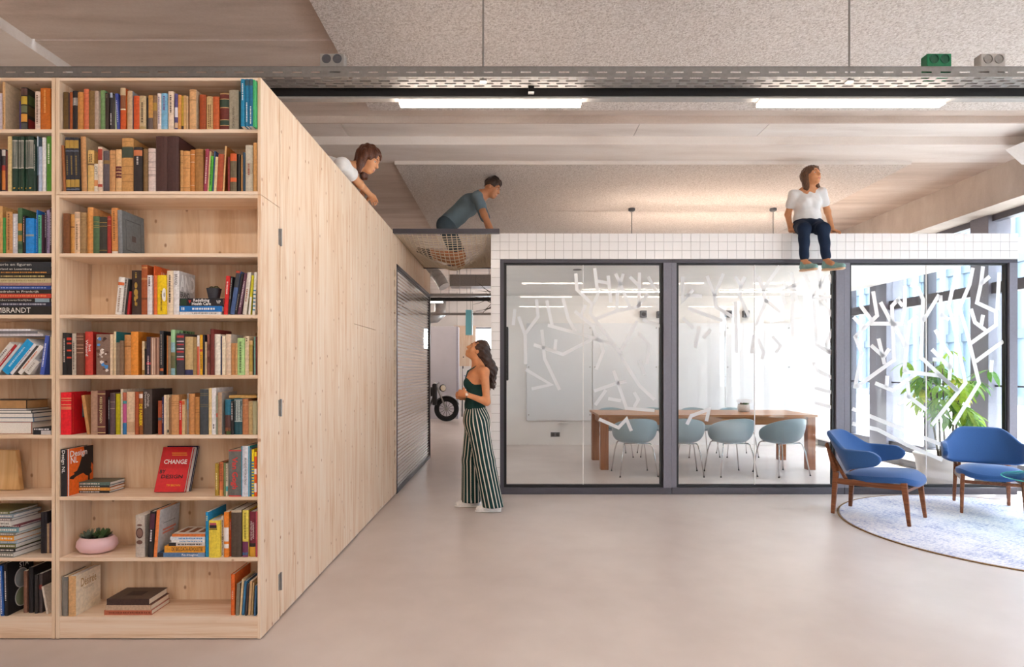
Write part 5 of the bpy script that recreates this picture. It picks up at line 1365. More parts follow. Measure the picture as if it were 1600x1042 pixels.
# strongly leaning books on the fifth shelf
G5 = 'books slumped on the fifth shelf of adjoining bookcase'
def slump(xb, deg, t, h, col, label, mk=None, d=.15, yin=.02, side=None):
    o = book_mesh(t, d, h, paint(col, .5, 0, .06, 60), M_PAGEW, paint(side, .5) if side else None, False)
    a = math.radians(deg); Y = BY0 + yin
    xr = (xb - 800) * Y / F
    o.location = (xr - t * math.cos(a), Y, sz(ROWS[4]) + .001 + t * math.sin(a)); o.rotation_euler = (0, a, 0)
    if mk: marks(o, t, h, mk, .2, .8, 1, int(xb) + 400)
    return tag(o, label, 'book', G5)
slump(80.6, 0, .008, .20, '#cfc2a6', 'cream book standing upright against the divider on fifth shelf')
slump(68.5, 8, .021, .205, '#4a62c0', 'violet blue book tipped towards the divider on fifth shelf', '#dfe4f6')
slump(45.5, 39, .030, .085, '#e6e1dc', 'thick white slumped book next to the violet blue one', '#b0a8a0')
slump(33.1, 39, .022, .185, '#ece8e4', 'white slumped book with an orange mark', '#e07a4a')
slump(23.9, 39, .010, .19, '#4f4a4a', 'dark thin slumped book between white ones')
slump(19.5, 39, .016, .20, '#eceaf0', 'white slumped book above the cyan one', '#7a7a8a')
slump(12.9, 39, .042, .21, '#1ea0e0', 'thick cyan slumped book on fifth shelf', '#bfe6f6')
slump(-4.1, 39, .014, .20, '#cfd3d8', 'pale grey slumped book left of the cyan one')
slump(-10.1, 39, .014, .195, '#b8282c', 'red slumped book under the whites', '#f0d8d4')
slump(-16.1, 39, .026, .20, '#e9e6e2', 'white slumped book lying over red neighbour', '#8a8480')
zz = sz(524.5)
for k, (t, c, lb) in enumerate([(.012, '#d3d0d6', 'white magazine lying lowest over the slumped books'), (.014, '#77757c', 'grey magazine lying over the slumped books'), (.010, '#e6e3ea', 'white curling magazine topmost over the slumped books')]):
    fb = flat_book(4, -30, 72 - 10 * k, 0, t * F / 3.12, c, lb, 'magazines over the slumped books', yin=.04, d=.15, foot=zz, rz=-.05, hard=False); zz = fb[4] + .0004
# sixth shelf pile
z = sz(ROWS[5]) + .0006
for k, (t, x1, c, lb) in enumerate([(.062, 50, '#b8735c', 'thick pale-paged flat book lowest on sixth shelf pile'), (.022, 53, '#3a6a94', 'blue covered flat book with white pages on sixth shelf'), (.024, 52, '#2c3a4a', 'dark blue covered flat book on sixth shelf pile'), (.014, 50, '#26242a', 'thin black covered flat book on sixth shelf pile'), (.008, 42, '#cfd0d4', 'thin pale flat book beneath the black covered top one'), (.046, 42, '#2e2622', 'black covered flat book with brown page edges topmost on sixth shelf')]):
    Y = BY0 + .05
    fb = flat_book(5, -34, x1, 0, t * F / Y, c, lb, 'flat pile on the sixth shelf of adjoining bookcase', yin=.05, d=.15, foot=z, pages=paint('#b58a5c', .8) if k == 5 else None); z = fb[4] + .0003
    fb[0].scale = (1, 1, 1)
    for ch in list(fb[0].children): ch.location.y -= .004          # pages show at the open front edge
z = sz(ROWS[5]) + .0006
fb = flat_book(5, 52, 80, 666.5, 677, '#26272e', 'small black and white paperback lying before the divider on sixth shelf', 'flat pile on the sixth shelf of adjoining bookcase', yin=.012, d=.12, foot=z); flat_marks(fb, '#e3e0e0', .05, .8, 9, (.8,), .2); flat_band(fb, .45, 1, '#c9c2c2', 0, .6)
# seventh shelf: plywood offcut leaning against the back
o = MB().prism([(-.30, 0), (.062, 0), (.02, .215), (-.30, .225)], 0, .03, tf=lambda p: (p[0], p[2], p[1])).build('plywood_offcut', wood('birch_offcut', '#d8b07a', '#bf9258', '#e2c293', 'z'), loc=((17 - 800) * 3.24 / F, 3.225, sz(ROWS[6]) + .0045), rot=(-.10, 0, 0), bevel=.004)
tag(o, 'plywood offcut with sloping edge leaning in the seventh shelf', 'plywood board')
# eighth shelf pile, fore-edges towards the room
z = sz(ROWS[7]) + .0006
pile = [(.027, 26, '#8c8a82', 'grey flat book lowest in the eighth shelf pile'), (.018, 28, '#2a262a', 'black flat book second in the eighth shelf pile'), (.022, 27, '#6f7040', 'olive flat book in the eighth shelf pile'), (.017, 28, '#a9c4dc', 'light blue flat book in the eighth shelf pile'), (.026, 27, '#ee9c24', 'orange flat book in the eighth shelf pile'), (.015, 28, '#8f8c84', 'photo-patterned flat book in the eighth shelf pile'), (.026, 32, '#7fa8b4', 'teal grey flat book in the eighth shelf pile'), (.010, 33, '#7a3040', 'maroon flat book in the eighth shelf pile'),
        (.024, 22, '#e3dfda', 'white flat book in the eighth shelf pile'), (.014, 22, '#8a7a7c', 'mauve flat book near the top of the eighth shelf pile'), (.018, 24, '#8fa0ae', 'blue grey flat book near the top of the eighth shelf pile'), (.014, 16, '#7c7c50', 'olive flat book topmost of the eighth shelf pile')]
for k, (t, x1, c, lb) in enumerate(pile):
    Y = BY0 + .012
    fb = flat_book(7, x1 - 62, x1, 0, t * F / Y, c, lb, 'flat pile on the eighth shelf of adjoining bookcase', yin=.022, d=.165 + .01 * (k % 3), foot=z, rz=-.10 + .025 * (k % 4)); flat_marks(fb, '#efe9e0' if c != '#e3dfda' else '#8a8680', .3, .95, k); z = fb[4] + .0003
shelf_books('a', 7, [(64, 69.4, 800, '#26242c', {'yin': .075, 'd': .12, 'lean': 0, 'what': 'black volume'}), (69.8, 73, 800, '#2c2a34', {'yin': .075, 'd': .12, 'what': 'black volume'}), (73.4, 76.6, 818, '#b59a7c', {'yin': .075, 'd': .12}), (77, 80.4, 816, '#5a4a56', {'yin': .075, 'd': .12})], start=12)
r = shelf_books('a', 8, [(-32, -20, 890, '#8a5a3c'), (-19, -8, 885, '#4a5a6a'), (-7, 0, 892, '#e3ddd4', {'marks': '#6a6a6a'}), (1, 6, 884, '#2f62b4', {'lean': -3, 'marks': '#dfe6f2', 'mf': (.05, .9)}), (7.6, 13, 880, '#1f1d20', {'lean': -2, 'd': .17, 'yin': .01, 'marks': '#dcd8d8', 'mf': (.3, .85), 'what': 'black book with two round pictures'}), (37, 42, 892, '#8a6250', {'yin': .05}), (45, 52, 886, '#232126', {'yin': .05, 'd': .14}), (54, 58.6, 898, '#3a3434', {'yin': .04, 'd': .13}), (60, 66, 896, '#4a4244', {'yin': .05, 'd': .13, 'bands': [(.6, .72, '#8a3a34')]}), (72.6, 75.6, 916, '#e0d6ca', {'yin': .03, 'lean': -8, 'd': .12})])
o, t, d, h = r[4]
for cz, c in ((.62, '#9aa0a2'), (.26, '#8a9478')):
    side_patch(o, t, d, h, 0, 0, 0, 0, '#d9d6d2', 'round_border', [(.52 + .058 / d * .78 * math.cos(a), cz + .058 / h * .9 * math.sin(a)) for a in [i * PI / 12 for i in range(24)]])
    q = side_patch(o, t, d, h, 0, 0, 0, 0, c, 'round_picture', [(.52 + .052 / d * .78 * math.cos(a), cz + .052 / h * .9 * math.sin(a)) for a in [i * PI / 12 for i in range(24)]]); q.location.x += .0004
side_text(o, t, d, h, 'STA', '#efece8', .62, .87, .06, .03, .001)

# =================================================================== small planters on the shelves
M_SOIL = paint('#3a2c22', .95, 0, .2, 120)
def leaf_mesh(name, L, W, T, mat, fold=.15, curl=.2, seg=5, tip=1.0):
    """pointed leaf along +y, curling up in z"""
    m = MB(); vs = []
    for i in range(seg + 1):
        a = i / seg
        w = W / 2 * (math.sin(PI * (a ** tip)) ** .8 if 0 < a < 1 else .02)
        z = curl * L * a * a
        vs += [(-w, L * a, z + fold * w), (0, L * a, z), (w, L * a, z + fold * w)]
    fs = []
    for i in range(seg):
        for j in (0, 1):
            fs.append((i * 3 + j, i * 3 + j + 1, i * 3 + j + 4, i * 3 + j + 3))
    nv = len(vs)
    if T:
        vs += [(x, y, z - T) for x, y, z in vs]
        fs += [tuple(nv + k for k in reversed(f)) for f in fs]
    m.add(vs, fs)
    return m.mesh(name, [mat], True)
def put(me, name, parent, loc, rot, scale=1.0):
    o = bpy.data.objects.new(name, me); COL.objects.link(o); o.parent = parent
    o.location = loc; o.rotation_euler = rot
    o.scale = (scale,) * 3 if not isinstance(scale, tuple) else scale
    return o
def rosette(parent, c, n, L, me, rings=3, tilt0=1.25, seed=0):
    rg = random.Random(seed)
    for r in range(rings):
        k = max(4, int(n * (1 - .25 * r)))
        for i in range(k):
            a = 2 * PI * (i + .5 * r) / k + rg.uniform(-.1, .1)
            el = .25 + (tilt0 - .25) * r / max(1, rings - 1) + rg.uniform(-.1, .1)
            put(me, 'leaf', parent, (c[0], c[1], c[2] + .006 * r), (el, 0, a), L * (1 - .2 * r) * rg.uniform(.9, 1.1))
# pink bowl
c = U(153, 864, 3.19)
pot = empty('succulent_bowl', (c.x, 3.185, sz(ROWS[7]) + .0008), label='pink rounded bowl planted with grey green succulents on the eighth shelf', cat='potted plant')
MB().lathe([(.055, 0), (.085, .010), (.102, .035), (.098, .062), (.080, .082), (.074, .084), (.078, .070), (.078, .060)], 36, sx=1.0, sy=.78).build('bowl', paint('#ecc6cc', .3, 0, .03, 8), pot, smooth=True)
MB().lathe([(.001, .066), (.077, .064)], 24, sy=.78).build('soil', M_SOIL, pot)
lm1 = leaf_mesh('leaf', 1.0, .42, .10, paint('#5d7a4e', .5, 0, .18, 12), .2, .22)
lm2 = leaf_mesh('leaf', 1.0, .46, .10, paint('#7f8f80', .5, 0, .15, 12), .2, .25)
rosette(pot, (.035, -.01, .080), 9, .058, lm1, 3, seed=1); rosette(pot, (-.045, -.005, .074), 9, .050, lm2, 3, seed=2); rosette(pot, (-.008, .02, .078), 7, .045, lm2, 2, seed=3)
for i in range(3):
    MB().tube([(-.02 - .012 * i, .0, .08), (-.022 - .010 * i, 0, .10), (-.016 - .012 * i, 0, .125)], [.003, .0025, .001], 6).build('stem', paint('#8f9a80', .6), pot)
# small black pot on the health book
c = U(336, 465, 3.15)
pot = empty('cactus_pot', (c.x, 3.14, POT_Z + .0006), label='small charcoal tapered pot with a brownish cactus on stacked books', cat='potted plant')
MB().lathe([(.026, 0), (.037, .056), (.034, .056), (.032, .048)], 28).build('pot', paint('#3c3d44', .5), pot, smooth=False)
MB().lathe([(.001, .049), (.033, .048)], 20).build('soil', M_SOIL, pot)
for i, (x, y, r_) in enumerate(((-.012, 0, .014), (.010, .004, .016), (.0, -.012, .011), (.022, -.004, .010))):
    m = MB()
    def fn(u, v, x=x, y=y, r_=r_):
        a = 2 * PI * u; b = PI * (v - .5)
        k = r_ * (1 + .12 * math.cos(8 * a))
        return (x + k * math.cos(a) * math.cos(b), y + k * math.sin(a) * math.cos(b), .055 + r_ * math.sin(b))
    m.grid(fn, 24, 7, True).build('cactus_ball', paint('#5a5236', .8, 0, .25, 200), pot, smooth=True)

# =================================================================== meeting room furniture
M_TABLE = wood('oiled_oak', '#b07849', '#8f5a33', '#c58f5e', 'x', knots=False, across=16, rough=.35)
M_TABLEZ = wood('oiled_oak_upright', '#9a613c', '#7d4a2b', '#ad7550', 'z', knots=False, across=16, rough=.4)
tb = empty('meeting_table', (2.73, 8.78, 0), label='long oiled oak meeting table with square legs behind the glazing', cat='table')
Lh = 1.52; Dh = .51
for k in range(5):
    y0 = -Dh + k * 2 * Dh / 5
    MB().box(-Lh, Lh, y0 + .0008, y0 + 2 * Dh / 5 - .0008, .735, .767).build('top_plank', M_TABLE, tb, bevel=.002)
for sx_ in (-1, 1):
    for sy_ in (-1, 1):
        cx, cy = sx_ * (Lh - .08), sy_ * (Dh - .065)
        MB().box(cx - .055, cx + .055, cy - .055, cy + .055, 0, .735).build('leg', M_TABLEZ, tb, bevel=.004)
for sy_ in (-1, 1):
    cy = sy_ * (Dh - .065)
    MB().box(-Lh + .135, Lh - .135, cy - .014, cy + .014, .625, .735).build('apron', M_TABLE, tb, bevel=.002)
for sx_ in (-1, 1):
    cx = sx_ * (Lh - .08)
    MB().box(cx - .014, cx + .014, -Dh + .12, Dh - .12, .625, .735).build('apron', M_TABLE, tb, bevel=.002)

M_SHELL = paint('#94a7ae', .32, 0, .02, 8, .5)
def make_shell_chair():
    r = empty('shell_chair', (0, 0, 0))
    # local: person faces +y; backrest towards -y
    def fn(u, v):
        a = 2 * PI * u                       # 0 = +y (front)
        back = .5 - .5 * math.cos(a)         # 1 at the back
        side = abs(math.sin(a))
        rim = .455 + .315 * back ** .75 * (1 - .0 * side)
        rim = rim if back > .02 else .455
        ww = v ** .8
        rad = math.sin(min(1, ww * 1.05) * PI / 2)
        z0 = .415
        zz = z0 + (rim - z0) * (v ** 2.3)
        rx = (.285 + .025 * v * back) * rad
        ry = (.245 + .055 * v * back) * rad
        return (rx * math.sin(a), ry * math.cos(a) - .015, zz)
    MB().grid(fn, 36, 9, True).build('shell', M_SHELL, r, smooth=True, solid=.010, sub=1)
    for s in (-1, 1):
        MB().tube([(s * .17, -.16, .425), (s * .185, -.185, .405), (s * .21, -.215, .30), (s * .25, -.255, 0.006)], .0085, 8).build('leg', M_CHROME, r, smooth=True)
        MB().tube([(s * .17, .16, .425), (s * .185, .185, .405), (s * .21, .205, .30), (s * .25, .235, 0.006)], .0085, 8).build('leg', M_CHROME, r, smooth=True)
        for y in (-.255, .235):
            MB().lathe([(.011, 0), (.011, .012)], 10).build('glide', M_BLACK, r, loc=(s * .25, y, 0))
    MB().tube([(-.17, -.16, .424), (0, -.13, .420), (.17, -.16, .424)], .0085, 8).build('seat_bar', M_CHROME, r, smooth=True)
    MB().tube([(-.17, .16, .424), (0, .13, .420), (.17, .16, .424)], .0085, 8).build('seat_bar', M_CHROME, r, smooth=True)
    return r
ch0 = make_shell_chair()
spots = [(1.635, 7.98, .06, 'at the table end nearest the passage'), (2.27, 7.99, -.12, 'half hidden by the first mullion'), (2.92, 7.98, .12, 'in front of the table plant'), (3.60, 7.98, .30, 'at the table end nearest the facade'),
         (1.66, 9.66, PI + .05, 'a'), (2.32, 9.68, PI - .1, 'b'), (3.03, 9.66, PI + .08, 'c'), (3.66, 9.67, PI, 'd')]
for i, (x, y, a, w) in enumerate(spots):
    c_ = ch0 if i == 0 else copy_tree(ch0)
    c_.location = (x, y, 0); c_.rotation_euler = (0, 0, a)
    if i < 4: tag(c_, 'blue grey shell armchair on chrome legs, glazing side, ' + w, 'chair', 'shell chairs on the glazing side of the table')
    else: tag(c_, 'blue grey shell armchair tucked in at the far side of the table', 'chair', 'shell chairs on the far side of the table')

# planter on the table
po = empty('table_planter', ((1162 - 800) * 8.9 / F, 8.9, .7675), label='small round whitish planter with succulents standing on the oak table', cat='potted plant')
MB().lathe([(.075, 0), (.088, .012), (.092, .06), (.082, .105), (.074, .108), (.072, .095)], 28).build('pot', paint('#cbc0b6', .5), po, smooth=True)
MB().lathe([(.001, .097), (.073, .095)], 20).build('soil', M_SOIL, po)
rosette(po, (.02, 0, .10), 8, .075, lm1, 3, seed=8); rosette(po, (-.04, 0, .10), 7, .06, leaf_mesh('leaf', 1, .4, .1, paint('#8a6a50', .6, 0, .2, 12)), 2, seed=9)
# whiteboards
names = ['next to the passage side wall', 'second from the passage side', 'third from the passage side', 'closest to the facade']
for i in range(4):
    x0 = (822.5 + 103.3 * i - 800) * RB / F; x1 = (822.5 + 103.3 * (i + 1) - 800) * RB / F - .012
    z0, z1 = CAMZ - (657 - HZ) * RB / F, CAMZ - (505 - HZ) * RB / F
    wbd = empty('whiteboard', ((x0 + x1) / 2, RB - .035, z0), label='tall frameless glass whiteboard on the rear wall, ' + names[i], cat='whiteboard', group='whiteboards')
    MB().box(-(x1 - x0) / 2, (x1 - x0) / 2, 0, .012, 0, z1 - z0).build('board', paint('#dcdbdc', .22, 0, .01, 3), wbd, bevel=.002)
    MB().box(-(x1 - x0) / 2 + .05, (x1 - x0) / 2 - .05, .012, .034, .05, z1 - z0 - .05).build('backing', M_DGREY, wbd)
    for ax in (-1, 1):
        for zf in (.06, .55, .95):
            MB().lathe([(0, 0), (.012, 0), (.012, .008), (0, .008)], 12).build('fixing', M_STEEL, wbd, loc=(ax * ((x1 - x0) / 2 - .04), -.008, zf * (z1 - z0)), rot=(-PI / 2, 0, 0))
    if i == 0:
        tr = empty('marker_tray', ((x0 + x1) / 2 + .1, RB - .085, z0 - .05), label='small white marker tray below the first whiteboard', cat='tray')
        MB().box(-.12, .12, 0, .085, 0, .006).box(-.12, .12, 0, .004, 0, .018).build('tray', M_WHITE, tr)
        mk = empty('marker', ((x0 + x1) / 2 + .1, RB - .055, z0 - .0385), label='white marker pen with dark cap in the marker tray', cat='marker')
        MB().tube([(-.05, 0, 0), (.06, 0, 0)], .007, 10).build('barrel', M_WHITE, mk); MB().tube([(-.075, 0, 0), (-.05, 0, 0)], .0075, 10).build('cap', paint('#2a2c5a', .4), mk)
# sockets on the rear wall
c = U(867.5, 678.5, RB)
so = empty('wall_socket', (c.x, RB - .012, c.z - .045), label='dark double wall socket below the first whiteboard', cat='power socket')
MB().box(-.085, .085, 0, .011, 0, .085).build('plate', M_DGREY, so, bevel=.003)
for s in (-.042, .042): MB().lathe([(.0, 0), (.03, 0), (.03, .003), (0, .003)], 20).build('socket_face', M_BLACK, so, loc=(s, -.003, .042), rot=(-PI / 2, 0, 0))
# small dark boxes high on the rear wall, built from spots of unknown cause
for px, py, lb in ((1006, 490, 'dark grey box speaker high on the rear wall above second board'), (1032, 491, 'dark grey box speaker half hidden by the first mullion'), (1140, 490, 'dark grey box speaker above the third board'), (1167, 490, 'dark grey box speaker above the third board corner')):
    c = U(px, py + 6, RB - .10)
    sp = empty('wall_fixture', (c.x, RB - .105, c.z), label=lb, cat='fixture', group='wall fixtures')
    MB().hexa([(-.055, 0, 0), (.055, 0, 0), (.055, .10, .01), (-.055, .10, .01), (-.055, .01, .13), (.055, .01, .13), (.055, .10, .13), (-.055, .10, .13)]).build('cabinet', M_DGREY, sp, bevel=.004)
    MB().lathe([(0, 0), (.035, 0), (.04, .004), (0, .004)], 20).build('front_disc', M_BLACK, sp, loc=(0, .000, .06), rot=(-PI / 2, 0, 0))
# screen on the side wall
sc_ = empty('wall_screen', (-.100, 8.6, 1.25), label='black flat screen on the meeting room side wall seen edge on', cat='screen')
MB().box(0, .05, -.62, .62, 0, .72).build('panel', M_BLACK, sc_, bevel=.004)
MB().box(.05, .052, -.60, .60, .02, .70).build('display', paint('#2b2d33', .1), sc_)
tag(empty('x', (0, 0, 0)), None) if False else None
# recessed lights in the meeting room ceiling
for px, py in ((902, 421), (865, 464)):
    Y = (2.77 - CAMZ) * F / (HZ - py)
    dl = empty('recessed_spot', ((px - 800) * Y / F, Y, 2.762), label='small round recessed spot in the meeting room ceiling, %s' % ('nearer the glazing' if py < 440 else 'near the rear wall'), cat='lamp', group='recessed spots')
    MB().lathe([(.06, .0), (.06, .007), (.045, .007), (.045, .0)], 24).build('ring', M_STEEL, dl)
    MB().lathe([(.001, .003), (.045, .003)], 20).build('diffuser', M_LAMP, dl)
for k, (x0, x1, y) in enumerate(((.1, 1.1, 7.4), (3.0, 4.4, 7.4), (1.2, 2.6, 10.3), (3.6, 5.0, 10.3))):
    t_ = empty('linear_ceiling_lamp', ((x0 + x1) / 2, y, 2.735), label='slim linear lamp under the meeting room ceiling, ' + ['by the glazing and passage', 'by the glazing above the plant end', 'by the first whiteboards', 'by the last whiteboard'][k], cat='lamp', group='linear lamps in the meeting room')
    h = (x1 - x0) / 2
    MB().box(-h, h, -.025, .025, .012, .0345).build('housing', M_WHITE, t_); MB().box(-h, h, -.022, .022, 0, .012).build('diffuser', M_LAMP, t_)

# =================================================================== big plant in the white pot
pp = empty('schefflera_plant', (5.30, 7.28, 0), label='tall leafy green plant in a wide white pot beside the facade', cat='potted plant')
MB().lathe([(.24, 0.0), (.27, .01), (.315, .30), (.335, .345), (.335, .37), (.31, .37), (.30, .33)], 48).build('pot', paint('#e6e1dc', .45, 0, .02, 6), pp, smooth=True)
MB().lathe([(.001, .325), (.30, .32)], 32).build('soil', M_SOIL, pp)
def m_leaf(c):
    t = NT('leaf_' + c.lstrip('#'))
    n = t.noise(t.coord((9, 9, 9)), 3.0, 3)
    cc = lin(c)
    col = t.ramp(n, [(.3, tuple(x * .7 for x in cc[:3]) + (1,)), (.7, tuple(min(1, x * 1.15) for x in cc[:3]) + (1,))])
    t.set(col, .4, 0, .4)
    tl = t.n('ShaderNodeBsdfTranslucent'); t.l(col, tl.inputs[0])
    mx = t.n('ShaderNodeMixShader'); mx.inputs[0].default_value = .4
    t.l(t.b.outputs[0], mx.inputs[1]); t.l(tl.outputs[0], mx.inputs[2]); t.l(mx.outputs[0], t.out.inputs['Surface'])
    return t.m
leafg = [leaf_mesh('leaf', .2, .056, 0, m_leaf(c), .25, -.40, 6, 1.15) for c in ('#86ae30', '#a6c640', '#5f8f2c', '#cfcf4a')]
rg = random.Random(21)
stems = []
for i in range(5):
    a = 2 * PI * i / 5 + .4
    tx, ty = -.02 + .22 * math.cos(a), .0 + .16 * math.sin(a)
    H = rg.uniform(.85, 1.35)
    P = [(.07 * math.cos(a), .07 * math.sin(a), .32), (.09 * math.cos(a) + .2 * tx, .05 * math.sin(a) + .2 * ty, .32 + H * .35), (tx * .7, ty * .7, .32 + H * .7), (tx, ty, .32 + H)]
    MB().tube(P, [.014, .012, .009, .005], 8).build('stem', paint('#5a4a38', .7, 0, .2, 60), pp, smooth=True)
    stems.append([Vector(q) for q in P])
ncl = 0
tm_ = MB()
for k in range(48):
    st = stems[k % 5]
    f = rg.uniform(.38, 1.0) * 3
    i = min(2, int(f)); b = st[i].lerp(st[i + 1], f - i)
    a = rg.uniform(0, 2 * PI); el = rg.uniform(-.1, .7); Lp = rg.uniform(.16, .36)
    e = b + Vector((math.cos(a) * math.cos(el), .7 * math.sin(a) * math.cos(el), math.sin(el))) * Lp
    e.x = max(-.58, min(.40, e.x)); e.y = max(-.44, min(.42, e.y))
    if e.z < .55 and rg.random() < .6: e.z += .35
    e.z = min(e.z, 1.72)
    tm_.tube([b, b.lerp(e, .5) + Vector((0, 0, .03)), e], [.004, .003, .002], 5)
    n = rg.randint(5, 7)
    lmx = rg.choice(leafg[:3]) if rg.random() < .9 else leafg[3]
    for j in range(n):
        if ncl >= 290: break
        ang = a + (j - (n - 1) / 2) * (2 * PI / (n + 1.2))
        put(lmx, 'leaf', pp, tuple(e), (rg.uniform(-.75, -.15), rg.uniform(-.25, .25), ang - PI / 2), rg.uniform(.75, 1.2))
        ncl += 1
tm_.build('leaf_stalks', paint('#7f9a4a', .6), pp)

# =================================================================== lounge corner
def m_rug():
    t = NT('woven_blue_white_rug')
    v = t.coord((1, 1, 1))
    n1 = t.noise(v, 3.4, 4, .6)
    n2 = t.noise(t.coord((5, 13, 1)), 6.0, 2, .7)
    n3 = t.noise(t.coord((26, 10, 1), (3, 3, 0)), 7.0, 2, .6)
    a = t.math('ADD', t.math('MULTIPLY', n1, .62), t.math('MULTIPLY', n2, 1.0))
    col = t.ramp(a, [(.62, '#e9e6ea'), (.82, '#d5d5e0'), (.93, '#98a3c9'), (1.0, '#5f6fae')])
    col = t.mix(.25, col, t.ramp(n3, [(.35, '#bfc3d6'), (.6, '#f0edee')]))
    t.bump(n2, .4, .004)
    return t.set(col, .95, 0, .05)
RC = Vector((4.44, 5.20, 0)); RR = 1.40
rug = empty('round_rug', tuple(RC), label='round blue and white woven rug with brown edge under lounge chairs', cat='rug')
MB().lathe([(.001, 0), (RR - .015, 0), (RR - .015, .009), (.001, .009)], 96).build('pile', m_rug(), rug)
MB().tube([(RR * math.cos(2 * PI * k / 96), RR * math.sin(2 * PI * k / 96), .0052) for k in range(96)], .0085, 6, closed=True, squash=.6).build('edge_binding', paint('#8a6a44', .8, 0, .2, 90), rug, smooth=True)

M_WAL = wood('walnut', '#7d4a2e', '#5f3520', '#94603d', 'x', knots=False, across=20, rough=.4)
def m_fabric(c, name):
    t = NT(name)
    n = t.noise(t.coord(), 380, 2)
    cc = lin(c)
    t.bump(n, .12, .001)
    t.b.inputs['Sheen Weight'].default_value = .25
    return t.set(t.ramp(n, [(.3, tuple(x * .82 for x in cc[:3]) + (1,)), (.7, tuple(min(1, x * 1.12) for x in cc[:3]) + (1,))]), .75, 0, .25)
M_BLUE = m_fabric('#2c5790', 'blue_wool')
def lounge_chair(loc, face, label):
    """local +x is forward, +y left, origin on the floor in the middle"""
    r = empty('lounge_chair', loc, math.atan2(face[1], face[0]), label=label, cat='chair', group='blue lounge chairs')
    # wrap-around back with wings
    def mid(u):
        s = abs(u); sg = 1 if u >= 0 else -1
        ang = u * 1.95
        x = -.05 - .235 * math.cos(ang) * (1 - .0 * s)
        if s > .62: x += (s - .62) * .30
        y = .345 * math.sin(min(PI / 2, abs(ang))) * sg
        return x, y, s
    def fn(u, v):
        u = u * 2 - 1
        x, y, s = mid(u)
        e = max(0.0, (s - .90) / .10)                      # rounded wing tips
        sm = min(1.0, max(0.0, (s - .22) / .38)); sm = sm * sm * (3 - 2 * sm)
        zt = .785 * (1 - sm) + .645 * sm
        zb = .42 + .02 * s + .085 * max(0, s - .45) / .55 * 1.0
        zm, hh = (zt + zb) / 2, (zt - zb) / 2 * math.sqrt(max(.02, 1 - e * e * .96))
        z = zm + hh * (2 * v - 1)
        x -= (z - .55) * .52 * (1 - .45 * sm)
        k = 1 + .05 * (2 * v - 1) * (1 - s)
        return (x, y * k, z)
    MB().grid(fn, 41, 9).build('back_shell', M_BLUE, r, smooth=True, solid=.045, sub=2)
    # seat pad
    def seat(u, v):
        a = 2 * PI * u
        rr = v
        ce, se = math.cos(a), math.sin(a)
        x = .06 + .315 * (abs(ce) ** .72) * (1 if ce >= 0 else -1) * rr
        wy = .255 + .045 * (x - .06) / .315
        y = wy * (abs(se) ** .72) * (1 if se >= 0 else -1) * rr
        z = .405 + .05 * (1 - rr ** 4) + .03 * (x - .06) / .315 - .045 * max(0, (x - .25) / .12) ** 2 * rr
        return (x, y, z)
    sm = MB(); sm.grid(seat, 40, 7, True)
    so_ = MB()
    top = [seat(i / 40, j / 6) for i in range(40) for j in range(7)]
    so_.grid(seat, 40, 7, True)
    so_.grid(lambda u, v: (lambda p: (p[0] * (1 - .03 * 1), p[1] * .97, p[2] - .055 - .0 * v))(seat(1 - u, v)), 40, 7, True)
    def rim(u, v):
        p = seat(u, 1); q = (p[0] * .97, p[1] * .97, p[2] - .055)
        bulge = 1 + .03 * math.sin(PI * v)
        return ((p[0] + (q[0] - p[0]) * v) * bulge, (p[1] + (q[1] - p[1]) * v) * bulge, p[2] + (q[2] - p[2]) * v)
    so_.grid(rim, 40, 5, True)
    so_.build('seat_pad', M_BLUE, r, smooth=True)
    for s in (-1, 1):
        y = s * .215
        MB().bar((-.31, y * 1.05, 0), (-.285, y, .40), .026, .034, .036, .05).bar((-.285, y, .40), (-.385, y * .82, .67), .034, .05, .024, .022).build('rear_leg', M_WAL, r, bevel=.005)
        MB().bar((.33, y * 1.12, 0), (.285, y * 1.06, .375), .024, .028, .036, .05).build('front_leg', M_WAL, r, bevel=.005)
        MB().bar((-.29, y, .315), (.285, y * 1.06, .335), .026, .052).build('side_rail', M_WAL, r, bevel=.005)
        MB().bar((-.20, y * .9, .335), (-.395, y * .80, .655), .026, .03, .022, .022).build('back_brace', M_WAL, r, bevel=.004)
    MB().bar((.29, -.225, .30), (.29, .225, .30), .022, .03).build('front_stretcher', M_WAL, r, bevel=.004)
    MB().bar((-.27, -.21, .31), (-.27, .21, .31), .022, .03).build('rear_stretcher', M_WAL, r, bevel=.004)
    MB().bar((.12, -.225, .345), (.12, .225, .345), .04, .02).bar((-.12, -.215, .34), (-.12, .215, .34), .04, .02).build('seat_cleats', M_WAL, r)
    return r
ZR = .0118
lounge_chair((3.47, 5.66, ZR), (.66, -.75), 'blue lounge chair with walnut legs turned sideways on the rug edge')
lounge_chair((4.72, 5.92, ZR), (-.50, -.866), 'blue lounge chair with walnut legs facing out, behind the glass table')

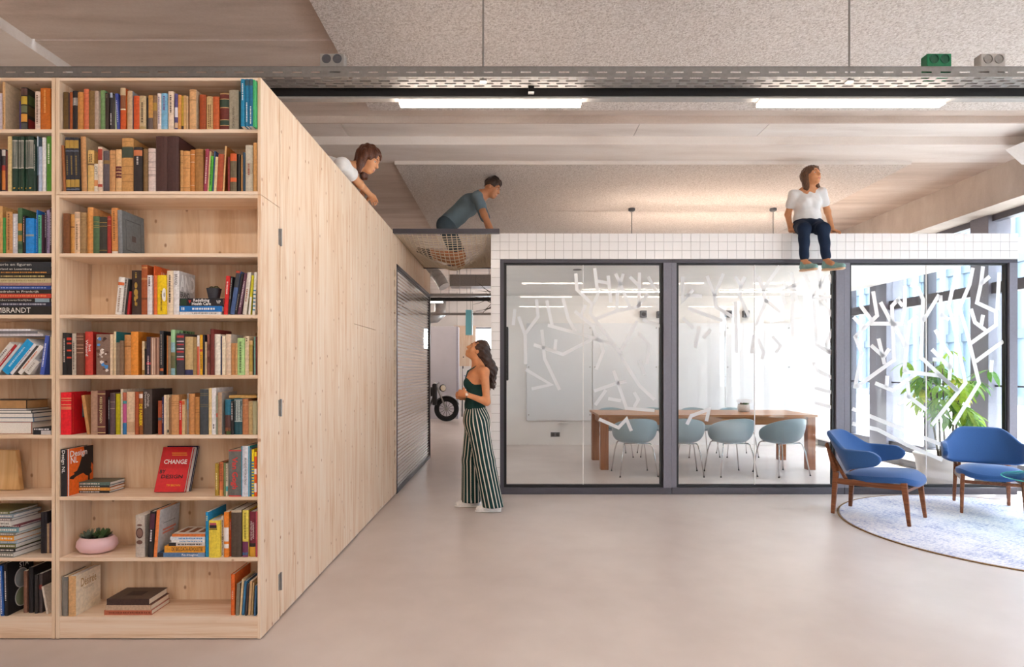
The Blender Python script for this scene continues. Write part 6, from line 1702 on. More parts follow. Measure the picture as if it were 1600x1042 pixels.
# glass side table
gt = empty('glass_table', (4.71, 5.07, ZR), label='low round glass table on thin dark metal legs on the rug', cat='table')
m_tg = NT('green_edged_glass')
tr = m_tg.n('ShaderNodeBsdfTransparent'); tr.inputs[0].default_value = (.80, .95, .92, 1)
gl = m_tg.n('ShaderNodeBsdfGlossy'); gl.inputs['Roughness'].default_value = .02
mx = m_tg.n('ShaderNodeMixShader'); m_tg.l(schlick(m_tg, 1.7), mx.inputs[0]); m_tg.l(tr.outputs[0], mx.inputs[1]); m_tg.l(gl.outputs[0], mx.inputs[2]); m_tg.l(mx.outputs[0], m_tg.out.inputs['Surface'])
MB().lathe([(.001, 0), (.42, 0), (.42, .011), (.001, .011)], 64).build('glass_top', m_tg.m, gt, loc=(0, 0, .442))
MB().tube([(.421 * math.cos(2 * PI * k / 64), .421 * math.sin(2 * PI * k / 64), .4475) for k in range(64)], .0052, 6, closed=True).build('glass_edge', paint('#3fb0a4', .2), gt, smooth=True)
for k in range(3):
    a = PI + .12 + k * 2 * PI / 3
    c_, s_ = math.cos(a), math.sin(a)
    MB().tube([(.34 * c_, .34 * s_, .001), (.27 * c_, .27 * s_, .395), (.12 * c_, .12 * s_, .405)], .009, 8).build('leg', M_BLACK, gt, smooth=False)
    MB().lathe([(.018, .40), (.018, .4415)], 12).build('glass_pad', M_STEEL, gt, loc=(.24 * c_, .24 * s_, 0))
MB().lathe([(.0, .396), (.13, .396), (.13, .408), (0, .408)], 24).build('hub', M_BLACK, gt)
MB().tube([(.3 * math.cos(PI + .12), .3 * math.sin(PI + .12), .22), (0, 0, .20), (.3 * math.cos(PI + .12 + 2 * PI / 3), .3 * math.sin(PI + .12 + 2 * PI / 3), .22)], .007, 8).build('brace', M_BLACK, gt)

# =================================================================== net over the passage
NX0, NX1, NY0, NY1, NZ = WX + .02, XL - .01, 6.56, 8.72, 2.895
def netz(x, y):
    u = (x - NX0) / (NX1 - NX0); v = (y - NY0) / (NY1 - NY0)
    u = min(1, max(0, u)); v = min(1, max(0, v))
    s = (math.sin(PI * u) * math.sin(PI * v)) ** .75 if 0 < u < 1 and 0 < v < 1 else 0
    g = math.exp(-((x + .74) ** 2 + (y - 7.35) ** 2) / .10)
    w = .012 * math.sin(9 * x + 3 * y) * s
    return NZ - .13 * s - .15 * g * s + w
net = empty('hammock_net', ((NX0 + NX1) / 2, NY0, NZ), label='sagging beige rope net slung over the passage between both boxes', cat='net')
L = (-(NX0 + NX1) / 2, -NY0, -NZ)
m = MB()
nxl, nyl = 19, 36
for i in range(nxl + 1):
    x = NX0 + (NX1 - NX0) * i / nxl
    m.tube([(x + .010 * math.sin(6 * (NY0 + (NY1 - NY0) * k / 44)), NY0 + (NY1 - NY0) * k / 44, netz(x, NY0 + (NY1 - NY0) * k / 44)) for k in range(45)], .0052, 5)
for j in range(nyl + 1):
    y = NY0 + (NY1 - NY0) * j / nyl
    m.tube([(NX0 + (NX1 - NX0) * k / 22, y, netz(NX0 + (NX1 - NX0) * k / 22, y)) for k in range(23)], .0052, 5)
m.build('rope_mesh', paint('#d8c7ae', .9, 0, .1, 200), net, loc=L, smooth=True)
for (a, b, nm) in (((WX, 6.52, 2.911), (XL + .10, 6.52, 2.911), 'front_bar'), ((WX, 8.75, 2.905), (XL + .0, 8.75, 2.905), 'rear_bar')):
    MB().box(a[0], b[0], a[1] - .03, a[1] + .03, a[2] - .024, a[2] + .024).build(nm, M_FRAME, net, loc=L, bevel=.004)
for x in (NX0 - .008, NX1 + .004):
    MB().tube([(x, NY0, NZ), (x, NY1, NZ)], .008, 8).build('edge_rope', paint('#c9b79c', .9), net, loc=L)

# =================================================================== people
def m_skin(c):
    t = NT('skin_' + c.lstrip('#'))
    n = t.noise(t.coord(), 30, 3)
    cc = lin(c)
    t.b.inputs['Subsurface Weight'].default_value = 0.08
    t.b.inputs['Subsurface Radius'].default_value = (.012, .005, .003)
    return t.set(t.ramp(n, [(.3, tuple(x * .93 for x in cc[:3]) + (1,)), (.7, tuple(min(1, x * 1.05) for x in cc[:3]) + (1,))]), .5, 0, .35)
def m_hair(c, hl):
    t = NT('hair_' + c.lstrip('#'))
    n = t.noise(t.coord((60, 60, 8)), 4.0, 4, .6, .5)
    t.bump(n, .5, .004)
    return t.set(t.ramp(n, [(.35, c), (.7, hl)]), .42, 0, .45)
def m_cloth(c, name='cloth'):
    t = NT(name + c.lstrip('#'))
    n = t.noise(t.coord(), 9, 4, .6)
    cc = lin(c)
    t.bump(n, .25, .02)
    return t.set(t.ramp(n, [(.3, tuple(x * .9 for x in cc[:3]) + (1,)), (.7, tuple(min(1, x * 1.06) for x in cc[:3]) + (1,))]), .85, 0, .2)
EYEW = paint('#b9aea6', .4); EYED = paint('#33241c', .2)

V = Vector
def frame(f, u):
    f = V(f).normalized(); u = V(u); u = (u - f * u.dot(f)).normalized(); l = u.cross(f)
    return f, u, l
def head_prims(S, c, f, u, s=1.0, neck=None):
    f, u, l = frame(f, u); c = V(c)
    P = lambda a, b, d: c + (f * a + l * b + u * d) * s
    R = [tuple(f), tuple(l), tuple(u)]
    S.ell(P(-.012, 0, .030), (.096 * s, .074 * s, .092 * s), R, .02)
    S.ell(P(.030, 0, -.038), (.064 * s, .056 * s, .074 * s), R, .035)
    S.ell(P(.064, 0, -.092), (.022 * s, .024 * s, .018 * s), R, .025)
    S.cap(P(.084, 0, .020), P(.108, 0, -.022), .008 * s, .0125 * s, .014)
    for q in (-1, 1):
        S.ell(P(.093, q * .010, -.026), (.010 * s, .009 * s, .008 * s), R, .008)
        S.cap(P(.082, q * .014, .030), P(.070, q * .046, .028), .011 * s, .009 * s, .016)
        S.ell(P(.052, q * .038, -.028), (.026 * s, .020 * s, .024 * s), R, .025)
        S.ell(P(.090, q * .031, .010), (.012 * s, .016 * s, .010 * s), R, .010, sub=True)
        S.ell(P(-.008, q * .076, -.004), (.017 * s, .009 * s, .030 * s), R, .008)
    S.cap(P(.090, -.016, -.056), P(.090, .016, -.056), .0075 * s, .0075 * s, .012)
    S.cap(P(.087, -.013, -.068), P(.087, .013, -.068), .0085 * s, .0085 * s, .012)
    if neck is not None:
        S.cap(P(-.018, 0, -.055), neck, .050 * s, .054 * s, .03)
    return P, R
def face_parts(o, P, R, base, s, lipc='#b5655a', browc='#3a2a22'):
    b = V(base)
    rot = Matrix((R[0], R[1], R[2])).transposed().to_euler()
    for q in (-1, 1):
        e = MB().lathe([(0, -.0115), (.006, -.0098), (.0105, -.004), (.0115, 0), (.0105, .004), (.006, .0098), (0, .0115)], 14).build('eye', EYEW, o, loc=P(.0725, q * .031, .009) - b, smooth=True)
        e.scale = (s,) * 3
        e.rotation_euler = rot
        MB().lathe([(.0, 0), (.0052, 0), (.0045, .0018), (0, .002)], 12).build('iris', EYED, e, loc=(.0108, 0, 0), rot=(0, PI / 2, 0))
        MB().tube([P(.0925, q * .016, .030) - b, P(.091, q * .032, .036) - b, P(.079, q * .047, .030) - b], [.0028 * s, .0032 * s, .0016 * s], 6).build('eyebrow', paint(browc, .7), o, smooth=True)
    S = Sdf()
    S.cap(P(.0955, -.015, -.057), P(.0955, .015, -.057), .0042 * s, .0042 * s, .006); S.cap(P(.0935, -.012, -.067), P(.0935, .012, -.067), .0052 * s, .0052 * s, .006)
    S.mesh('lips', paint(lipc, .4), .0025, o, base)
def hand_prims(S, w, d, n, curl=.5, thumb=1, s=1.0, spread=.0):
    """w wrist point, d towards the fingers, n palm normal (palm side), thumb +-1 selects the side"""
    d = V(d).normalized(); n = V(n); n = (n - d * n.dot(d)).normalized(); x = d.cross(n) * thumb
    w = V(w)
    S.cap(w, w + d * .03 * s, .024 * s, .028 * s, .02, flat=(tuple(n), .62))
    S.cap(w + d * .03 * s - x * .012 * s, w + d * .072 * s - x * .016 * s, .026 * s, .022 * s, .015, flat=(tuple(n), .5))
    S.cap(w + d * .03 * s + x * .012 * s, w + d * .074 * s + x * .016 * s, .026 * s, .022 * s, .015, flat=(tuple(n), .5))
    for i, (off, ln) in enumerate(((.030, .068), (.010, .076), (-.010, .072), (-.029, .056))):
        p0 = w + d * (.078 if i in (1, 2) else .073) * s + x * off * s
        q = p0; ang = curl * .35
        for seg, r in ((.45, .0088), (.32, .0080), (.23, .0070)):
            dd = (d * math.cos(ang) + n * math.sin(ang) + x * spread * (off / .03)).normalized()
            q2 = q + dd * ln * seg * s
            S.cap(q, q2, r * s, (r - .0008) * s, .004)
            q = q2; ang += curl * .75
    t0 = w + d * .022 * s + x * .026 * s
    t1 = t0 + (d * .55 + x * .75 + n * .25).normalized() * .036 * s
    t2 = t1 + (d * .85 + x * .30 + n * .35 * (1 + curl)).normalized() * .030 * s
    t3 = t2 + (d * .95 - x * .05 + n * .3 * (1 + curl)).normalized() * .022 * s
    S.cap(t0, t1, .0125 * s, .0105 * s, .012); S.cap(t1, t2, .0100 * s, .0090 * s, .004); S.cap(t2, t3, .0088 * s, .0070 * s, .004)

# ---------------------------------------------------------------- woman standing in the passage
def woman_standing():
    base = V((-.33, 5.95, 0))
    neck = U(748, 573, 5.95); chest = U(745, 600, 5.95); waist = U(742, 632, 5.95); pel = U(744, 655, 5.95)
    lsh, lel, lwr = U(757, 581, 5.80), U(760.5, 628, 5.74), U(728, 616, 5.72)
    rsh, rel, rwr = U(746, 580, 6.11), U(744, 629, 6.16), U(723, 620, 5.99)
    lhip, lkn, lan = U(747, 664, 5.86), U(757, 720, 5.84), U(771, 786, 5.85)
    rhip, rkn, ran = U(743, 664, 6.04), U(737, 718, 6.06), U(738, 783, 6.07)
    hc = U(745.5, 548, 5.95)
    f, u = (-.83, -.10, .55), (.55, 0, .83)
    S = Sdf()
    P, R = head_prims(S, hc, f, u, .93, neck)
    S.cap(neck, chest + V((0, 0, .06)), .055, .085, .06, flat=((0, 1, 0), 1.45))
    S.cap(chest + V((0, 0, .05)), waist, .098, .084, .05, flat=((0, 1, 0), 1.32))
    for y in (-.062, .062): S.ell(chest + V((-.072, y, .012)), (.052, .056, .058), None, .03)
    S.cap(waist, pel, .088, .112, .05, flat=((0, 1, 0), 1.32))
    S.cap(neck + V((0, -.02, -.03)), lsh, .042, .046, .05); S.cap(neck + V((0, .02, -.03)), rsh, .042, .046, .05)
    for sh, el, wr in ((lsh, lel, lwr), (rsh, rel, rwr)):
        S.cap(sh, el, .043, .034, .03); S.cap(el, wr, .035, .0225, .02)
    for h_, k_, a_ in ((lhip, lkn, lan), (rhip, rkn, ran)):
        S.cap(h_, k_, .080, .052, .04); S.cap(k_, a_, .052, .034, .03); S.cap(a_, a_ + V((-.10, 0, -.05)), .034, .026, .02)
    hand_prims(S, lwr, U(704, 611, 5.80) - lwr, (0, 1, -.15), 1.1, -1, .92)
    hand_prims(S, rwr, U(703, 616, 5.87) - rwr, (-.1, -1, .25), 1.0, 1, .92)
    o = S.mesh('person', m_skin('#cf8d62'), .0055, None, base)
    tag(o, 'woman in striped wide trousers standing in the passage and looking up', 'person')
    face_parts(o, P, R, base, .93, '#b0604f', '#33231c')
    # camisole
    T = Sdf()
    T.cap(chest + V((0, 0, .05)), waist, .102, .088, .05, flat=((0, 1, 0), 1.33))
    for y in (-.062, .062): T.ell(chest + V((-.072, y, .012)), (.057, .060, .062), None, .03)
    T.cap(waist, pel, .092, .113, .05, flat=((0, 1, 0), 1.33))
    T.noise = lambda x, y, z: .0022 * np.sin(30 * z + 9 * x) * np.sin(24 * y + 6 * z)
    T.cut(chest + V((-.10, 0, .078)), (-.18, 0, 1)); T.cut((0, 0, .98), (0, 0, -1))
    T.mesh('camisole', m_cloth('#1d3b38'), .007, o, base)
    for sh, y0 in ((lsh, -.075), (rsh, .075)):
        a = chest + V((-.108, y0 * .95, .055)); c = neck + V((.0, y0 * 1.1, -.012)); d = chest + V((.088, y0, .055))
        MB().tube([a - base, (a + c) / 2 + V((-.040, 0, .022)) - base, c + V((0, 0, .030)) - base, (c + d) / 2 + V((.026, 0, .03)) - base, d - base], .0072, 6).build('strap', m_cloth('#1d3b38', 'strap'), o, smooth=True)
    # wide striped trousers
    B = Sdf()
    top = waist + V((0, 0, -.005))
    B.cap(top, pel + V((.006, 0, .0)), .096, .124, .05, flat=((0, 1, 0), 1.30)); B.cap(pel, (lhip + rhip) / 2 + V((.004, 0, -.01)), .124, .126, .05, flat=((0, 1, 0), 1.28))
    for h_, k_, a_, e in ((lhip, lkn, lan, V((.0, -.0, -.05))), (rhip, rkn, ran, V((-.01, 0, -.05)))):
        B.cap(h_, k_, .106, .098, .03); B.cap(k_, a_ + e, .098, .104, .02)
    B.noise = lambda x, y, z: .0045 * np.sin(26 * x + 40 * y + 3 * z) * np.clip((1.0 - z) * 1.6, 0, 1) + .0015 * np.sin(60 * x - 31 * y)
    B.cut(top + V((0, 0, .012)), (.06, 0, 1)); B.cut((0, 0, .052), (.0, 0, -1))
    ax = {0: [np.array(q) for q in (lhip, lkn, lan)], 1: [np.array(q) for q in (rhip, rkn, ran)]}
    def stripes(Vv):
        z = Vv[:, 2]; out = np.zeros(len(Vv))
        mid = (ax[0][0][1] + ax[1][0][1]) / 2
        w = np.clip((z - .78) / .12, 0, 1)
        for k in (0, 1):
            h_, n_, a_ = ax[k]
            t1 = np.clip((h_[2] - z) / (h_[2] - n_[2]), -.6, 1)[:, None]; t2 = np.clip((n_[2] - z) / (n_[2] - a_[2]), 0, 1.2)[:, None]
            c = np.where(z[:, None] > n_[2], h_ + (n_ - h_) * t1, n_ + (a_ - n_) * t2)
            m_ = (Vv[:, 1] < mid) if k == 0 else (Vv[:, 1] >= mid)
            dx, dy = Vv[:, 0] - c[:, 0], Vv[:, 1] - c[:, 1]
            sgn = 1 if k == 0 else -1
            ang = np.arctan2(dx, -dy * sgn)
            out[m_] = (ang / (2 * PI) * 16 + 30)[m_]
        return out
    t = NT('striped_trousers')
    at = t.n('ShaderNodeAttribute', attribute_name='stripe')
    fr = t.math('FRACT', at.outputs['Fac'])
    t.set(t.mix(t.math('LESS_THAN', fr, .27), '#1b3a3a', '#ddd6c8'), .8, 0, .2)
    B.mesh('trousers', t.m, .0065, o, base, attr=stripes)
    # shoes
    for a_, nm in ((lan, 0), (ran, 1)):
        hx = a_.x + .035; tx_ = a_.x - .175
        K = Sdf()
        K.cap((hx, a_.y, .045), (hx - .10, a_.y, .040), .040, .038, .03, flat=((0, 1, 0), .95)); K.cap((hx - .10, a_.y, .038), (tx_ + .03, a_.y - .004, .030), .038, .030, .03, flat=((0, 1, 0), 1.1))
        K.cap((hx + .005, a_.y, .03), (hx - .02, a_.y, .075), .034, .036, .02)
        K.cut((0, 0, .014), (0, 0, -1))
        sh = K.mesh('sneaker', paint('#e9e5e2', .6), .006, o, base)
        Q = Sdf(); Q.cap((hx + .004, a_.y, .010), (tx_ + .028, a_.y - .004, .010), .041, .036, .02, flat=((0, 0, 1), .35)); Q.cut((0, 0, .001), (0, 0, -1)); Q.cut((0, 0, .020), (0, 0, 1))
        Q.mesh('sole', paint('#f3f1ee', .6), .006, sh, base)
    # curly hair, half tied back
    H = Sdf()
    H.ell(P(-.026, 0, .040), (.092, .082, .092), R, .02); H.cap(P(-.07, 0, .01), U(767, 578, 5.96), .060, .066, .04); H.cap(U(767, 578, 5.96), U(769.5, 604, 5.95), .060, .026, .03)
    H.cut(P(.052, 0, .02), tuple(V(f) * 1.0 + V(u) * -.35))
    H.noise = lambda x, y, z: .006 * np.sin(95 * z + 40 * y) * np.sin(80 * x + 30 * z) + .004 * np.sin(150 * y + 70 * z)
    hm = m_hair('#1f130f', '#4a2d1f')
    hr = H.mesh('hair', hm, .006, o, base)
    cm = MB(); rg = random.Random(4)
    for k in range(34):
        a0 = P(-.05 - .05 * rg.random(), rg.uniform(-.07, .07), rg.uniform(-.05, .05)); e = U(rg.uniform(760, 774), rg.uniform(585, 612), 5.95 + rg.uniform(-.10, .10))
        m0 = (a0 + e) / 2 + V((.045, rg.uniform(-.03, .03), .02)); ph = rg.uniform(0, 6); pts = []
        for i in range(22):
            q = i / 21; b_ = a0.lerp(m0, q).lerp(m0.lerp(e, q), q)
            pts.append(b_ + V((math.cos(ph + q * 26), math.sin(ph + q * 26), 0)) * .009 - base)
        cm.tube(pts, [.0055] * 21 + [.002], 5)
    cm.build('curls', hm, hr, smooth=True)
    MB().tube([P(-.01, -.088, -.045) - base + V((.016 * math.cos(k * PI / 8), 0, .016 * math.sin(k * PI / 8) - .01)) for k in range(16)], .0018, 6, closed=True).build('earring', paint('#d9d2c4', .2, 1), o)
    wd = (lel - lwr).normalized(); wq = lwr + wd * .012
    wt = MB().lathe([(.0265, -.008), (.028, 0), (.0265, .008)], 20).build('watch', paint('#3a2c26', .6), o, loc=wq - base); wt.rotation_euler = wd.to_track_quat('Z', 'Y').to_euler(); wt.modifiers.new('t', 'SOLIDIFY').thickness = .002
    fd = MB().lathe([(0, 0), (.016, 0), (.016, .006), (0, .007)], 20).build('watch_face', paint('#e3c7b4', .25, .6), wt, loc=tuple(wt.rotation_euler.to_matrix().inverted() @ V((0, -.027, .004)))); fd.rotation_euler = (wt.rotation_euler.to_matrix().inverted() @ V((0, -1, .1))).to_track_quat('Z', 'Y').to_euler()
    MB().lathe([(.0, 0), (.006, .001), (.0, .02)], 8).build('pendant', paint('#efe9e2', .3), o, loc=chest + V((-.128, -.012, .022)) - base)
    return o
woman_standing()

# ---------------------------------------------------------------- woman seated on the roof edge
def woman_seated():
    base = V(((1262 - 800) * 6.8 / F, 6.78, ROOFZ + .001))
    pel = U(1262, 349, 6.80); pel.z = ROOFZ + .115
    chest = U(1261, 322, 6.80); neck = U(1261, 299, 6.80); hc = U(1268, 275.5, 6.77)
    f, u = (.36, -.92, .13), (-.05, .05, 1)
    S = Sdf(); P, R = head_prims(S, hc, f, u, 1.0, neck)
    rs, ls = U(1240, 304, 6.80), U(1284, 300, 6.78)
    re, le = U(1231, 335, 6.86), U(1293, 331, 6.84)
    rw, lw = U(1235.5, 357.5, 6.76), U(1301, 357.5, 6.76)
    rw.z = lw.z = ROOFZ + .055
    rh, lh = pel + V((-.09, -.02, -.02)), pel + V((.09, -.02, -.02))
    rk, lk = U(1256.5, 357, 6.42), U(1286, 357, 6.42)
    ra, la = U(1256.5, 409, 6.47), U(1291.5, 408, 6.45)
    S.cap(neck, chest + V((0, 0, .05)), .05, .085, .06, flat=((1, 0, 0), 1.4))
    S.cap(chest + V((0, 0, .04)), pel, .098, .115, .06, flat=((1, 0, 0), 1.28))
    for x in (-.06, .06): S.ell(chest + V((x, -.07, .005)), (.052, .046, .055), None, .03)
    S.cap(neck + V((-.02, 0, -.02)), rs, .04, .045, .05); S.cap(neck + V((.02, 0, -.02)), ls, .04, .045, .05)
    for sh, e, w in ((rs, re, rw), (ls, le, lw)): S.cap(sh, e, .043, .034, .03); S.cap(e, w, .034, .024, .02)
    for h_, k_, a_ in ((rh, rk, ra), (lh, lk, la)):
        S.cap(h_, k_, .082, .056, .04); S.cap(k_, a_, .053, .032, .03); S.cap(a_, a_ + V((.01, -.10, -.045)), .032, .026, .02)
    hand_prims(S, rw, (.25, -1, -.28), (0, -.25, -1), .5, 1, .92); hand_prims(S, lw, (.15, -1, -.28), (0, -.25, -1), .5, -1, .92)
    o = S.mesh('person', m_skin('#cf9268'), .006, None, base)
    tag(o, 'woman in white tee and navy trousers sitting on the tiled parapet', 'person')
    face_parts(o, P, R, base, .93, '#b5655a', '#4a3426')
    T = Sdf()
    T.cap(neck + V((0, .01, -.045)), chest + V((0, 0, .05)), .060, .094, .05, flat=((1, 0, 0), 1.42)); T.cap(chest + V((0, 0, .04)), pel + V((0, 0, .02)), .106, .120, .06, flat=((1, 0, 0), 1.30))
    for x in (-.06, .06): T.ell(chest + V((x, -.07, .005)), (.058, .053, .062), None, .03)
    for nk, sh, e in ((-.02, rs, re), (.02, ls, le)):
        T.cap(neck + V((nk, 0, -.025)), sh, .044, .052, .05); T.cap(sh, sh.lerp(e, .56), .050, .053, .03)
    T.noise = lambda x, y, z: .004 * np.sin(38 * z + 20 * x) * np.sin(22 * x + 9 * z) + .002 * np.sin(70 * x + 30 * z)
    T.ell(neck + V((0, -.055, .045)), (.070, .075, .062), None, .01, sub=True); T.cut((0, 0, ROOFZ + .085), (0, .0, -1))
    for sh, e in ((rs, re), (ls, le)): pass
    T.mesh('tee_shirt', m_cloth('#e9e7e6'), .007, o, base)
    B = Sdf()
    B.cap(pel + V((0, 0, .015)), pel + V((0, -.03, -.02)), .118, .118, .04, flat=((1, 0, 0), 1.32))
    for h_, k_, a_ in ((rh, rk, ra), (lh, lk, la)):
        B.cap(h_, k_, .090, .066, .035); B.cap(k_, a_.lerp(k_, .14), .064, .046, .03)
    B.noise = lambda x, y, z: .003 * np.sin(50 * z + 30 * x + 20 * y)
    B.cut((0, 0, ROOFZ + .0), (0, 0, -1)) if False else None
    B.mesh('trousers', m_cloth('#1d2a40'), .0065, o, base)
    for a_, dx in ((ra, .02), (la, .05)):
        K = Sdf(); d = V((dx * 1.6, -.17, -.045))
        K.cap(a_ + V((0, .025, -.055)), a_ + d * .5 + V((0, 0, -.045)), .037, .036, .03); K.cap(a_ + d * .5 + V((0, 0, -.045)), a_ + d + V((0, 0, -.035)), .036, .028, .03, flat=((1, 0, 0), 1.1)); K.cap(a_ + V((0, .012, -.045)), a_ + V((0, .002, -.012)), .036, .040, .02)
        K.cut(a_ + V((0, 0, -.083)), (0, .12, -1))
        sh = K.mesh('sneaker', paint('#86aaa6', .7), .006, o, base)
        Q = Sdf(); Q.cap(a_ + V((0, .028, -.088)), a_ + d + V((0, 0, -.062)), .040, .031, .02, flat=((0, .2, 1), .35)); Q.mesh('sole', paint('#e0bd9c', .6), .006, sh, base)
        for k in range(4):
            c = a_ + d * (.25 + .14 * k) + V((0, 0, -.006 - .003 * k)); MB().tube([c + V((-.016, 0, .0)) - base, c + V((0, 0, .006)) - base, c + V((.016, 0, 0)) - base], .0025, 5).build('lace', paint('#e6e2de', .7), sh)
    H = Sdf(); hm = m_hair('#3b2519', '#7a5238')
    H.ell(P(-.018, 0, .040), (.102, .086, .090), R, .02)
    for q in (-1, 1): H.cap(P(-.03, q * .062, .02), P(-.02, q * .080, -.135), .042, .034, .03)
    H.cap(P(-.07, 0, .02), P(-.062, 0, -.14), .055, .058, .04)
    H.cap(P(.052, .03, .085), P(.052, -.045, .070), .020, .018, .02)
    H.ell(P(.075, -.0, -.03), (.055, .052, .100), R, .012, sub=True)
    H.noise = lambda x, y, z: .0035 * np.sin(120 * x + 60 * y + 14 * z) + .0025 * np.sin(190 * y - 90 * x)
    H.mesh('hair', hm, .0055, o, base)
    return o
woman_seated()

# ---------------------------------------------------------------- woman lying on the timber box, looking down
def woman_leaning():
    base = V((-1.75, 4.95, TOPZ + .001))
    hc = V((-1.205, 5.00, 3.160)); f, u = (.80, -.10, -.48), (.50, .0, .87)
    neck = V((-1.345, 4.93, 3.055)); chest = V((-1.50, 4.90, 3.035)); pel = V((-1.98, 4.95, 3.035))
    rs, re, rw = V((-1.36, 4.755, 3.035)), V((-1.295, 5.06, 2.975)), V((-1.262, 5.33, 2.955))
    ls, le, lw = V((-1.37, 5.09, 3.05)), V((-1.36, 5.34, 2.97)), V((-1.50, 5.52, 2.955))
    S = Sdf(); P, R = head_prims(S, hc, f, u, .93, neck)
    S.cap(neck, chest, .055, .085, .05, flat=((0, 1, 0), 1.4)); S.cap(chest, pel, .092, .112, .05, flat=((0, 1, 0), 1.3))
    S.cap(neck, rs, .042, .046, .04); S.cap(neck, ls, .042, .046, .04)
    for sh, e, w in ((rs, re, rw), (ls, le, lw)): S.cap(sh, e, .042, .034, .03); S.cap(e, w, .034, .023, .02)
    for y in (-.09, .09):
        S.cap(pel + V((0, y, 0)), pel + V((-.42, y * 1.1, -.045)), .078, .055, .04); S.cap(pel + V((-.42, y * 1.1, -.045)), pel + V((-.82, y * 1.1, -.06)), .052, .034, .03); S.cap(pel + V((-.82, y * 1.1, -.06)), pel + V((-.93, y * 1.2, -.085)), .033, .026, .02)
    hand_prims(S, rw, (.06, 1, -.16), (.25, 0, -1), .8, 1, .92); hand_prims(S, lw, (-.9, .4, -.15), (0, 0, -1), .4, -1, .92)
    o = S.mesh('person', m_skin('#d79a70'), .006, None, base)
    tag(o, 'woman in white tee lying on the timber box and peering down', 'person')
    face_parts(o, P, R, base, .93, '#b5655a', '#4a2e22')
    T = Sdf()
    T.cap(neck + V((-.03, 0, 0)), chest, .055, .095, .05, flat=((0, 1, 0), 1.42)); T.cap(chest, pel, .101, .120, .05, flat=((0, 1, 0), 1.3))
    for sh, e in ((rs, re), (ls, le)): T.cap(neck + V((-.02, 0, 0)), sh, .045, .056, .04); T.cap(sh, sh.lerp(e, .48), .056, .060, .03)
    T.noise = lambda x, y, z: .004 * np.sin(40 * y + 20 * x) * np.sin(30 * z + 9 * x)
    T.cut(neck + V((.02, 0, .0)), (1, 0, .45)) if False else None
    T.mesh('tee_shirt', m_cloth('#ebe8e6'), .007, o, base)
    B = Sdf(); B.cap(pel + V((.10, 0, 0)), pel, .118, .122, .05, flat=((0, 1, 0), 1.3))
    for y in (-.09, .09): B.cap(pel + V((0, y, 0)), pel + V((-.42, y * 1.1, -.045)), .086, .064, .04); B.cap(pel + V((-.42, y * 1.1, -.045)), pel + V((-.78, y * 1.1, -.06)), .060, .045, .03)
    B.mesh('trousers', m_cloth('#2c3548'), .008, o, base)
    H = Sdf(); hm = m_hair('#3a2016', '#7a452c')
    H.ell(P(-.018, 0, .040), (.102, .087, .092), R, .02)
    for q in (-1, 1): H.cap(P(-.03, q * .066, .01), P(-.02, q * .082, -.10) + V((0, 0, -.04)), .042, .032, .03)
    H.cap(P(-.06, 0, .02), P(-.055, 0, -.10), .055, .054, .04)
    H.cap(P(.055, .035, .080), P(.055, -.04, .076), .022, .020, .02)
    H.ell(P(.078, 0, -.032), (.055, .052, .098), R, .012, sub=True)
    H.noise = lambda x, y, z: .0035 * np.sin(120 * x + 60 * y + 14 * z) + .0025 * np.sin(190 * y - 90 * x)
    H.mesh('hair', hm, .0055, o, base)
    return o
woman_leaning()

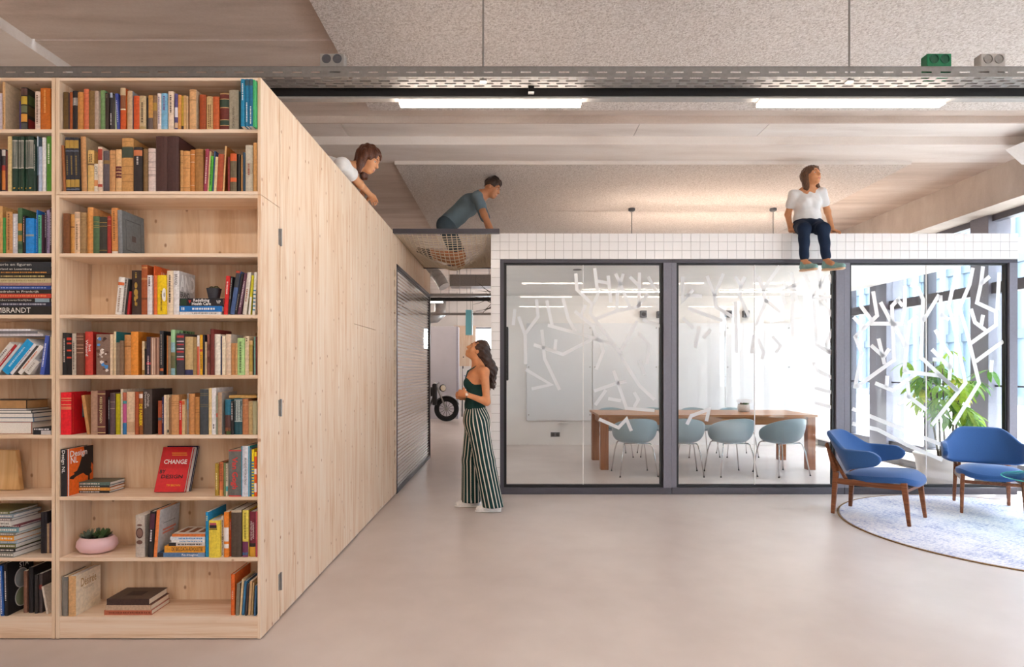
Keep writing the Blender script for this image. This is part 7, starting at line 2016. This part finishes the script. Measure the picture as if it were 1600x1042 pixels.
# ---------------------------------------------------------------- man crawling over the net
def man_net():
    base = V((-.70, 7.35, 2.72))
    pel = V((-.82, 7.40, 3.185)); chest = V((-.535, 7.37, 3.435)); neck = V((-.375, 7.35, 3.545)); hc = V((-.245, 7.33, 3.625))
    f, u = (.86, -.28, -.42), (.42, 0, .9)
    rs, re, rw = V((-.42, 7.16, 3.475)), V((-.33, 7.08, 3.235)), V((-.215, 7.05, 2.985))
    ls, le, lw = V((-.40, 7.55, 3.475)), V((-.30, 7.66, 3.235)), V((-.200, 7.68, 2.985))
    def kz(x, y, r): return netz(x, y) + r + .012
    rk = V((-.62, 7.22, kz(-.62, 7.22, .06))); lk = V((-.66, 7.58, kz(-.66, 7.58, .06)))
    ra = V((-.98, 7.22, kz(-1.0, 7.22, .05))); la = V((-1.0, 7.58, kz(-1.02, 7.58, .05)))
    S = Sdf(); P, R = head_prims(S, hc, f, u, 1.0, neck)
    S.cap(neck, chest, .06, .105, .05, flat=((0, 1, 0), 1.45)); S.cap(chest, pel, .112, .108, .05, flat=((0, 1, 0), 1.35))
    S.cap(neck, rs, .05, .056, .05); S.cap(neck, ls, .05, .056, .05)
    for sh, e, w in ((rs, re, rw), (ls, le, lw)): S.cap(sh, e, .052, .040, .03); S.cap(e, w, .041, .028, .02)
    for h_, k_, a_ in ((pel + V((0, -.10, -.02)), rk, ra), (pel + V((0, .10, -.02)), lk, la)):
        S.cap(h_, k_, .085, .058, .04); S.cap(k_, a_, .055, .038, .03); S.cap(a_, a_ + V((-.12, 0, .02)), .036, .028, .02)
    for w in (rw, lw): hand_prims(S, w, (.75, 0, -.72), (-.7, 0, -.7), .35, 1 if w is rw else -1, 1.0)
    o = S.mesh('person', m_skin('#c08560'), .0065, None, base)
    tag(o, 'man in blue grey tee crawling across the rope net', 'person')
    face_parts(o, P, R, base, 1.0, '#a8655a', '#2a1d18')
    T = Sdf(); T.cap(neck + V((-.04, 0, -.01)), chest, .065, .116, .05, flat=((0, 1, 0), 1.45)); T.cap(chest, pel, .122, .118, .05, flat=((0, 1, 0), 1.36))
    for sh, e in ((rs, re), (ls, le)): T.cap(neck + V((-.03, 0, -.01)), sh, .052, .064, .05); T.cap(sh, sh.lerp(e, .55), .064, .066, .03)
    T.noise = lambda x, y, z: .004 * np.sin(36 * z + 24 * x) * np.sin(22 * y + 9 * z)
    T.mesh('tee_shirt', m_cloth('#6b7c86'), .008, o, base)
    B = Sdf(); B.cap(pel + V((.06, 0, .05)), pel, .116, .122, .04, flat=((0, 1, 0), 1.36))
    for h_, k_ in ((pel + V((0, -.10, -.02)), rk), (pel + V((0, .10, -.02)), lk)): B.cap(h_, h_.lerp(k_, .80), .098, .078, .04)
    B.mesh('shorts', m_cloth('#4c5a63'), .008, o, base)
    H = Sdf(); H.ell(P(-.020, 0, .048), (.104, .084, .088), R, .02); H.cap(P(-.02, 0, .12), P(.06, 0, .10), .045, .03, .03)
    H.ell(P(.085, 0, -.02), (.062, .07, .085), R, .012, sub=True)
    H.noise = lambda x, y, z: .006 * np.sin(90 * x + 60 * y) * np.sin(90 * z + 50 * y)
    H.mesh('hair', m_hair('#241915', '#4a362b'), .006, o, base)
    for a_ in (ra, la):
        K = Sdf(); K.cap(a_ + V((-.02, 0, .0)), a_ + V((-.15, 0, .025)), .042, .034, .03, flat=((0, 0, 1), 1.0)); K.mesh('shoe', paint('#3a3a40', .7), .007, o, base)
    return o
man_net()

# =================================================================== far end of the passage
pt = empty('partition_box', (-2.5, 16.9, 0), label='tall pale lilac partition box at the end of the passage', cat='partition')
MB().box(-1.0, .96, -.05, .5, 0, 2.62).build('panel', paint('#cfcbd2', .6, 0, .02, 3), pt, bevel=.006)
MB().box(.92, .985, -.06, -.05, 0, 2.62).build('corner_trim', paint('#b9b6c4', .5), pt)
wpn = empty('hanging_board', (-1.40, 18.4, 1.50), label='plywood notice board hung beyond the lilac partition', cat='board')
MB().box(-.40, .28, 0, .03, 0, 1.25).build('board', M_PLYZ, wpn)
for x in (-.30, .18): MB().tube([(x, .015, 1.25), (x, .015, 2.3)], .006, 6).build('wire', M_STEEL, wpn)
for (x, z) in ((-.3, .3), (-.1, .28), (.05, .32), (-.25, 1.1)): MB().lathe([(0, 0), (.02, 0), (.02, .01), (0, .01)], 10).build('pin', M_BLACK, wpn, loc=(x, -.01, z), rot=(-PI / 2, 0, 0))
fl = empty('flip_chart', (-1.22, 17.6, 0), label='white flip chart with blue marks below the notice board', cat='flip chart')
MB().box(-.24, .26, 0, .02, .75, 1.42).build('sheet', M_WHITE, fl)
MB().box(-.18, .0, -.004, 0, .82, .98).build('blue_print', paint('#3a4f9a', .6), fl); MB().box(-.2, .2, -.004, 0, 1.2, 1.22).build('rule', paint('#6a88b0', .6), fl)
for x in (-.26, .28): MB().tube([(x, .03, 0), (x * .9, .03, 1.5)], .016, 8).build('leg', M_BLACK, fl)
MB().box(-.26, .28, -.03, .03, .70, .75).build('tray', M_BLACK, fl)
# motorcycle, side on, front wheel to the right
mc = empty('motorcycle', (-2.45, 16.0, 0), label='black vintage motorcycle with round headlamp parked before the lilac partition', cat='motorcycle')
def wheel(x):
    MB().tube([(x + .27 * math.cos(2 * PI * k / 40), 0, .335 + .27 * math.sin(2 * PI * k / 40)) for k in range(40)], .062, 12, closed=True).build('tyre', paint('#1d1c1e', .8, 0, .1, 60), mc, smooth=True)
    MB().tube([(x + .215 * math.cos(2 * PI * k / 40), 0, .335 + .215 * math.sin(2 * PI * k / 40)) for k in range(40)], .018, 8, closed=True).build('rim', M_BLACK, mc, smooth=True)
    s_ = MB()
    for k in range(12): a = 2 * PI * k / 12; s_.tube([(x, 0, .335), (x + .21 * math.cos(a), 0, .335 + .21 * math.sin(a))], .006, 5)
    s_.build('spokes', M_BLACK, mc)
    MB().tube([(x, -.06, .335), (x, .06, .335)], .045, 16).build('hub', M_STEEL, mc)
wheel(.69); wheel(-.70)
for s_ in (-.085, .085): MB().tube([(.69, s_, .335), (.42, s_, .98)], .022, 10).build('fork', M_STEEL, mc)
MB().tube([(.5 + .36 * math.cos(a), 0, .335 + .36 * math.sin(a)) for a in [PI * .15 + k * .16 for k in range(9)]], .02, 6).build('mudguard', M_BLACK, mc) if False else None
MB().grid(lambda u, v: (.69 + .355 * math.cos(PI * (.12 + .72 * u)), (v - .5) * .15, .335 + .355 * math.sin(PI * (.12 + .72 * u)) - .02 * (2 * v - 1) ** 2), 16, 5).build('mudguard', M_BLACK, mc, smooth=True, solid=.006)
hl = MB().lathe([(.0, -.12), (.06, -.10), (.095, -.03), (.10, 0), (.09, .012), (.0, .02)], 24).build('headlamp', M_BLACK, mc, loc=(.60, -.04, .90), rot=(-PI / 2 + .25, 0, .5), smooth=True)
hl.rotation_euler = V((.55, -.8, 0)).to_track_quat('Z', 'Y').to_euler()
MB().lathe([(0, .022), (.075, .016), (.088, .006)], 24).build('lens', paint('#cdb79c', .1, .3), hl)
MB().tube([(.42, -.36, 1.05), (.47, -.2, 1.03), (.44, 0, 1.0), (.47, .2, 1.03), (.42, .36, 1.05)], .014, 8).build('handlebar', M_CHROME, mc, smooth=True)
Tk = Sdf(); Tk.cap((.26, 0, .80), (-.10, 0, .76), .13, .10, .05, flat=((0, 1, 0), .95)); Tk.mesh('fuel_tank', M_BLACK, .02, mc, (0, 0, 0))
Tk = Sdf(); Tk.cap((-.14, 0, .76), (-.75, 0, .80), .075, .085, .05, flat=((0, 1, 0), 1.4)); Tk.mesh('saddle', paint('#26211f', .6), .02, mc, (0, 0, 0))
MB().box(-.15, .20, -.13, .13, .26, .56).build('engine_block', M_DGREY, mc, bevel=.03)
for k in range(5): MB().box(-.10, .16, -.15, .15, .44 + .035 * k, .455 + .035 * k).build('cooling_fin', M_STEEL, mc)
MB().box(.34, .46, -.30, -.14, .45, 1.02).build('side_case', M_BLACK, mc, bevel=.03)
MB().tube([(.43, 0, .92), (.2, 0, .30), (-.2, 0, .26), (-.70, 0, .335)], .024, 8).tube([(.43, 0, .92), (-.30, 0, .66), (-.70, 0, .335)], .02, 8).build('tube_frame', M_BLACK, mc)
MB().tube([(.1, -.17, .30), (-.3, -.19, .24), (-.95, -.19, .26)], [.022, .03, .038], 10).build('exhaust', M_STEEL, mc, smooth=True)
# ducts and services under the far ceiling
M_ZINC = paint('#b3b3b3', .32, .8, .08, 8)
du = empty('spiral_duct', (-1.6, 11.6, 3.0), label='ribbed silver air duct elbow behind the net', cat='air duct')
pts = [(-1.6, .1, .36), (-.5, .1, .36), (-.05, .08, .34), (.12, .02, .26), (.22, -.05, .12), (.30, -.10, -.02)]
fine = []
for i in range(len(pts) - 1):
    for k in range(8): fine.append(V(pts[i]).lerp(V(pts[i + 1]), k / 8))
MB().tube(fine, [.105 + (.007 if k % 2 else 0) for k in range(len(fine))], 20).build('duct', M_ZINC, du, smooth=False)
MB().tube([(-.9, .1, .45), (-.9, .1, ZB - 3.0)], .006, 6).build('hanger', M_STEEL, du)
d2 = empty('round_duct', (-3.0, 15.2, 2.72), label='large silver horizontal air duct above the lilac partition', cat='air duct')
MB().tube([(-1.5, 0, 0), (.9, 0, 0), (1.05, .03, .02), (1.14, .12, .1), (1.16, .2, .5)], .15, 20).build('duct', M_ZINC, d2, smooth=True)
for x in (-.8, .4): MB().tube([(x, 0, .15), (x, 0, ZB - 2.72)], .006, 6).build('hanger', M_STEEL, d2)
hb = empty('ceiling_unit', (-.90, 13.0, 3.19), label='grey boxy ceiling unit hung above the passage', cat='ventilation unit')
MB().box(-.44, .52, -.2, .2, 0, .25).build('casing', paint('#8f8783', .5), hb, bevel=.005); MB().box(.12, .125, -.205, -.2, 0, .25).build('seam', M_DGREY, hb)
for x in (-.3, .4): MB().tube([(x, 0, .25), (x, 0, ZB - 3.19)], .008, 6).build('hanger', M_STEEL, hb)
tr2 = empty('cable_tray', (0, 12.4, 2.93), label='grey cable tray and black rail crossing the far passage', cat='cable tray')
MB().box(-5, .9, 0, .2, .0, .05).build('tray', M_STEEL, tr2); MB().box(-5, .9, .02, .1, -.10, -.03).build('rail', M_BLACK, tr2)
for x in (-3, -1.1, .4): MB().tube([(x, .1, .05), (x, .1, ZB - 2.93)], .006, 6).build('hanger', M_STEEL, tr2)
lp = empty('linear_lamp', (-2.2, 12.43, 2.802), label='lit linear lamp under the rail crossing the far passage', cat='lamp')
MB().box(-.6, .75, 0, .06, .012, .028).build('housing', M_WHITE, lp); MB().box(-.6, .75, .002, .058, -.01, .012).build('diffuser', M_LAMP, lp)
pipe = empty('steel_pipe', (-1.5, 14.2, 2.72), label='thin steel pipe crossing under the far ceiling', cat='pipe')
MB().tube([(-3, 0, 0), (2.2, 0, 0)], .03, 12).build('pipe', M_STEEL, pipe); MB().tube([(.0, 0, 0), (0, 0, ZB - 2.72)], .006, 6).build('hanger', M_STEEL, pipe)
sg = empty('blank_sign', (-.945, 13.0, 2.15), label='cyan double-sided projecting sign hung in the passage', cat='sign')
MB().box(-.06, .06, -.10, .10, 0, .54).build('panel', paint('#7fcfe0', .4, 0, .03, 3), sg, bevel=.004)
MB().box(.061, .085, -.10, .10, 0, .54).build('side_face', paint('#cfe6ec', .4), sg)
for x in (-.04, .04): MB().tube([(x, 0, .54), (x, 0, ZB - 2.15)], .004, 6).build('wire', M_STEEL, sg)
for k_, (x_, y_, z_, lb_) in enumerate(((-2.35, 7.9, TOPZ - .05, 'linear lamp added inside the timber box to light the lined glass'), (-2.4, 15.9, ZB, 'linear lamp added over the partition to brighten the far passage'))):  # lamps added to lift the dim box interior and far passage
    q_ = empty('linear_lamp', (x_, y_, z_ - .05 - (.5 if k_ else 0)), label=lb_, cat='lamp')
    MB().box(-.6, .6, -.03, .03, .02, .05).build('housing', M_WHITE, q_); MB().box(-.6, .6, -.028, .028, 0, .02).build('diffuser', M_LAMP, q_)
    if k_: MB().tube([(-.5, 0, .05), (-.5, 0, .55)], .004, 6).tube([(.5, 0, .05), (.5, 0, .55)], .004, 6).build('suspension_wire', M_STEEL, q_)
br = empty('dry_branches', (-.30, 12.2, 2.72), label='bare dark twigs reaching out beside the cyan sign', cat='branches')
rg = random.Random(12)
for k in range(11):
    a = PI + rg.uniform(-.9, .9); p0 = V((.05, 0, rg.uniform(-.2, .25))); d = V((math.cos(a) * .5, rg.uniform(-.3, .3), math.sin(a) * .5 * rg.choice((-1, 1))))
    pts = [p0]; 
    for i in range(5): pts.append(pts[-1] + d * .22 + V((rg.uniform(-.03, .03), 0, rg.uniform(-.04, .04))))
    MB().tube(pts, [.012, .010, .008, .006, .004, .002], 6).build('twig', paint('#3d352c', .8), br)
MB().tube([(.05, 0, -.25), (.06, 0, ZB - 2.72)], .014, 8).build('main_stem', paint('#3d352c', .8), br)
